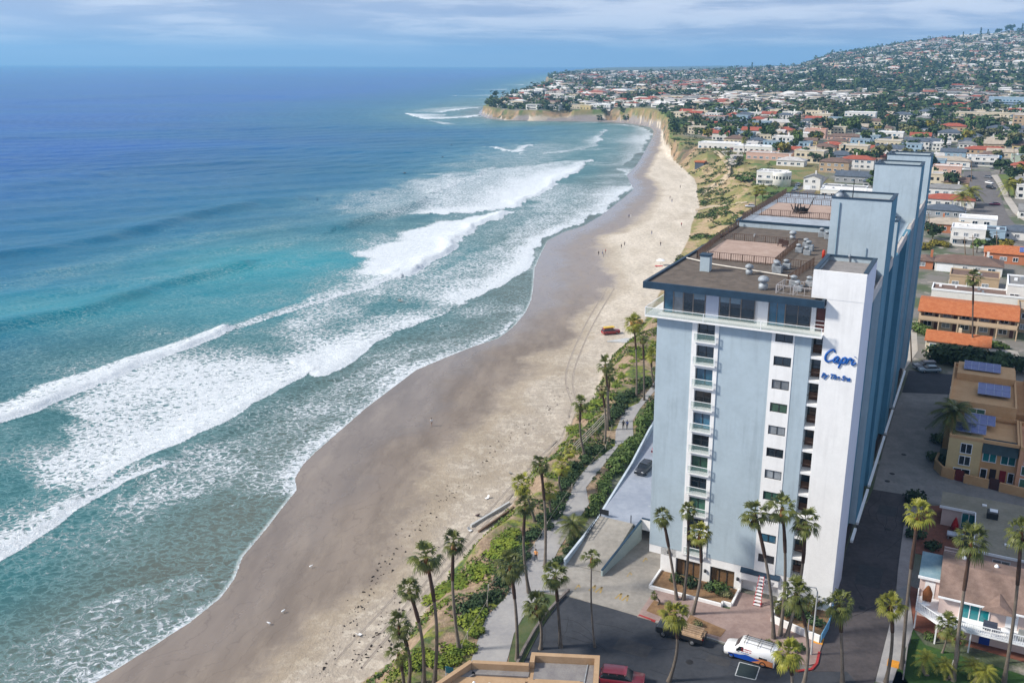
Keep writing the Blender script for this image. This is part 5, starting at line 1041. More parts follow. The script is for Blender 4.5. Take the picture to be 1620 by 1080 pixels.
for px,py,dz,ang,kd,c_,lb in ((1470,588,.05,2,'sedan',('silverblue',(.20,.28,.33)),'silver blue sedan parked across the street behind the alley'),(1462,583,.05,5,'suv',('grey',(.12,.13,.15)),'grey car behind the silver blue sedan'),
   (1565,428,.05,-25,'sedan',('silver',(.42,.44,.50)),'silver car parked behind the shed roof by the hedge'),(1450,418,.05,-20,'sedan',('black',(.012,.013,.016)),'black car at the tower end of the concrete lot'),(1525,300+38,.1,60,'sedan',('white',(.74,.76,.80)),'white car under the palms at the near end of the far street'),
   (1573,325,.1,-15,'sedan',('wine',(.16,.01,.05)),'wine red car crossing the far street junction'),(1567,299,.1,110,'suv',('black',(.012,.013,.016)),'black car parked nearest in the row on the far street'),(1565,291,.1,110,'sedan',('white',(.74,.76,.80)),'white car second in the row on the far street'),(1563,282,.1,110,'sedan',('grey',(.12,.13,.15)),'grey car third in the row on the far street'),
   (1528,270,.1,-20,'suv',('white',(.74,.76,.80)),'white car at the left head of the far street'),(1536,282,.1,100,'sedan',('teal',(.03,.10,.13)),'dark teal car on the left kerb of the far street'),(1572,268,.1,-20,'sedan',('grey',(.12,.13,.15)),'grey car at the right head of the far street'),(1543,318,.1,110,'suv',('black',(.012,.013,.016)),'dark car by the tree on the left kerb'),
   (1163,252,.1,60,'suv',('grey',(.12,.13,.15)),'dark grey car on the clifftop cul-de-sac'),(1156,243,.1,70,'sedan',('black',(.012,.013,.016)),'black car by the entrance of the clifftop cul-de-sac'),(1161,237,.1,-10,'suv',('maroon',(.13,.010,.022)),'dark red car before the white clifftop villas'),
   (1255,306,.1,60,'suv',('grey',(.12,.13,.15)),'grey car parked along the park kerb nearest the tower roof'),(1259,300,.1,60,'sedan',('silverblue',(.20,.28,.33)),'pale car parked second along the park kerb'),(1262,294,.1,60,'sedan',('silver',(.42,.44,.50)),'silver car parked third along the park kerb'),(1284,283,.1,-15,'suv',('white',(.74,.76,.80)),'white van in the driveway of the white gabled house'),
   (1187,328,.0,-20,'sedan',('silver',(.42,.44,.50)),'silver car just above the dark roof rail')):
    x,y,z = W(px,py); vehicle(kd,x,y,z+dz,R(ang),c_,lb,'car',detail=(y<330))
# beach patrol truck
x,y,z = W(966,528); bt = vehicle('suv',x,y,z,R(-160),('red',(.30,.02,.02)),'red lifeguard truck with a yellow roof load on the sand','lifeguard truck'); MB().box(-.9,1.9,-.6,.6,1.78,1.98).build('rescue_board', pm('yellow_board',(.62,.42,.05),.5), bt)
x,y,z = W(985,538); m = MB(); m.prism([(-4,-1.2),(1,-2.4),(4.5,.6),(1,1.4)], -.3, .12); o = m.build('sand_slab', pm('bleached_concrete',(.42,.43,.43),.85,.15,1), None,(x,y,z+.05)); tag(o,'pale slab of fresh sand and concrete beside the lifeguard truck','slab')
m = MB(); m.box(-1.6,1.6,-1,1,0,1.1); m.prism([(-1.8,-1.2),(1.8,-1.2),(1.8,1.2),(-1.8,1.2)],1.1,1.25); x,y,z = W(978,519); o = m.build('beach_hut', pm('ochre_paint',(.45,.25,.08),.7), None,(x+5,y+3,z)); tag(o,'small ochre storage hut near the lifeguard truck','hut')
# ================================================================== people
SKIN = pm('skin',(.42,.25,.17),.6,.1,2)
def person(x, y, z, ang, top, bottom, label, pose='walk', hair=(.05,.03,.02), group=None, s=1.0):
    """one continuous skinned body with clothing shells as children"""
    st = .22 if pose == 'walk' else .05
    V_ = dict(pel=(0,0,.95),ch=(0,0,1.25),nk=(0,.01,1.47),hd=(0,.02,1.60),ht=(0,.02,1.72),
      ls=(-.19,0,1.40),le=(-.26,-.03+st*.4,1.13),lw=(-.25,.06+st*.6,.92),lh=(-.24,.08+st*.7,.83),rs=(.19,0,1.40),re=(.26,-.03-st*.4,1.13),rw=(.25,.05-st*.3,.92),rh=(.24,.07-st*.3,.83),
      lp=(-.10,0,.90),lk=(-.11,.04-st*.2,.50),la=(-.11,-st,.10),lt=(-.12,-st+.16,.04),rp=(.10,0,.90),rk=(.11,.10+st*.4,.50),ra=(.11,st,.09),rtt=(.12,st+.17,.04))
    E_ = [('pel','ch'),('ch','nk'),('nk','hd'),('hd','ht'),('ch','ls'),('ls','le'),('le','lw'),('lw','lh'),('ch','rs'),('rs','re'),('re','rw'),('rw','rh'),('pel','lp'),('lp','lk'),('lk','la'),('la','lt'),('pel','rp'),('rp','rk'),('rk','ra'),('ra','rtt')]
    Rd = dict(pel=.15,ch=.16,nk=.06,hd=.095,ht=.07,ls=.07,le=.05,lw=.035,lh=.04,rs=.07,re=.05,rw=.035,rh=.04,lp=.095,lk=.065,la=.045,lt=.04,rp=.095,rk=.065,ra=.045,rtt=.04)
    ks = list(V_); me = bpy.data.meshes.new('body'); me.from_pydata([V_[k] for k in ks],[(ks.index(a),ks.index(b)) for a,b in E_],[])
    o = bpy.data.objects.new('person', me); COL.objects.link(o); md = o.modifiers.new('s','SKIN')
    for i,k in enumerate(ks): me.skin_vertices[0].data[i].radius = (Rd[k],Rd[k]*(.75 if k in('pel','ch') else 1)); me.skin_vertices[0].data[i].use_root = (k=='pel')
    o.modifiers.new('u','SUBSURF').levels = 1; bpy.context.view_layer.update(); dg = bpy.context.evaluated_depsgraph_get(); m2 = bpy.data.meshes.new_from_object(o.evaluated_get(dg)); o.modifiers.clear(); o.data = m2
    m2.materials.clear(); tm, bmn = pm('cloth_%d_%d_%d'%tuple(int(c*99) for c in top),top,.85,.1,4), pm('cloth_%d_%d_%d'%tuple(int(c*99) for c in bottom),bottom,.85,.1,4)
    for mm in (SKIN,tm,bmn,pm('shoe',(.3,.3,.32),.7,.2,4)): m2.materials.append(mm)
    for p in m2.polygons:
        c = p.center; p.material_index = 3 if c.z < .09 else (2 if c.z < .98 and abs(c.x) < .2 else (1 if .98 <= c.z < 1.45 and (abs(c.x)<.2 or c.z > 1.15) else 0)); p.use_smooth = True
    h = MB().blob((0,.0,1.68),.105,0,10,1.05).build('hair', pm('hair_%d'%int(hair[0]*100),hair,.8,.2,4), o)
    o.location = (x,y,z); o.rotation_euler = (0,0,ang); o.scale = (s,s,s); return tag(o,label,'person',group)
WH,BK,OR_,BL,GY,RD = (.7,.7,.7),(.02,.02,.025),(.75,.33,.10),(.04,.08,.25),(.2,.2,.22),(.4,.04,.04)
for px,py,a,tp_,bt_,lb,ps in ((848,887,170,OR_,BK,'walker in an orange top and black leggings on the near promenade','walk'),(986,679,0,BK,BK,'left walker of the couple in dark clothes on the promenade','walk'),(992,679,5,BL,BK,'right walker of the couple wearing blue on the promenade','walk'),(1034,617,0,GY,BK,'person in grey at the tower end of the promenade','stand'),
  (683,674,30,WH,SKIN and (.35,.25,.2),'lone person in white standing on the wet sand','walk'),(947,404,0,BK,BK,'leftmost bather of the group at the water edge','stand'),(953,403,20,WH,BL,'bather in white in the group at the water edge','stand'),(958,401,60,RD,BK,'bather in red in the group at the water edge','stand'),(955,407,90,BK,GY,'bather in black closest of the group at the water edge','stand'),
  (983,393,40,BK,BK,'person in black walking on the bright sand behind the bathers','walk'),(988,389,10,GY,BK,'person in grey walking on the bright sand behind the bathers','walk'),(995,345,0,BL,BK,'person in blue by the shallow water','stand'),(998,344,90,WH,WH,'person in white by the shallow water','stand'),(1076,298,0,BK,BK,'person standing on the sand below the brown slope','stand'),
  (1060,315,30,GY,BK,'person in grey halfway up the bright beach','walk'),(1063,320,0,BK,BL,'person in black halfway up the bright beach','walk'),(1078,358,0,RD,BK,'person in red near the edge of the brown slope','stand'),(1045,389,0,BK,BK,'person sitting low on the bright sand','stand'),(1031,371,0,GY,BL,'distant person near the tower roof line','stand')):
    x,y,z = W(px,py); person(x,y,z+(.05 if px in (848,986,992,1034) else 0),R(a),tp_,bt_,lb,ps)
x,y = loc2w(14.7,-.6); wk = person(x,y,1.0,R(200),BL,BK,'worker in blue at the top of the red and white ladder','stand'); wk.location.z = 1.35
# striped ladder
lad = empty('ladder',(*loc2w(14.7,-1.5),.14),-YAW,'red and white striped step ladder leaning at the entrance awning','ladder')
m = MB(); m2 = MB()
for s_ in (-.42,.42): m.obox((s_,-.5),(s_,.1),.07,0,.15); 
for s_ in (-.42,.42): m.tube([(s_,-.8,0),(s_*.7,.9,3.2)],.05,6)
m.build('side_rails', pm('ladder_red',(.50,.05,.06),.5), lad)
for k in range(9):
    f = k/8; 
    if k%1 == 0: st_ = MB().box(-.42+.1*f,.42-.1*f,-.85+1.6*f,-.6+1.6*f,.15+2.8*f,.24+2.8*f).build('ladder_step', pm('ladder_white',(.78,.78,.8),.5), lad)
# loungers on the sand
for px,py,c1,lb in ((770,789,WH,'white towel and chair by the tyre tracks, nearer the palms'),(807,749,WH,'white beach chair on the tyre tracks, farther up'),(755,816,(.08,.05,.05),'dark bundle on the sand beside the concrete strip'),(569,1005,WH,'white and dark bundle near the bottom of the beach'),(744,840,WH,'small white bag at the near end of the concrete strip')):
    x,y,z = W(px,py); r = empty('beach_chair',(x,y,z),random.uniform(0,6),lb,'beach chair'); r.scale = (.7,.7,.7); cm = pm('cloth_%d_%d_%d'%tuple(int(c*99) for c in c1),c1,.85,.1,4)
    MB().box(-.32,.32,-.35,.3,.2,.27).build('seat', cm, r); MB().add([(-.32,.28,.24),(.32,.28,.24),(.32,.62,.85),(-.32,.62,.85),(-.32,.33,.22),(.32,.33,.22),(.32,.67,.83),(-.32,.67,.83)],[(0,1,2,3),(7,6,5,4),(0,3,7,4),(1,5,6,2),(3,2,6,7)]).build('backrest', cm, r)
    for a in (-.3,.3):
        for b_ in (-.3,.28): MB().box(a-.02,a+.02,b_-.02,b_+.02,0,.2).build('leg', STEEL, r)
x,y,z = W(1045,420); r = empty('beach_umbrella',(x,y,z),0,'white beach umbrella with a red towel near the tower roof edge','umbrella'); MB().tube([(0,0,0),(0,0,2.2)],.03,6).build('pole',STEEL,r); MB().lathe([(1.6,1.8),(1.0,2.15),(0,2.35)],n=10).build('canopy',PAINTW,r); MB().box(-2,.6,-1.6,-.4,.03,.12).build('towel',pm('ladder_red',(.50,.05,.06),.5),r)
# shore birds
for px,py,lb in ((448,969,'white gull lowest on the wet sand near the tide line'),(426,988,'white gull nearest the bottom of the wet sand'),(492,898,'white gull highest on the smooth wet sand')):
    x,y,z = W(px,py); r = empty('gull',(x,y,z),random.uniform(0,6),lb,'gull'); m = MB().tube([(-.25,0,.26),(-.1,0,.30),(.1,0,.33),(.2,0,.40),(.26,0,.42)],[.02,.11,.10,.06,.05],8); m.tube([(.26,0,.42),(.36,0,.40)],[.02,.005],5)
    for s_ in (-.04,.04): m.tube([(0,s_,.25),(0,s_,0)],.012,4)
    m.build('body', PAINTW, r)
# surfers far out
for px,py,lb in ((633,476,'surfer paddling in the white water'),(714,229,'surfer waiting beyond the breakers, rightmost'),(700,249,'surfer waiting beyond the breakers, middle'),(640,274,'surfer waiting beyond the breakers, nearest')):
    x,y = at(px,py,-5.6); r = empty('surfer',(x,y,-5.6),random.uniform(0,6),lb,'surfer'); MB().tube([(-1.2,0,.1),(-.4,0,.12),(.6,0,.12),(1.3,0,.2)],[.05,.26,.24,.03],8).build('surfboard',pm('board',(.3,.3,.3),.4),r); MB().tube([(-.9,0,.25),(-.2,0,.35),(.2,0,.5),(.3,0,.75)],[.09,.17,.16,.10],8).build('torso',pm('wetsuit',(.01,.01,.012),.6),r)
# wrack line
random.seed(5); m = MB(); KL = [(505,1075),(545,1000),(575,950),(598,905),(622,868),(655,838),(688,800),(722,772),(762,735),(800,700),(838,672),(872,645)]; K2 = [(600,985),(630,940),(655,905),(690,860)]
for L_,n_,jx in ((KL,280,13),(K2,50,12),([(560,1050),(600,1010),(640,965)],90,18),([(880,640),(905,610)],20,10)):
    for k in range(n_):
        t_ = random.random()**1.1*(len(L_)-1); i = min(int(t_),len(L_)-2); f = t_-i; px = L_[i][0]*(1-f)+L_[i+1][0]*f+random.gauss(0,jx*.6); py = L_[i][1]*(1-f)+L_[i+1][1]*f+random.gauss(0,jx*.5)
        x,y = at(px,py,-4.75); z = hz(x,y); s_ = random.choice((.06,.08,.12,.16,.24))*random.uniform(.7,1.3); n = 7; a0 = random.random()*6
        el = random.uniform(.16,.6); an = random.uniform(0,3.1); ring = []
        for j in range(n):
            a = a0+6.283*j/n; r = s_*random.uniform(.5,1.3); xx_,yy_ = r*math.cos(a), r*math.sin(a)*el; ring.append((x+xx_*math.cos(an)-yy_*math.sin(an), y+xx_*math.sin(an)+yy_*math.cos(an)))
        m.add([(a,b,z-.05) for a,b in ring]+[(a*.6+x*.4,b*.6+y*.4,z+.09*s_/.2) for a,b in ring],[(j,(j+1)%n,(j+1)%n+n,j+n) for j in range(n)]+[tuple(range(n,2*n))])
tag(m.build('seaweed', pm('kelp',(.028,.021,.016),.8,.3,3)), kind='stuff')
# street lamp and poles
sx_,sy_ = at(1283,1036); r = empty('street_lamp',(sx_,sy_,.1),0,'tall pale street lamp at the alley corner by the blue fence','street lamp'); MB().tube([(0,0,0),(0,0,3),(0,0,8.0),(-.2,0,8.5),(-1.0,-.1,8.7)],[.11,.09,.07,.06,.05],10).build('pole',pm('pale_pole',(.42,.43,.43),.6),r); MB().tube([(-.9,-.1,8.68),(-1.6,-.15,8.7)],[.12,.14],8).build('lamp_head',pm('pale_pole',(.42,.43,.43),.6),r)
sx_,sy_ = at(1277,1010); m = MB().tube([(sx_,sy_,0),(sx_,sy_,2.6)],.06,6); m.tube([(sx_,sy_,2.6),(sx_+.3,sy_,2.9),(sx_+.1,sy_,3.1)],.06,6); tag(m.build('sign_post', pm('grey_rail',(.34,.33,.34),.5,.1)), 'short grey curved post beside the right planter wall', 'post')
for px,py,tx,ty,lb in ((1540,415,1539,372,'yellowish utility pole behind the brown garage roof'),(1527,403,1526,375,'short utility pole beside the white modern house'),(1577,398,1577,365,'utility pole left of the tiled ranch'),(1472,372,1469,337,'white pole beside the terracotta walled house'),(1526,345,1527,310,'pole in front of the far street palms'),(1537,288,1537,255,'pole at the left kerb of the far street'),(1600,520,1598,500,'dark post at the right end of the apartments'),(1442,572,1440,515,'dark utility pole at the far corner of the tower'),(1293,296,1293,262,'pole beside the park street behind the tower roof'),(1605,263,1604,228,'pale pole by the green house at the right')):
    x,y,z = W(px,py); tp = up_at(tx,ty,y); r = empty('utility_pole',(x,y,z),0,lb,'utility pole'); MB().tube([(0,0,0),(tp.x-x,0,tp.z-z)],[.16,.11],6).build('pole',pm('pole_wood',(.22,.15,.09),.9,.2,2),r); MB().box(tp.x-x-1.1,tp.x-x+1.1,-.06,.06,tp.z-z-.9,tp.z-z-.75).build('crossarm',pm('pole_wood',(.22,.15,.09),.9,.2,2),r)
# viewpoint board on the bluff end
x,y,z = W(706,1075); r = empty('notice_board',(x,y,z),R(-20),'teal backed notice board on a post at the bluff viewpoint','notice board'); MB().tube([(0,0,0),(0,0,1.6)],.06,6).build('post',PAINTW,r); MB().box(-.05,.9,-.05,.05,1.0,1.75).build('panel',pm('teal_panel',(.03,.16,.20),.5),r)
# ================================================================== near buildings by the alley
PKW = pm('pink_stucco',(.60,.47,.43),.85,.08,.6,bump=.3,col2=(.66,.53,.48)); SHG = pm('brown_shingle',(.17,.115,.095),.95,.2,1.5,bump=.5,col2=(.27,.19,.155),stripe=((.1,.1,3.2),.25)); GRF = pm('grey_green_roof',(.20,.185,.14),.95,.2,.4,bump=.4,col2=(.29,.265,.21))
TEAL = glass('teal_glass',(.01,.17,.19),.1,.2); BLD = pm('blue_door',(.015,.05,.28),.5,.1,1); ORTILE = pm('orange_clay_tile',(.46,.13,.045),.85,.25,1.2,bump=.6,col2=(.60,.22,.09),stripe=((4.2,1.2,.1),.42,0.44)); TANW = pm('tan_stucco',(.52,.30,.14),.85,.12,.5,bump=.3,col2=(.60,.38,.20)); CRMW = pm('cream_stucco',(.60,.46,.24),.85,.08,.5,bump=.3); SALM = pm('salmon_stucco',(.64,.34,.20),.85,.08,.5,bump=.3)
def bldg(name, u, v, label, cat='house', group=None, z=0.0): return empty(name, (*loc2w(u,v),z), -YAW, label, cat, group)
def win(par, u0,u1,z0,z1, v=0.0, face='f', gm=None, frame=PAINTW, n=2, name='window'):
    """window on the front (f: looking -v), left (l: looking -u) or right side; v is the wall plane"""
    gm = gm or GLD; fr = .09; m = MB(); g = MB()
    def bx(M,a0,a1,d0,d1,b0,b1):
        if face=='f': M.box(a0,a1,v-d1,v-d0,b0,b1)
        elif face=='r': M.box(v+d0,v+d1,a0,a1,b0,b1)
        else: M.box(v-d1,v-d0,a0,a1,b0,b1)
    bx(g,u0,u1,.0,.035,z0,z1); o = g.build(name, gm, par)
    bx(m,u0-.05,u1+.05,.0,.10,z0-.06,z0+.04); bx(m,u0-.05,u1+.05,.0,.10,z1-.04,z1+.06)
    for k in range(n+1):
        x = u0+(u1-u0)*k/n; bx(m,x-.05,x+.05,.0,.09,z0+.04,z1-.04)
    m.build('window_frame', frame, o); return o
def hip_roof(w,d,z0,rise,ov=.4,axis='u'):
    m = MB(); x0,x1,y0,y1 = -ov,w+ov,-ov,d+ov; k = min(x1-x0,y1-y0)/2
    if x1-x0 >= y1-y0: r = [(x0+k,(y0+y1)/2),(x1-k,(y0+y1)/2)]
    else: r = [((x0+x1)/2,y0+k),((x0+x1)/2,y1-k)]
    vs = [(x0,y0,z0),(x1,y0,z0),(x1,y1,z0),(x0,y1,z0),(r[0][0],r[0][1],z0+rise),(r[1][0],r[1][1],z0+rise),(x0,y0,z0-.15),(x1,y0,z0-.15),(x1,y1,z0-.15),(x0,y1,z0-.15)]
    if x1-x0 >= y1-y0: fs = [(0,1,5,4),(1,2,5),(2,3,4,5),(3,0,4)]
    else: fs = [(0,1,4),(1,2,5,4),(2,3,5),(3,0,4,5)]
    return m.add(vs, fs+[(0,6,7,1),(1,7,8,2),(2,8,9,3),(3,9,6,0),(6,9,8,7)])
def gable_roof(w,d,z0,rise,ov=.4,axis='u'):
    m = MB(); x0,x1,y0,y1 = -ov,w+ov,-ov,d+ov
    if axis == 'u': vs = [(x0,y0,z0),(x1,y0,z0),(x1,(y0+y1)/2,z0+rise),(x0,(y0+y1)/2,z0+rise),(x0,y1,z0),(x1,y1,z0)]
    else: vs = [(x0,y0,z0),(x0,y1,z0),((x0+x1)/2,y1,z0+rise),((x0+x1)/2,y0,z0+rise),(x1,y0,z0),(x1,y1,z0)]
    vs += [(x,y,z-.14) for x,y,z in vs]
    return m.add(vs, [(0,1,2,3),(3,2,5,4),(9,8,7,6),(10,11,8,9),(0,6,7,1),(4,5,11,10),(0,3,9,6),(3,4,10,9),(1,7,8,2),(2,8,11,5)])
# pink house nearest the street (u 32..50, v 1.7..10)
H = bldg('pink_house',32.0,1.7,'two storey pink house with brown shingle roof and white balcony by the street')
MB().box(2.4,20,0,8.2,0,5.25).box(0.1,2.4,2.6,8.2,0,5.25).build('wall',PKW,H)
r_ = MB(); r_.add([(2.2,-.6,5.2),(20.4,-.6,5.2),(20.4,4.6,6.7),(2.2,4.6,6.7),(20.4,8.5,5.9),(2.2,8.5,5.9),(2.2,-.6,5.05),(20.4,-.6,5.05),(20.4,8.5,5.75),(2.2,8.5,5.75)],[(0,1,2,3),(3,2,4,5),(0,6,7,1),(0,3,6),(3,5,9,6),(1,7,8,2),(2,8,4),(5,4,8,9)]).add([(6.6,-1.3,5.1),(10.2,-1.3,5.1),(8.4,1.6,6.0),(8.4,-.9,5.9)],[(0,1,3),(0,3,2),(1,2,3)]); rf = r_.build('roof',SHG,H)
for x,y in ((8,6.8),(13,7.4),(4.5,7.2)): MB().lathe([(0,0),(.25,0),(.25,.3),(.1,.5),(0,.5)],(x,y,6.1),10).build('roof_vent',PAINTW,rf)
fl = MB(); fl.box(-.1,2.2,2.4,8.4,5.26,5.42).build('flat_roof',pm('weathered_blue_roof',(.13,.24,.30),.8,.4,.8,col2=(.24,.34,.38)),H); MB().box(-.16,2.3,2.25,2.4,5.2,5.5).build('fascia',PAINTW,H)
MB().box(2.2,20.4,-.72,-.6,5.02,5.22).build('gutter',PAINTW,H)
b_ = MB(); b_.prism([(2.6,-2.4),(20,-2.5),(20,-.01),(2.39,-.01),(2.39,2.59),(.09,2.59),(.05,-.4)],2.55,2.75); bal = b_.build('balcony',PAINTW,H)
m = MB()
for p,q in (((.1,2.5),(.1,-.4)),((.1,-.4),(2.6,-2.35)),((2.6,-2.35),(20,-2.45))):
    L_ = math.hypot(q[0]-p[0],q[1]-p[1]); n = int(L_/.22); m.obox(p,q,.10,3.72,3.8); m.obox(p,q,.07,2.85,2.92)
    for k in range(n+1):
        x,y = p[0]+(q[0]-p[0])*k/n, p[1]+(q[1]-p[1])*k/n; w_ = .06 if k%8==0 else .022; m.box(x-w_,x+w_,y-w_,y+w_,2.75,3.72)
m.build('railing',PAINTW,bal)
for x,y in ((.2,-.2),(2.5,-2.2),(6.0,-2.25),(10,-2.3),(14.5,-2.3),(18.5,-2.35)): MB().box(x-.08,x+.08,y-.08,y+.08,0,2.55).build('post',PAINTW,H)
win(H,4.6,7.6,2.85,4.75,0,gm=TEAL,n=3); win(H,12.2,14.4,2.8,4.7,0,gm=TEAL); MB().box(9.3,10.5,-.05,-.002,2.8,4.8).build('door',PAINTW,H); MB().box(7.0,8.1,-.06,-.002,0,2.05).build('door',BLD,H); win(H,12.0,15.5,.3,1.9,0,gm=GLD); MB().box(.7,1.8,2.53,2.59,2.8,4.9).build('door',PAINTW,H)
for x,y,c1,nm in ((1.1,.9,(.16,.06,.02),'closed_parasol'),): 
    r = empty(nm,(*loc2w(32+x,1.7+y),2.76),0,'closed rust brown parasol on the corner of the white balcony','parasol'); MB().lathe([(0,0),(.25,.05),(.1,.3),(.5,.6),(.55,1.6),(.2,2.4),(0,2.6)],n=10).build('canopy',pm('rust_canvas',(.22,.08,.025),.8,.3,2),r)
def table(u,v,z,label,top=PAINTW,s=1):
    r = empty('patio_table',(*loc2w(u,v),z),-YAW,label,'table'); MB().lathe([(0,.72),(.5*s,.72),(.5*s,.76),(0,.76)],n=14).build('tabletop',top,r); MB().tube([(0,0,0),(0,0,.72)],.05,6).build('leg',STEEL,r); return r
table(33.1,1.7,2.76,'round white table under the rust parasol'); table(41.5,.1,2.76,'pale patio table on the long balcony',s=1.3)
r = empty('grill',(*loc2w(39.8,.5),2.76),-YAW,'covered dark grill against the railing beside the teal window','grill'); MB().box(-.7,.7,-.3,.3,.2,1.0).build('cover',pm('dark_canvas',(.05,.06,.09),.8),r); 
r = empty('deck_seat',(*loc2w(43.4,.3),2.76),-YAW,'pale grey bench on the balcony near the white door','bench'); MB().box(-.8,.8,-.4,.3,0,.45).build('seat',pm('grey_canvas',(.3,.31,.3),.8),r); MB().box(-.8,.8,.3,.45,0,.95).build('backrest',pm('grey_canvas',(.3,.31,.3),.8),r)
# garden gate, statue
wall('garden_wall',[(32.0,-1.0),(31.8,-3.2),(31.9,-8.6)],.15,.9,pm('grey_block',(.20,.19,.19),.9),'narrow grey wall between the sidewalk and the pink house lawn','wall')
x_,y_,z_ = W(1506,1062); r = empty('statue',(x_,y_,z_),0,'slender white statue on the pink house lawn','statue'); MB().lathe([(.3,0),(.25,.1),(.10,.25),(.14,.8),(.16,1.1),(.07,1.3),(.1,1.45),(0,1.6)],n=10).build('figure',PAINTW,r)
# pink cottage with the grey green roof
H = bldg('pink_cottage',33.5,17.8,'single storey pink cottage with a grey green flat roof and dark patio')
MB().box(4.9,20,0,15,0,2.9).box(0,4.9,10.8,15,0,2.9).build('wall',PKW,H)
rf = MB(); rf.box(4.3,20.5,-.5,15.3,2.92,3.12).box(-.3,4.3,10.4,15.3,2.92,3.10); rf = rf.build('roof',GRF,H); f_ = MB(); f_.box(4.2,20.6,-.62,-.5,2.85,3.2).box(4.18,4.3,-.62,10.3,2.85,3.2).box(-.4,4.18,10.28,10.4,2.85,3.2); f_.build('fascia',PAINTW,H)
c_ = MB(); c_.box(5.6,7.0,9.2,10.6,3.12,4.0); c_.build('skylight_box',pm('black_metal',(.02,.022,.025),.5),rf); MB().box(5.9,6.9,9.7,10.5,4.0,4.12).build('skylight',PAINTW,rf)
for x,y in ((8.0,2.6),(9.2,5.0),(11,6),(5.2,13)): MB().box(x-.2,x+.4,y-.2,y+.2,3.12,3.3).build('roof_vent',PAINTW,rf)
win(H,6.6,8.6,.8,2.2,0,gm=GLC); win(H,2.6,4.4,.2,2.5,10.8,gm=TEAL)
r = empty('patio_set',(*loc2w(35.6,25.2),.08),-YAW,'grey and white covered patio table on the brick patio','patio table'); MB().box(-1.1,1.1,-.6,.6,.5,.72).build('cover',pm('pale_canvas',(.42,.46,.52),.8,.3,1),r); 
for a in (-.9,.9):
    for b_ in (-.4,.4): MB().box(a-.05,a+.05,b_-.05,b_+.05,0,.5).build('leg',STEEL,r)
r = empty('patio_parasol',(*loc2w(35.4,27.0),.08),0,'folded bright red parasol on the brick patio','parasol'); MB().tube([(0,0,0),(0,0,2.3)],.04,6).build('pole',STEEL,r); MB().lathe([(0,.5),(.6,.55),(.45,1.3),(.12,2.2),(0,2.4)],n=9).build('canopy',pm('red_canvas',(.35,.01,.015),.8,.15,2),r)
for k in range(2): tag(MB().box(0,2.6,0,.25,0,.4).build('garden_bench',PKW,None,(*loc2w(34.4,20.6+k*.9),.06),-YAW),'low pale bench slab on the dark patio, %s of the two'%('nearer' if k==0 else 'farther'),'bench','patio benches')
# tan townhouses
H = bldg('townhouse_block',31.9,45.6,'tan and salmon three storey townhouses with solar panels on flat roofs','townhouse')
m = MB(); m.box(1.2,6.0,0,11,0,6.6,0); m.box(11.2,22,-.3,11,0,6.4,1); m.box(6.0,11.2,.8,11,0,6.2,2); m.box(.3,10.6,11,32,0,8.4,2); m.box(12.2,24,13,32,0,8.4,2); m.box(10.6,12.2,14,32,0,7,2); m.box(1.0,10.4,24,31,8.4,9.6,2); m.box(13,23,24,31,8.4,9.6,2)
m.build('wall',[CRMW,SALM,TANW],H)
m = MB(); parapet(m,1.2,11.1,.0,11,6.6,7.1,.3); parapet(m,11.2,22,-.3,11,6.41,7.0,.3); parapet(m,.3,10.6,11.1,32,8.41,9.0,.3); parapet(m,12.2,24,13,32,8.41,9.0,.3); m.build('parapet',TANW,H)
MB().add([(6.1,-.25,5.0),(11.1,-.25,5.0),(11.1,1.4,6.9),(6.1,1.4,6.9),(6.1,1.4,5.0),(11.1,1.4,5.0)],[(0,1,2,3),(0,3,4),(1,5,2)]).build('slate_roof',pm('dark_slate',(.045,.075,.085),.8,.2,1,stripe=((3,.1,.1),.3)),H)
SOL = pm('solar_panel',(.05,.075,.24),.25,.2,.8,col2=(.08,.12,.34),spec=.7); SOLF = pm('panel_frame',(.30,.36,.50),.4)
def solar(par,u0,u1,v0,v1,z,tilt=.5):
    o = MB().add([(u0,v0,z),(u1,v0,z),(u1,v1,z+tilt),(u0,v1,z+tilt),(u0,v0,z-.06),(u1,v0,z-.06),(u1,v1,z+tilt-.06),(u0,v1,z+tilt-.06)],[(0,1,2,3),(7,6,5,4),(0,4,5,1),(1,5,6,2),(2,6,7,3),(3,7,4,0)]).build('solar_panel',SOL,par); m = MB(); nu = max(1,int((u1-u0)/1.1))
    for k in range(nu+1):
        x = u0+(u1-u0)*k/nu; m.obox((x,v0),(x,v1),.05,z+.002,z+.03,0,z+tilt+.002,z+tilt+.03)
    for k in range(3):
        f = k/2; m.obox((u0,v0+(v1-v0)*f),(u1,v0+(v1-v0)*f),.05,z+tilt*f+.003,z+tilt*f+.034)
    m.build('panel_frame',SOLF,o)
for a in ((1.9,6.3,2.0,4.6,7.2),(3.0,7.6,6.2,9.4,7.2),(12.2,18,2.0,4.8,7.1),(12.2,18,5.8,9.0,7.1),(4.6,9.6,16,20.5,9.0),(2.0,8.0,26,29.5,9.9),(15.6,22,16,20.5,9.0),(13.8,21,26,29.5,9.9)): solar(H,*a)
for a in ((3.0,4.6,4.4,6.0),(3.0,4.6,2.4,3.9),(2.4,4.8,.5,1.7)): win(H,a[0],a[1],a[2],a[3],0,gm=GLD)
for a in ((6.3,8.2,3.3,4.9),(8.9,10.9,3.3,4.9)): win(H,a[0],a[1],a[2],a[3],.8,gm=TEAL)
for a in ((12.0,14.2,4.4,6.0),(11.8,14.6,2.5,4.0),(11.8,14.6,.5,1.9),(16,19,4.4,6.0),(16,19,2.5,4.0),(16,19,.5,1.9)): win(H,a[0],a[1],a[2],a[3],-.3,gm=GLG,n=3)
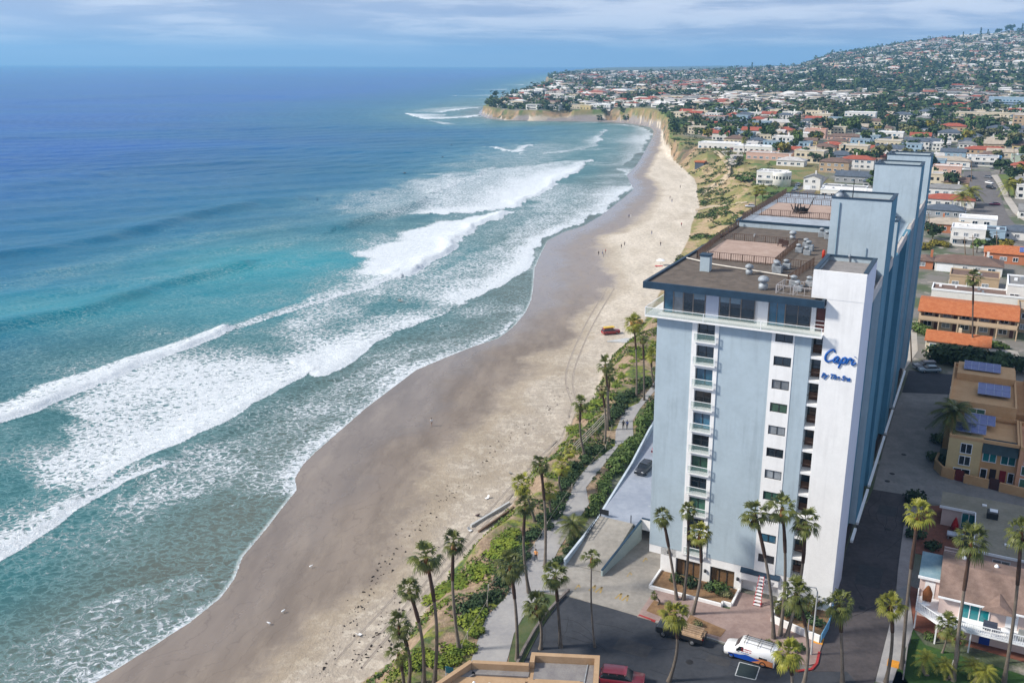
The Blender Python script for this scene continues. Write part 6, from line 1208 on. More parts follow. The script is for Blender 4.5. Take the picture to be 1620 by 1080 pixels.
for a,b,c_ in ((7.6,8.5,(.03,.015,.015)),(9.0,9.9,(.22,.015,.02))): MB().box(a,b,.72,.79,0,2.2).build('door',pm('door_%d'%int(c_[0]*100),c_,.5),H)
win(H,6.3,7.2,.3,2.0,.8,gm=GLD,n=1); win(H,10.2,11.0,.3,2.0,.8,gm=GLD,n=1); win(H,3.4,6.0,7.2,8.0,11,gm=GLG); win(H,14.6,16.8,7.2,8.0,13,gm=GLG)
for v_ in (14,18,22,26): win(H,v_,v_+1.4,4.2,5.6,.3,'l',gm=GLD)
g_ = wall('garden_wall',[(31.9,50.5),(31.6,47.5),(32.8,45.2),(34.6,44.6)],.35,1.7,TANW,'curved tan garden wall at the alley corner of the townhouses','wall'); wall('garden_wall',[(36.0,44.2),(39.5,43.7)],.35,1.5,TANW,'short tan garden wall between the two townhouse gates','wall'); wall('garden_wall',[(41.0,43.4),(46,42.6),(54,41.4)],.35,1.5,TANW,'long tan garden wall in front of the salmon townhouse','wall')
for a,b,c_,lb in (((34.7,44.6),(35.9,44.3),(.14,.02,.02),'dark red wooden gate in the tan wall'),((39.6,43.7),(40.9,43.4),(.07,.03,.03),'dark brown gate in the tan wall')): m = MB().obox(loc2w(*a),loc2w(*b),.1,.05,1.9); tag(m.build('garden_gate',pm('gate_%d'%int(c_[0]*100),c_,.6)),lb,'gate')
for k,(px,py) in enumerate(((1585,757),(1612,760),(1537,738))):
    x,y = at(px,py); r = MB().lathe([(0,0),(.3,0),(.42,.6),(.36,.62),(0,.5)],(0,0,0),12).build('planter_pot',PAINTW,None,(x,y,1.45 if k<2 else 0)); tag(r,('white pot on the tan wall, left of the two','white pot on the tan wall, right of the two','white pot beside the dark townhouse door')[k],'plant pot')
# tan house whose roof is at the bottom of the frame (its eaves at 7 m)
FGX = lambda x,y: at(x,y,7.0)
TANR = pm('tan_roof_coating',(.34,.225,.13),.9,.15,.5,bump=.3,col2=(.42,.29,.18)); FGD = pm('grey_roof_gutter',(.16,.15,.155),.9,.3,1,col2=(.24,.23,.22))
x0,y0 = -4.5,60.0; H = empty('beach_house',(x0,y0,0),R(-4),'tan stucco house with stepped flat roof decks below the promenade','house')
def fg(x,y): a = R(4); dx,dy = x-x0,y-y0; return (dx*math.cos(a)-dy*math.sin(a), dx*math.sin(a)+dy*math.cos(a))
q = [fg(*FGX(*p)) for p in ((833,1031),(941,1026),(956,1078))]; print('FG',q,[fg(*FGX(*p)) for p in ((833,1048),(745,1050),(708,1080),(1028,1077),(958,1077))])
m = MB(); m.prism([(-.05,-6),(-.05,12.55),(6.6,12.55),(6.6,-6)],-.5,6.2); m.prism([(-10.5,-6),(-8.2,7.2),(-5.6,10.9),(-.06,10.9),(-.06,-6)],-.5,6.1); m.prism([(6.61,-6),(6.61,7.9),(11.2,7.9),(11.2,-6)],-.5,6.6); m.build('wall',TANR,H)
m = MB()
for p,q_,wd,z0,z1 in (((0,12.35),(6.75,12.35),.5,6.2,7.0),((6.5,12.1),(6.5,-4),.5,6.2,7.0),((.2,12.1),(.2,11.1),.45,6.2,7.0),((-5.6,10.75),(-.05,10.75),.45,6.1,7.0),((-5.7,10.85),(-8.4,7.2),.45,6.1,7.0),((-8.3,7.3),(-10.6,-2),.45,6.1,7.0),((6.7,7.7),(11.2,7.7),.4,6.6,7.0)): m.obox(p,q_,wd,z0,z1)
m.build('parapet',TANR,H)
m = MB(); m.box(.45,6.2,9.6,12.05,6.205,6.25,0); m.obox((-5.5,10.2),(.0,10.2),.7,6.105,6.3,0); m.obox((-5.4,10.2),(-8.0,6.9),.7,6.105,6.3,0); m.box(5.3,6.2,-4,9.6,6.205,6.26,0); m.build('roof_gutter',FGD,H)
m = MB(); m.box(-7.2,-.2,-4,9.3,6.11,6.35); m.box(.7,5.0,8.3,9.2,6.2,6.62); m.box(-.6,5.2,-4,7.9,6.2,6.5); m.build('roof_deck',TANR,H)
for x,y in ((3.0,8.4),(-3.5,8.2),(-2.2,8.1),(-5,8.3)): MB().lathe([(0,0),(.18,0),(.12,.25),(0,.28)],(x,y,6.4),8).build('roof_vent',PAINTW,H)
MB().tube([(5.6,12,6.3),(5.3,8,6.3),(5.2,2,6.3)],.06,6).build('drain_pipe',STEEL,H)
# ================================================================== the neighbourhood
WCOL = {'white':(.66,.65,.62),'cream':(.58,.51,.38),'pink':(.55,.36,.29),'grey':(.33,.34,.35),'blue':(.30,.42,.52),'tan':(.42,.31,.20),'terracotta':(.42,.16,.08),'green':(.40,.47,.38),'yellow':(.55,.44,.22),'bright blue':(.05,.22,.45)}
RCOL = {'grey':(.20,.20,.20),'brown':(.15,.10,.08),'red':(.30,.08,.05),'orange':(.46,.15,.06),'white':(.62,.61,.59),'beige':(.36,.31,.25),'slate':(.08,.10,.13),'pale':(.42,.41,.40)}
def wm_(c): return pm('wall_'+c.replace(' ','_'), WCOL[c], .85, .08, .4)
def rm_(c): return ORTILE if c=='orange' else pm('roof_'+c, RCOL[c], .9, .22, .5, bump=.4)
HN = [0]
def house(px, py, w_, d_, h_, wc, rc, roof, label, cat='house', rz=0.0, group=None, garage=False, balcony=False, steps=None, name=None, far=False):
    """front-left base corner at a pixel; parts: wall, roof, windows (> frame), door"""
    x,y,z = W(px,py); H = empty(name or ('apartment_building' if h_ > 7.5 else 'house'),(x,y,z),-YAW+rz,label,cat,group); rnd = random.Random(int(px*7+py*13)); WM, RM = wm_(wc), rm_(rc)
    MB().box(0,w_,0,d_,-1.5,h_).build('wall',WM,H); ro = None
    if roof == 'flat':
        m = MB(); parapet(m,-.12,w_+.12,-.12,d_+.12,h_+.01,h_+.5,.3); m.build('parapet',PAINTW if wc=='white' else WM,H); ro = MB().box(.18,w_-.18,.18,d_-.18,h_,h_+.14).build('roof',RM,H)
        for k in range(rnd.randint(1,4)): a,b = rnd.uniform(1,w_-2),rnd.uniform(1,d_-2); s_ = rnd.uniform(.4,1.0); MB().box(a,a+s_,b,b+s_,h_+.14,h_+.14+s_*.8).build('roof_unit',STEEL if k%2 else PAINTW,ro)
    elif roof == 'hip': ro = hip_roof(w_,d_,h_+.08,min(w_,d_)*.18).build('roof',RM,H)
    elif roof == 'gable': ro = gable_roof(w_,d_,h_+.08,d_*.22).build('roof',RM,H)
    elif roof == 'gableside': ro = gable_roof(w_,d_,h_+.08,w_*.2,axis='v').build('roof',RM,H); MB().add([(0,0,h_),(w_,0,h_),(w_/2,0,h_+w_*.19),(0,.2,h_),(w_,.2,h_),(w_/2,.2,h_+w_*.19)],[(0,1,2),(5,4,3)]).build('gable',WM,H)
    if roof != 'flat' and not far: a = rnd.uniform(.2,.8)*w_; MB().box(a,a+.7,d_*.55,d_*.55+.7,h_,h_+d_*.25+.7).build('chimney',WM,ro)
    fl_ = max(1,int(h_/2.7)); 
    for f in range(fl_):
        zb = f*2.7+.9 if fl_>1 else .9; n = max(1,int(w_/3.6)); u = .8
        for k in range(n):
            ww = rnd.uniform(1.1,2.2); u = .8+k*(w_-1.2)/n
            if garage and f == 0 and k == 0: MB().box(.6,min(w_*.45,5.2),-.06,-.002,0,2.2).build('garage_door',PAINTW,H); continue
            if u < (min(w_*.45,5.2)+.3 if garage and f==0 else 0): continue
            gm_ = rnd.choice([GLD,GLD,GLC,GLB])
            if far: MB().box(u,min(u+ww,w_-.3),-.05,-.002,zb,zb+1.25).build('window',gm_,H)
            else: win(H,u,min(u+ww,w_-.3),zb,zb+1.25,-.002,gm=gm_)
        if not far: 
            for k in range(max(1,int(d_/5))): win(H,1+k*4.5,2.2+k*4.5,zb,zb+1.1,w_+.002,'r',gm=GLD); win(H,1+k*4.5,2.2+k*4.5,zb,zb+1.1,-.002,'l',gm=GLD)
        if balcony and f > 0: b_ = MB().box(.2,w_-.2,-1.3,-.06,f*2.7-.1,f*2.7+.08).build('balcony',PAINTW,H); MB().box(.2,w_-.2,-1.32,-1.26,f*2.7+.08,f*2.7+.95).build('railing',WM,b_)
    HN[0] += 1; return H
# orange-tiled apartments: shed roof towards the street, two storeys behind a gallery
H = bldg('apartment_building',22.6,129.5,'long two storey apartments with a ribbed orange tile roof and gallery','apartments')
MB().box(.5,21.5,1.6,9,0,5.6).box(0,.5,-.1,9,0,4.9).build('wall',pm('peach_stucco',(.50,.38,.26),.85,.08,.5),H)
MB().add([(-.4,-.6,4.9),(22,-.6,4.9),(22,4.6,6.9),(-.4,4.6,6.9),(22,9.3,6.4),(-.4,9.3,6.4),(-.4,-.6,4.75),(22,-.6,4.75),(22,9.3,6.2),(-.4,9.3,6.2)],[(0,1,2,3),(3,2,4,5),(0,6,7,1),(0,3,5,9,6),(1,7,8,4,2),(5,4,8,9)]).build('roof',ORTILE,H)
g_ = MB().box(0,21.8,-.3,1.6,2.55,2.75).build('gallery',pm('peach_stucco',(.50,.38,.26)),H); MB().box(0,21.8,-.36,-.24,2.75,3.7).build('parapet_rail',pm('peach_stucco',(.50,.38,.26)),g_)
for k in range(6): MB().box(.2+k*4.3,.45+k*4.3,-.3,-.05,0,2.55).build('post',pm('peach_stucco',(.5,.38,.26)),H); MB().box(.2+k*4.3,.45+k*4.3,-.3,-.05,3.7,4.78).build('post',pm('peach_stucco',(.5,.38,.26)),H)
for k in range(5):
    for z_ in (.6,3.3): win(H,1.2+k*4.2,3.0+k*4.2,z_+.2,z_+1.4,1.6,gm=GLC if k%2 else GLD); MB().box(3.6+k*4.2,4.4+k*4.2,1.52,1.59,z_-.5,z_+1.4).build('door',pm('brown_door',(.10,.04,.03),.6),H)
house(1463,556,13,7,2.8,'cream','orange','gable','small cream house with an orange tiled roof behind the tower corner')
sheet('concrete_lot', [(1440,428),(1520,438),(1500,470),(1470,466),(1450,520),(1452,555),(1428,590),(1424,520),(1430,450)], .05, pm('sunny_concrete',(.34,.31,.27),.9,.2,.25,col2=(.44,.41,.37)))  # paler copy of the alley concrete, sunshine put into its colour
sheet('courtyard', [(1462,527),(1610,556),(1620,580),(1500,560),(1470,548)], .05, pm('sunny_concrete',(.34,.31,.27)))
HS = [(1471,482,23,7,4.2,'white','brown','flat','white walled flat building with a brown roof behind the orange apartments',{}),(1500,455,13,9,3.6,'tan','brown','flat','brown roofed wing behind the tall palm',{}),
 (1478,428,19,10,2.9,'white','brown','hip','white garage with a wide brown hipped roof and closed doors',{'garage':True}),(1448,424,5,8,2.6,'terracotta','brown','hip','small terracotta lean-to beside the white garage',{}),
 (1556,414,24,10,3.2,'terracotta','orange','hip','orange tiled ranch house with dark solar panels',{}),(1588,492,14,12,7.0,'white','grey','flat','tall white flat roofed house at the right edge behind the apartments',{'balcony':True}),(1606,525,10,9,5.5,'tan','beige','flat','tan block at the right end of the orange apartments',{}),
 (1466,366,16,10,3.2,'terracotta','beige','hip','terracotta walled bungalow with a pale hipped roof',{}),(1502,388,11,9,6.2,'white','white','flat','white modern stepped house with dark tall windows',{'balcony':True}),(1514,368,13,8,5.6,'white','white','flat','white modern block with a roof slot behind the stepped house',{}),(1536,378,11,8,3.6,'blue','slate','flat','low blue and white house with a slate roof beside the modern house',{}),
 (1582,378,20,9,3.2,'white','slate','hip','white bungalow under a wide slate roof at the right edge',{}),(1462,342,15,10,3.0,'grey','slate','hip','grey house with a slate roof tight against the tower tops',{}),(1462,325,20,10,3.2,'white','red','hip','long white house with a dusty red roof beside the last lift tower',{}),(1463,308,19,9,3.4,'white','grey','hip','white house with a grey roof below the white apartment block',{}),
 (1474,282,14,9,6.4,'pink','white','flat','pink and white apartment block beside the far street',{'balcony':True}),(1470,262,22,11,3.4,'white','beige','hip','white house with a broad beige hipped roof at the head of the street',{}),(1487,248,15,9,3.2,'blue','slate','gable','pale blue house with slate gables near the street head',{}),
 (1528,262,17,10,5.4,'white','slate','flat','white two storey house with slate roof facing down the far street',{'balcony':True}),(1556,262,9,8,5.0,'bright blue','slate','flat','bright blue house facing down the far street',{}),(1525,243,26,10,3.0,'tan','red','hip','long house with a coral red hipped roof behind the blue house',{}),(1560,248,18,9,3.2,'cream','beige','gable','cream house with a beige roof right of the coral roof',{}),
 (1598,262,14,10,5.8,'green','slate','flat','pale green house with a slate roof at the right edge',{}),(1604,300,14,12,4.5,'cream','grey','hip','cream house with a grey roof beside the golden trees',{}),(1610,345,14,10,3.0,'white','grey','gable','white porch house at the right edge above the junction',{}),
 (1196,292,14,11,6.4,'white','pale','flat','white curved villa above the green park slope',{'balcony':True}),(1104,236,34,12,4.2,'white','white','flat','long white clifftop villa with a terrace above the cul-de-sac',{}),(1160,240,26,11,3.8,'white','white','flat','long low white villa right of the clifftop villa',{}),(1180,252,28,12,4.0,'pink','pale','flat','pale pink flat house behind the white curved villa',{}),
 (1228,262,16,10,3.2,'white','pale','hip','white house with a pale roof above the curved villa',{}),(1258,246,17,11,3.6,'cream','beige','hip','cream house with a conical beige roof',{}),(1270,300,8,10,5.6,'white','grey','gableside','white gabled house beside the park street',{'garage':True}),(1295,272,16,11,5.8,'tan','brown','hip','tan two storey house with a brown roof before the tower',{}),(1330,266,18,10,5.4,'white','red','hip','white house with a red and slate roof left of the lift tower',{}),
 (1320,288,20,10,3.4,'grey','slate','gable','grey gabled house with many small peaks',{}),(1300,305,20,9,3.0,'white','grey','flat','grey roofed low house just above the tower roof',{}),(1296,322,24,9,6.2,'white','white','flat','white modern house with green glass beyond the tower roof',{'balcony':True}),(1298,236,15,10,3.2,'terracotta','red','hip','house with a bright red tiled roof among trees',{}),(1340,243,17,10,3.4,'white','red','gable','white house with a red gabled roof left of the lift tower top',{}),(1383,248,17,10,5.4,'white','slate','gable','white two storey house with slate roof behind the lift towers',{}),
 (1272,218,16,10,6.6,'pink','orange','flat','salmon pink block house on the slope',{}),(1256,222,14,9,5.2,'white','white','flat','white block joined to the salmon pink house',{}),(1308,222,26,10,3.2,'pink','brown','hip','long pink house with a brown roof',{}),(1352,220,20,10,3.6,'green','pale','flat','pale green house behind the round dark tree',{}),(1388,222,18,10,6.0,'white','white','flat','white stepped house with terraces upslope',{'balcony':True}),
 (1335,193,28,14,9.0,'white','white','flat','pale four level apartment building with stacked balconies upslope',{'balcony':True}),(1195,200,34,14,4.0,'grey','pale','hip','large grey roofed clifftop house with dormers',{}),(1140,200,26,12,3.6,'blue','slate','hip','blue grey roofed house in the dark trees',{}),(1090,195,34,14,6.6,'grey','orange','flat','terraced house with dark balconies and salmon roof on the clifftop',{'balcony':True}),
 (1485,212,20,12,6.4,'tan','red','hip','salmon brown house with steep roofs upslope',{}),(1430,232,24,10,4.0,'grey','slate','gable','slate roofed row behind the last lift tower',{}),(1500,188,70,14,6.5,'cream','pale','flat','very long low apartment block with a pale roof upslope',{'balcony':True}),(1562,172,46,16,13,'blue','white','flat','large pale blue building at the right edge upslope',{'balcony':True}),(1600,210,24,24,14,'tan','pale','flat','tall tan apartment building at the right edge',{}),
 (786,170,22,12,4.5,'white','brown','flat','white house at the tip of the headland',{}),(803,171,18,12,4.5,'white','white','flat','bright white house second along the headland',{'balcony':True}),(828,172,24,12,4,'pink','red','flat','long dark red roofed house on the headland',{}),(876,170,16,12,4.2,'white','white','flat','white house above the headland bushes',{}),(905,172,18,12,4.5,'cream','pink' if False else 'beige','flat','cream house in the middle of the headland cliff',{}),(918,176,14,12,4.5,'yellow','white','flat','pale yellow house close to the cliff edge',{}),(935,175,26,14,6,'white','white','flat','large white house row above the tan cliff',{'balcony':True}),(975,150,46,20,9,'blue','white','flat','pale blue block left of the long brown building behind the headland',{}),(1000,149,110,24,9,'tan','white','flat','long brown and white institutional building behind the headland',{})]
for a in HS:
    px,py,w_,d_,h_,wc,rc,rf_,lb,kw = a; H = house(px,py,w_,d_,h_,wc,rc,rf_,lb,far=(py<245),**kw)
    if 'curved' in lb and py == 292:
        MB().lathe([(0,-2),(4.6,-2),(4.6,6.4),(4.6,7.0),(4.3,7.0),(4.3,6.6),(0,6.6)],(12.5,1.5,0),28).build('round_bay',wm_('white'),H)
        for k in range(7): a_ = R(-160+k*22); MB().obox((12.5+4.62*math.cos(a_),1.5+4.62*math.sin(a_)),(12.5+4.62*math.cos(a_+.2),1.5+4.62*math.sin(a_+.2)),.08,3.6,5.0).build('window',GLD,H)
    if 'solar' in lb: solar(H,10,16,1.0,4.0,4.0,1.0)
x,y,z = W(1108,263); H = empty('lookout_hut',(x,y,z),-YAW,'small hut with an orange roof on the brown slope above the beach','hut'); MB().box(-3,3,-2.5,2.5,-2,2.6).build('wall',pm('roof_slate',RCOL['slate']),H); MB().box(-3.4,3.4,-2.9,2.9,2.6,3.4).build('roof',ORTILE,H)
# rows of houses filling the slope: eight kinds, copied; the 200 that show largest as things, the rest as one mass
def drape(name, pts, mat, dz=.12, n=10):
    """a strip between two pixel polylines laid on the terrain"""
    A_, B_ = pts; m = MB(); rows = []
    for k in range(n+1):
        f = k/n
        def pk(L_): s_ = f*(len(L_)-1); i = min(int(s_),len(L_)-2); q = s_-i; return W(L_[i][0]*(1-q)+L_[i+1][0]*q, L_[i][1]*(1-q)+L_[i+1][1]*q)
        a,b = pk(A_),pk(B_); rows.append([(a[0]+(b[0]-a[0])*j/4, a[1]+(b[1]-a[1])*j/4) for j in range(5)])
    vs = [(x,y,hz(x,y)+dz) for r in rows for x,y in r]; fs = [(i*5+j,i*5+j+1,i*5+j+6,i*5+j+5) for i in range(n) for j in range(4)]
    o = MB().add(vs,fs).build(name,mat); return tag(o, kind='structure')
SUNA = pm('sunny_asphalt',(.105,.098,.098),.9,.2,.3,col2=(.155,.145,.142))  # paler copy of the asphalt, sunshine put into its colour
drape('road', ([(1540,368),(1535,330),(1528,290),(1524,271)],[(1640,392),(1592,340),(1580,300),(1566,271)]), SUNA); drape('sidewalk', ([(1640,362),(1606,342),(1590,318),(1578,292),(1568,278)],[(1640,352),(1614,335),(1598,312),(1586,290),(1578,277)]), pm('sunny_concrete',(.34,.31,.27)), .2)
drape('lawn', ([(1580,277),(1590,297),(1600,312)],[(1604,275),(1606,295),(1612,310)]), pm('bright_lawn',(.08,.13,.03),.95,.25,.4,col2=(.13,.16,.04)), .22); drape('road', ([(1252,312),(1268,295),(1280,282)],[(1282,312),(1300,292),(1312,280)]), SUNA)
drape('path', ([(1128,240),(1140,250),(1150,264),(1146,278),(1130,290),(1108,305)],[(1134,238),(1146,248),(1157,262),(1154,282),(1136,296),(1112,310)]), pm('sandy_path',(.42,.34,.24),.95,.15,.5), .15, 14); drape('road', ([(1140,240),(1150,250),(1154,262)],[(1172,236),(1176,248),(1172,258)]), pm('sunny_concrete',(.34,.31,.27)), .18)
drape('path', ([(1100,331),(1120,326),(1150,322),(1180,318)],[(1100,334),(1122,329),(1152,325),(1182,321)]), pm('sandy_path',(.42,.34,.24)), .12, 12)
def far_proto(seed, wc, rc, roof, w_, d_, h_):
    rnd = random.Random(seed); m = MB(); m.box(0,w_,0,d_,-3,h_,0)
    q = {'flat':None,'hip':hip_roof(w_,d_,h_+.05,min(w_,d_)*.2),'gable':gable_roof(w_,d_,h_+.05,d_*.24)}[roof]
    if q is None: parapet(m,-.15,w_+.15,-.15,d_+.15,h_,h_+.5,.35,0); m.box(.25,w_-.25,.25,d_-.25,h_,h_+.15,1)
    else: m.add(q.v,q.f,1)
    for f in range(max(1,int(h_/2.8))):
        for k in range(int(w_/3)):
            a = .7+k*3+rnd.random(); m.box(a,a+rnd.uniform(.9,2.0),-.06,-.002,f*2.8+.8,f*2.8+2.1,2)
        for k in range(int(d_/4)): m.box(w_+.002,w_+.06,1+k*4,2.4+k*4,f*2.8+.9,f*2.8+2.0,2); m.box(-.06,-.002,1+k*4,2.4+k*4,f*2.8+.9,f*2.8+2.0,2)
    if rnd.random() < .5: m.box(w_*.6,w_*.6+.9,d_*.5,d_*.5+.9,h_,h_+2.6,0)
    o = m.build('x',[wm_(wc),rm_(rc),GLD]); d = o.data; bpy.data.objects.remove(o); return d
FP = [(far_proto(60+i,*a),a) for i,a in enumerate((('white','grey','hip',13,10,3.2),('white','white','flat',15,11,5.6),('cream','brown','hip',14,10,3.4),('pink','red','hip',13,11,3.6),('white','red','gable',14,9,5.4),('tan','beige','gable',12,10,3.4),('grey','slate','hip',13,10,3.4),('white','pale','gable',12,9,3.2),('blue','grey','flat',14,10,5.6),('cream','pale','flat',16,12,6.2),('white','slate','hip',15,10,5.8),('yellow','brown','gable',12,9,3.4)))]
taken = [(o.location.x,o.location.y) for o in scene.objects if o.parent is None and o.get('category') in ('house','apartments','hut','townhouse')]
tk_ = np.array(taken); rnd = random.Random(77); cand = []
def clear_road(x,y):
    for (ax,ay),(bx_,by_),r_ in ROADSEG:
        dx,dy = bx_-ax,by_-ay; t_ = max(0,min(1,((x-ax)*dx+(y-ay)*dy)/(dx*dx+dy*dy))); 
        if math.hypot(x-ax-dx*t_,y-ay-dy*t_) < r_: return False
    return True
ROADSEG = [(W(1590,365)[:2],W(1548,272)[:2],15),(W(1266,310)[:2],W(1296,282)[:2],13),(W(1150,240)[:2],W(1150,262)[:2],22)]
for i in range(-45,135):
    for j in range(8,165):
        u = -560+i*17+rnd.uniform(-2,2); v = 95+j*19+(j//2)*7+rnd.uniform(-2,2); x,y = loc2w(u,v); t_ = x/max(y,1)
        if y > 3300 or t_ < -.12 or t_ > .85 or y < 60: continue
        if y < 240 and not (u > 62 or (v > 112 and -6 < u < 16)): continue
        cand.append((x,y))
P = np.array(cand); hh_, dt_, ds_, il_, ln_, bl_ = height(P, True)
ok = il_ & (dt_ > np.interp(P[:,1],[60,235,250,420,520,640,760],[24,24,70,80,62,34,14])); dn_ = vnoise(P,160,71); t__ = P[:,0]/P[:,1]
dens = np.where(P[:,1]<900,.80,np.where(P[:,1]<1500,.74,.66))*np.where((P[:,1]>1500)&(P[:,1]<2300)&(t__>.2)&(t__<.5),.45,1)
# rows of the crest, where the photograph's terraces of pale houses run
items = []
for k in np.where(ok)[0]:
    x,y = P[k]; r1 = rnd.random()
    dmin = np.min(np.hypot(tk_[:,0]+7-x, tk_[:,1]+3-y)); lim = 19 if y < 700 else 24
    if dmin < lim or not clear_road(x,y): items.append((x,y,hh_[k],'skip')); continue
    items.append((x,y,hh_[k],'house' if r1 < dens[k]*(.55+.9*dn_[k]) else 'tree'))
def cam_seen(x,y,z):   # inside the photograph's frame?
    dz = z-HC; f = y*cp-dz*sp; u_ = y*sp+dz*cp; a = PPX+FPX*x/f; b = 540-FPX*u_/f; return -20 < a < 2300 and b > 20 and a < 1600+y*1.2, a, b
vis = [it+(cam_seen(*it[:3])) for it in items if it[3]!='skip']; hs = sorted([i for i in vis if i[3]=='house'], key=lambda i:i[1]); trs = sorted([i for i in vis if i[3]=='tree'], key=lambda i:i[1])
def region(a,b,y):
    if a < 1045: return 'headland' if y < 1600 else 'beyond headland'
    side = 'left of lift towers' if a < 1330 else ('above lift towers' if a < 1480 else 'right of lift towers')
    row = 'nearest rows' if y < 450 else 'middle rows' if y < 750 else 'upper rows' if y < 1200 else 'foot of hill'
    return row+' '+side
LBL = {}
def relabel():
    for lab, L_ in LBL.items():
        L_.sort(key=lambda t_: t_[0])
        for k,(a,o) in enumerate(L_):
            o['label'] = lab if len(L_) == 1 else (lab+', '+(ORD[k] if k else 'first')+' from left' if k < len(ORD) else lab)
SM = MB(); nh = 0
for x,y,z,_,seen,a,b in hs:
    if not seen: continue
    d_,(wc,rc,rf_,w_,dd,h_) = FP[rnd.randrange(len(FP))]; rz = -YAW+rnd.choice([0,0,math.pi/2])*0+rnd.uniform(-.04,.04)+( .25*math.sin(x/200+y/300) if y>900 else 0)
    if nh < 215 and a < 1640 and y > 240:
        o = link_mesh('house', d_, None, (x-7,y-3,z), rz); reg = region(a,b,y); s_ = rnd.uniform(.85,1.1); o.scale = (s_,s_,s_)
        lab = '%s %s house, %s %s roof, %s'%(wc,'two-storey' if h_>5 else 'low',rc,{'flat':'flat','hip':'hipped','gable':'gabled'}[rf_],reg)
        tag(o, lab, 'house', '%s houses with %s roofs'%(wc,rc)); LBL.setdefault(lab,[]).append((a,o)); nh += 1
    else:
        big = 1.0 if y < 1500 else 1.25; q = far_box = None; wm_i = rnd.choice([0,0,0,0,1,2]); ca,sa = math.cos(rz),math.sin(rz); W2,D2,H2 = w_*big*rnd.uniform(.9,1.7),dd*big,h_*big*rnd.uniform(.9,1.25)
        def tr(p): return (x+p[0]*ca-p[1]*sa, y+p[0]*sa+p[1]*ca, z+p[2])
        vs = [tr(p) for p in ((0,0,-4),(W2,0,-4),(W2,D2,-4),(0,D2,-4),(0,0,H2),(W2,0,H2),(W2,D2,H2),(0,D2,H2))]; SM.add(vs,[(0,1,5,4),(1,2,6,5),(2,3,7,6),(3,0,4,7)],wm_i)
        k = D2/2; vr = [tr(p) for p in ((-.5,-.5,H2),(W2+.5,-.5,H2),(W2+.5,D2+.5,H2),(-.5,D2+.5,H2),(k,k,H2+(k*.35 if rf_!='flat' else .05)),(W2-k,k,H2+(k*.35 if rf_!='flat' else .05)))]; SM.add(vr,[(0,1,5,4),(1,2,5),(2,3,4,5),(3,0,4)],4+rnd.choice([0,1,2,3,4,3]))
        for f in range(max(1,int(H2/3))): SM.add([tr(p) for p in ((W2*.12,-.08,f*3+1),(W2*.88,-.08,f*3+1),(W2*.88,-.08,f*3+2.1),(W2*.12,-.08,f*3+2.1))],[(0,1,2,3)],9)
tag(SM.build('distant_houses',[wm_('white'),wm_('cream'),wm_('pink'),wm_('tan'),rm_('grey'),rm_('brown'),rm_('red'),rm_('white'),rm_('beige'),GLD]), kind='stuff')
# trees between the houses: the nearer 230 as things, the far wood as one mass
allt = []
for x,y,z,_,seen,a,b in trs:
    if seen: allt.append((x,y,z,a,b,1.0))
for x,y,z,_,seen,a,b in hs:
    for k in range(3 if y < 900 else 2):
        if seen and rnd.random() < .72:
            xx_,yy_ = x+rnd.choice([-11,10,4,-4])+rnd.uniform(-2,2), y+rnd.choice([-9,12,9])+rnd.uniform(-2,2)
            if clear_road(xx_,yy_) and np.min(np.hypot(tk_[:,0]+8-xx_, tk_[:,1]+3-yy_)) > 13: allt.append((xx_,yy_,None,a,b,rnd.uniform(.55,.95)))
zz_ = height(np.array([[t_[0],t_[1]] for t_ in allt])); allt = [t_[:2]+(float(z_),)+t_[3:] for t_,z_ in zip(allt,zz_)]; allt.sort(key=lambda t_:t_[1])
TS = [('dark',0),('mid',1),('dark',2),('olive',0),('mid',3),('mid',4),('dark',3),('dark',4),('olive',4),('dark',1),('mid',0),('yellow',0)]; nt_ = 0; FM = []
cn = {'dark':'dark green','mid':'green','olive':'olive','yellow':'yellow green'}; kn = ['round tree','spreading flat tree','narrow conifer','oval tree','wide domed tree']
for x,y,z,a,b,s0 in allt:
    if nt_ < 235 and a < 1640 and y > 240:
        c_,k = TS[rnd.randrange(len(TS))]; s_ = s0*rnd.uniform(.75,1.2)*(1.3 if y<600 else 1.4); lab = '%s %s, %s'%(cn[c_],kn[k],region(a,b,y))
        LBL.setdefault(lab,[]).append((a,mk_tree(x,y,z,s_,k,c_,lab,cn[c_]+' trees among the houses',trunk=(y<520)))); nt_ += 1
    else: FM.append((x,y,z,s0))
relabel()
extra = []
for k in range(9000):
    y = 900+2600*rnd.random()**1.2; t_ = rnd.uniform(-.1,.60); extra.append((t_*y,y))
E_ = np.array(extra); hE, dtE, dsE, ilE, _, _ = height(E_, True); vn = vnoise(E_,210,91); tE = E_[:,0]/E_[:,1]
keepE = ilE & (dtE>8) & (vn > np.where((E_[:,1]>1450)&(E_[:,1]<2450)&(tE>.17),.37,.52)); 
for k in np.where(keepE)[0]: FM.append((E_[k,0],E_[k,1],hE[k],rnd.uniform(.8,1.5)))
for (xa,xb,ya,yb,n_,s1) in ((1375,1500,140,182,90,1.5),(1150,1262,128,152,60,1.3),(1200,1335,112,138,60,1.4),(1540,1620,112,150,50,1.4),(1440,1560,196,206,18,1.3),(1330,1372,182,205,14,1.3),(860,900,172,184,16,.9),(940,1000,176,186,14,.8),(1060,1180,196,212,60,1.1),(1500,1620,62,80,26,1.3)):
    for k in range(n_): q_ = W(rnd.uniform(xa,xb),rnd.uniform(ya,yb)); FM.append((q_[0],q_[1],q_[2],s1*rnd.uniform(.7,1.3)))
rq = np.random.default_rng(3); tv = []; 
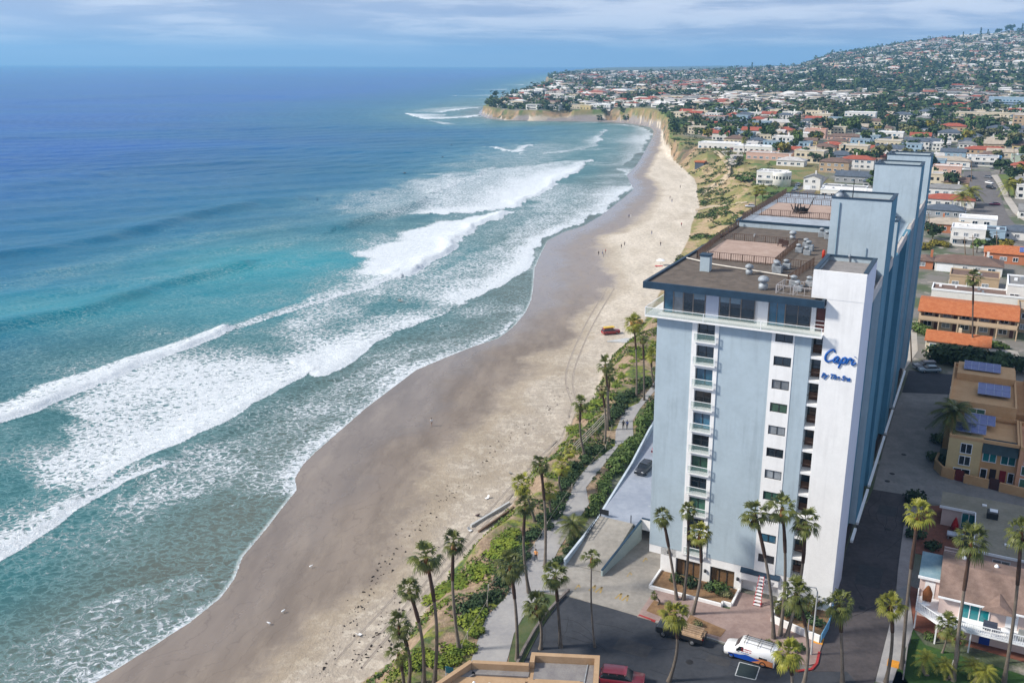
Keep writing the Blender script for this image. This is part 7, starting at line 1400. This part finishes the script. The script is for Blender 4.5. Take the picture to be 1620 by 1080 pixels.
def card_cloud(cx,cy,cz,s_,n,q,tall=1.0):
    v = rq.normal(size=(n,3)); v /= np.linalg.norm(v,axis=1)[:,None]; v *= rq.uniform(.6,1.05,(n,1)); c = np.array([cx,cy,cz])+v*np.array([s_,s_,s_*.8*tall]); nn_ = v+rq.normal(size=(n,3))*.5; nn_[:,2] += .4; nn_ /= np.linalg.norm(nn_,axis=1)[:,None]
    a = np.cross(nn_, [0,0,1.0]); a /= np.linalg.norm(a,axis=1)[:,None]+1e-6; b = np.cross(nn_,a); h_ = q*rq.uniform(.6,1.3,(n,1)); return np.stack([c-a*h_-b*h_*.5,c+a*h_-b*h_*.6,c+a*h_*.7+b*h_*.7,c-a*h_*.8+b*h_*.5],1).reshape(-1,3)
parts = [[],[],[]]
for x,y,z,s0 in FM:
    s_ = 4.2*s0*(1.0 if y < 1400 else 1.35); k = 0 if rnd.random() < .6 else (1 if rnd.random() < .7 else 2); tall = rnd.choice([.8,1.0,1.0,1.5]) 
    parts[k].append(card_cloud(x,y,z+s_*.75*tall,s_,26 if y < 1500 else 16,s_*.34,tall))
V_ = []; MI = []
for k in range(3):
    if parts[k]: q = np.concatenate(parts[k]); V_.append(q); MI += [k]*(len(q)//4)
V_ = np.concatenate(V_); me = np_mesh('distant_trees', V_, np.arange(len(V_)).reshape(-1,4), [LEAFM['dark'],LEAFM['mid'],LEAFM['olive']], mi=MI); tag(link_mesh('distant_trees', me), kind='stuff')
# tall skyline trees along the crest
for k,(px,s_,kd,c_,lb) in enumerate(((1190,2.2,2,'dark','pair of dark conifers at the low end of the skyline'),(1216,2.0,0,'dark','dark round tree at the low end of the skyline'),(1518,2.0,2,'dark','narrow conifer on the crest left of the skyline clump'),(1545,2.4,2,'dark','tall narrow conifer in the skyline clump'),(1556,2.0,2,'dark','second narrow conifer in the skyline clump'),(1572,2.6,0,'dark','round dark tree in the skyline clump'),(1590,2.4,4,'dark','wide dark tree near the end of the skyline'),(1609,2.8,2,'dark','conifer at the right end of the skyline'),(1458,1.6,0,'dark','small dark tree on the crest above the pale terraces'))):
    r0 = ray(px,100); y = 2950; x = r0[0]*y/r0[1]; mk_tree(x,y,hz(x,y),s_*1.3,kd,c_,lb,None,trunk=False)
# leafy ground cover on the near bluff
gc = np.array([(rnd.uniform(-26,30),rnd.uniform(62,235)) for _ in range(60000)]); hG,dtG,dsG,ilG,_,_ = height(gc,True); lu = np.array([w2loc(x,y) for x,y in gc]); pathd,_,_ = seg_dist(gc,np.array([at(x,y) for x,y in PATHL])); onpath = inside(gc, np.vstack([[at(x,y) for x,y in PATHL],[at(x,y) for x,y in PATHR][::-1]]))
vg = vnoise(gc,6,13)+.25*(vnoise(gc,2,14)-.5); okG = ilG & (dtG>.8) & (~onpath) & (lu[:,0] < np.interp(lu[:,1],[-30,0,60],[-9,-15,-19.5])) & (vg > .50) & (gc[:,0] > -24)
g2 = np.array([at(rnd.uniform(1050,1230),rnd.uniform(200,410),0) for _ in range(16000)]); h2,dt2,_,il2,_,bl2 = height(g2,True); v2 = vnoise(g2,14,15)+.4*(vnoise(g2,4,16)-.5); ok2 = il2&(dt2>1)&(v2>.56)&(g2[:,1]>235)&(g2[:,1]<760)&(dt2<np.interp(g2[:,1],[235,420,600,760],[30,45,45,10]))
idx = np.where(okG)[0][:16000]; bb = [[],[],[],[]]
for i in idx:
    k = 0 if pathd[i] < 3.0 else (1 if vg[i] > .62 else 2); bb[k].append(card_cloud(gc[i,0],gc[i,1],hG[i]+.12,.28,3,.17))
for i in np.where(ok2)[0]: k = 0 if v2[i]>.80 else (1 if v2[i]>.64 else 3); bb[k].append(card_cloud(g2[i,0],g2[i,1],h2[i]+.2,.9,5,.42,.7))
V_ = []; MI = []
for k in range(4):
    if bb[k]: q = np.concatenate(bb[k]); V_.append(q); MI += [k]*(len(q)//4)
V_ = np.concatenate(V_); me = np_mesh('ground_cover', V_, np.arange(len(V_)).reshape(-1,4), [LEAFM['dark'],LEAFM['mid'],LEAFM['lime'],LEAFM['olive']], mi=MI); tag(link_mesh('ground_cover', me), kind='stuff')
print('COUNTS', nh, nt_, len(FM), HN, PALMN)
# ================================================================== air
if HAZE:
    hb = MB().box(-17500,17500,-300,16500,-25,330).build('haze', bpy.data.materials.new('haze_air'))
    hm = hb.data.materials[0]; hm.use_nodes = True; t = hm.node_tree; t.nodes.clear()
    pv = N(t,'ShaderNodeVolumePrincipled'); pv.inputs['Color'].default_value = HAZE_COL; pv.inputs['Density'].default_value = HAZE; pv.inputs['Anisotropy'].default_value = .1
    oo = N(t,'ShaderNodeOutputMaterial'); t.links.new(pv.outputs[0], oo.inputs['Volume'])
    tag(hb, kind='stuff')
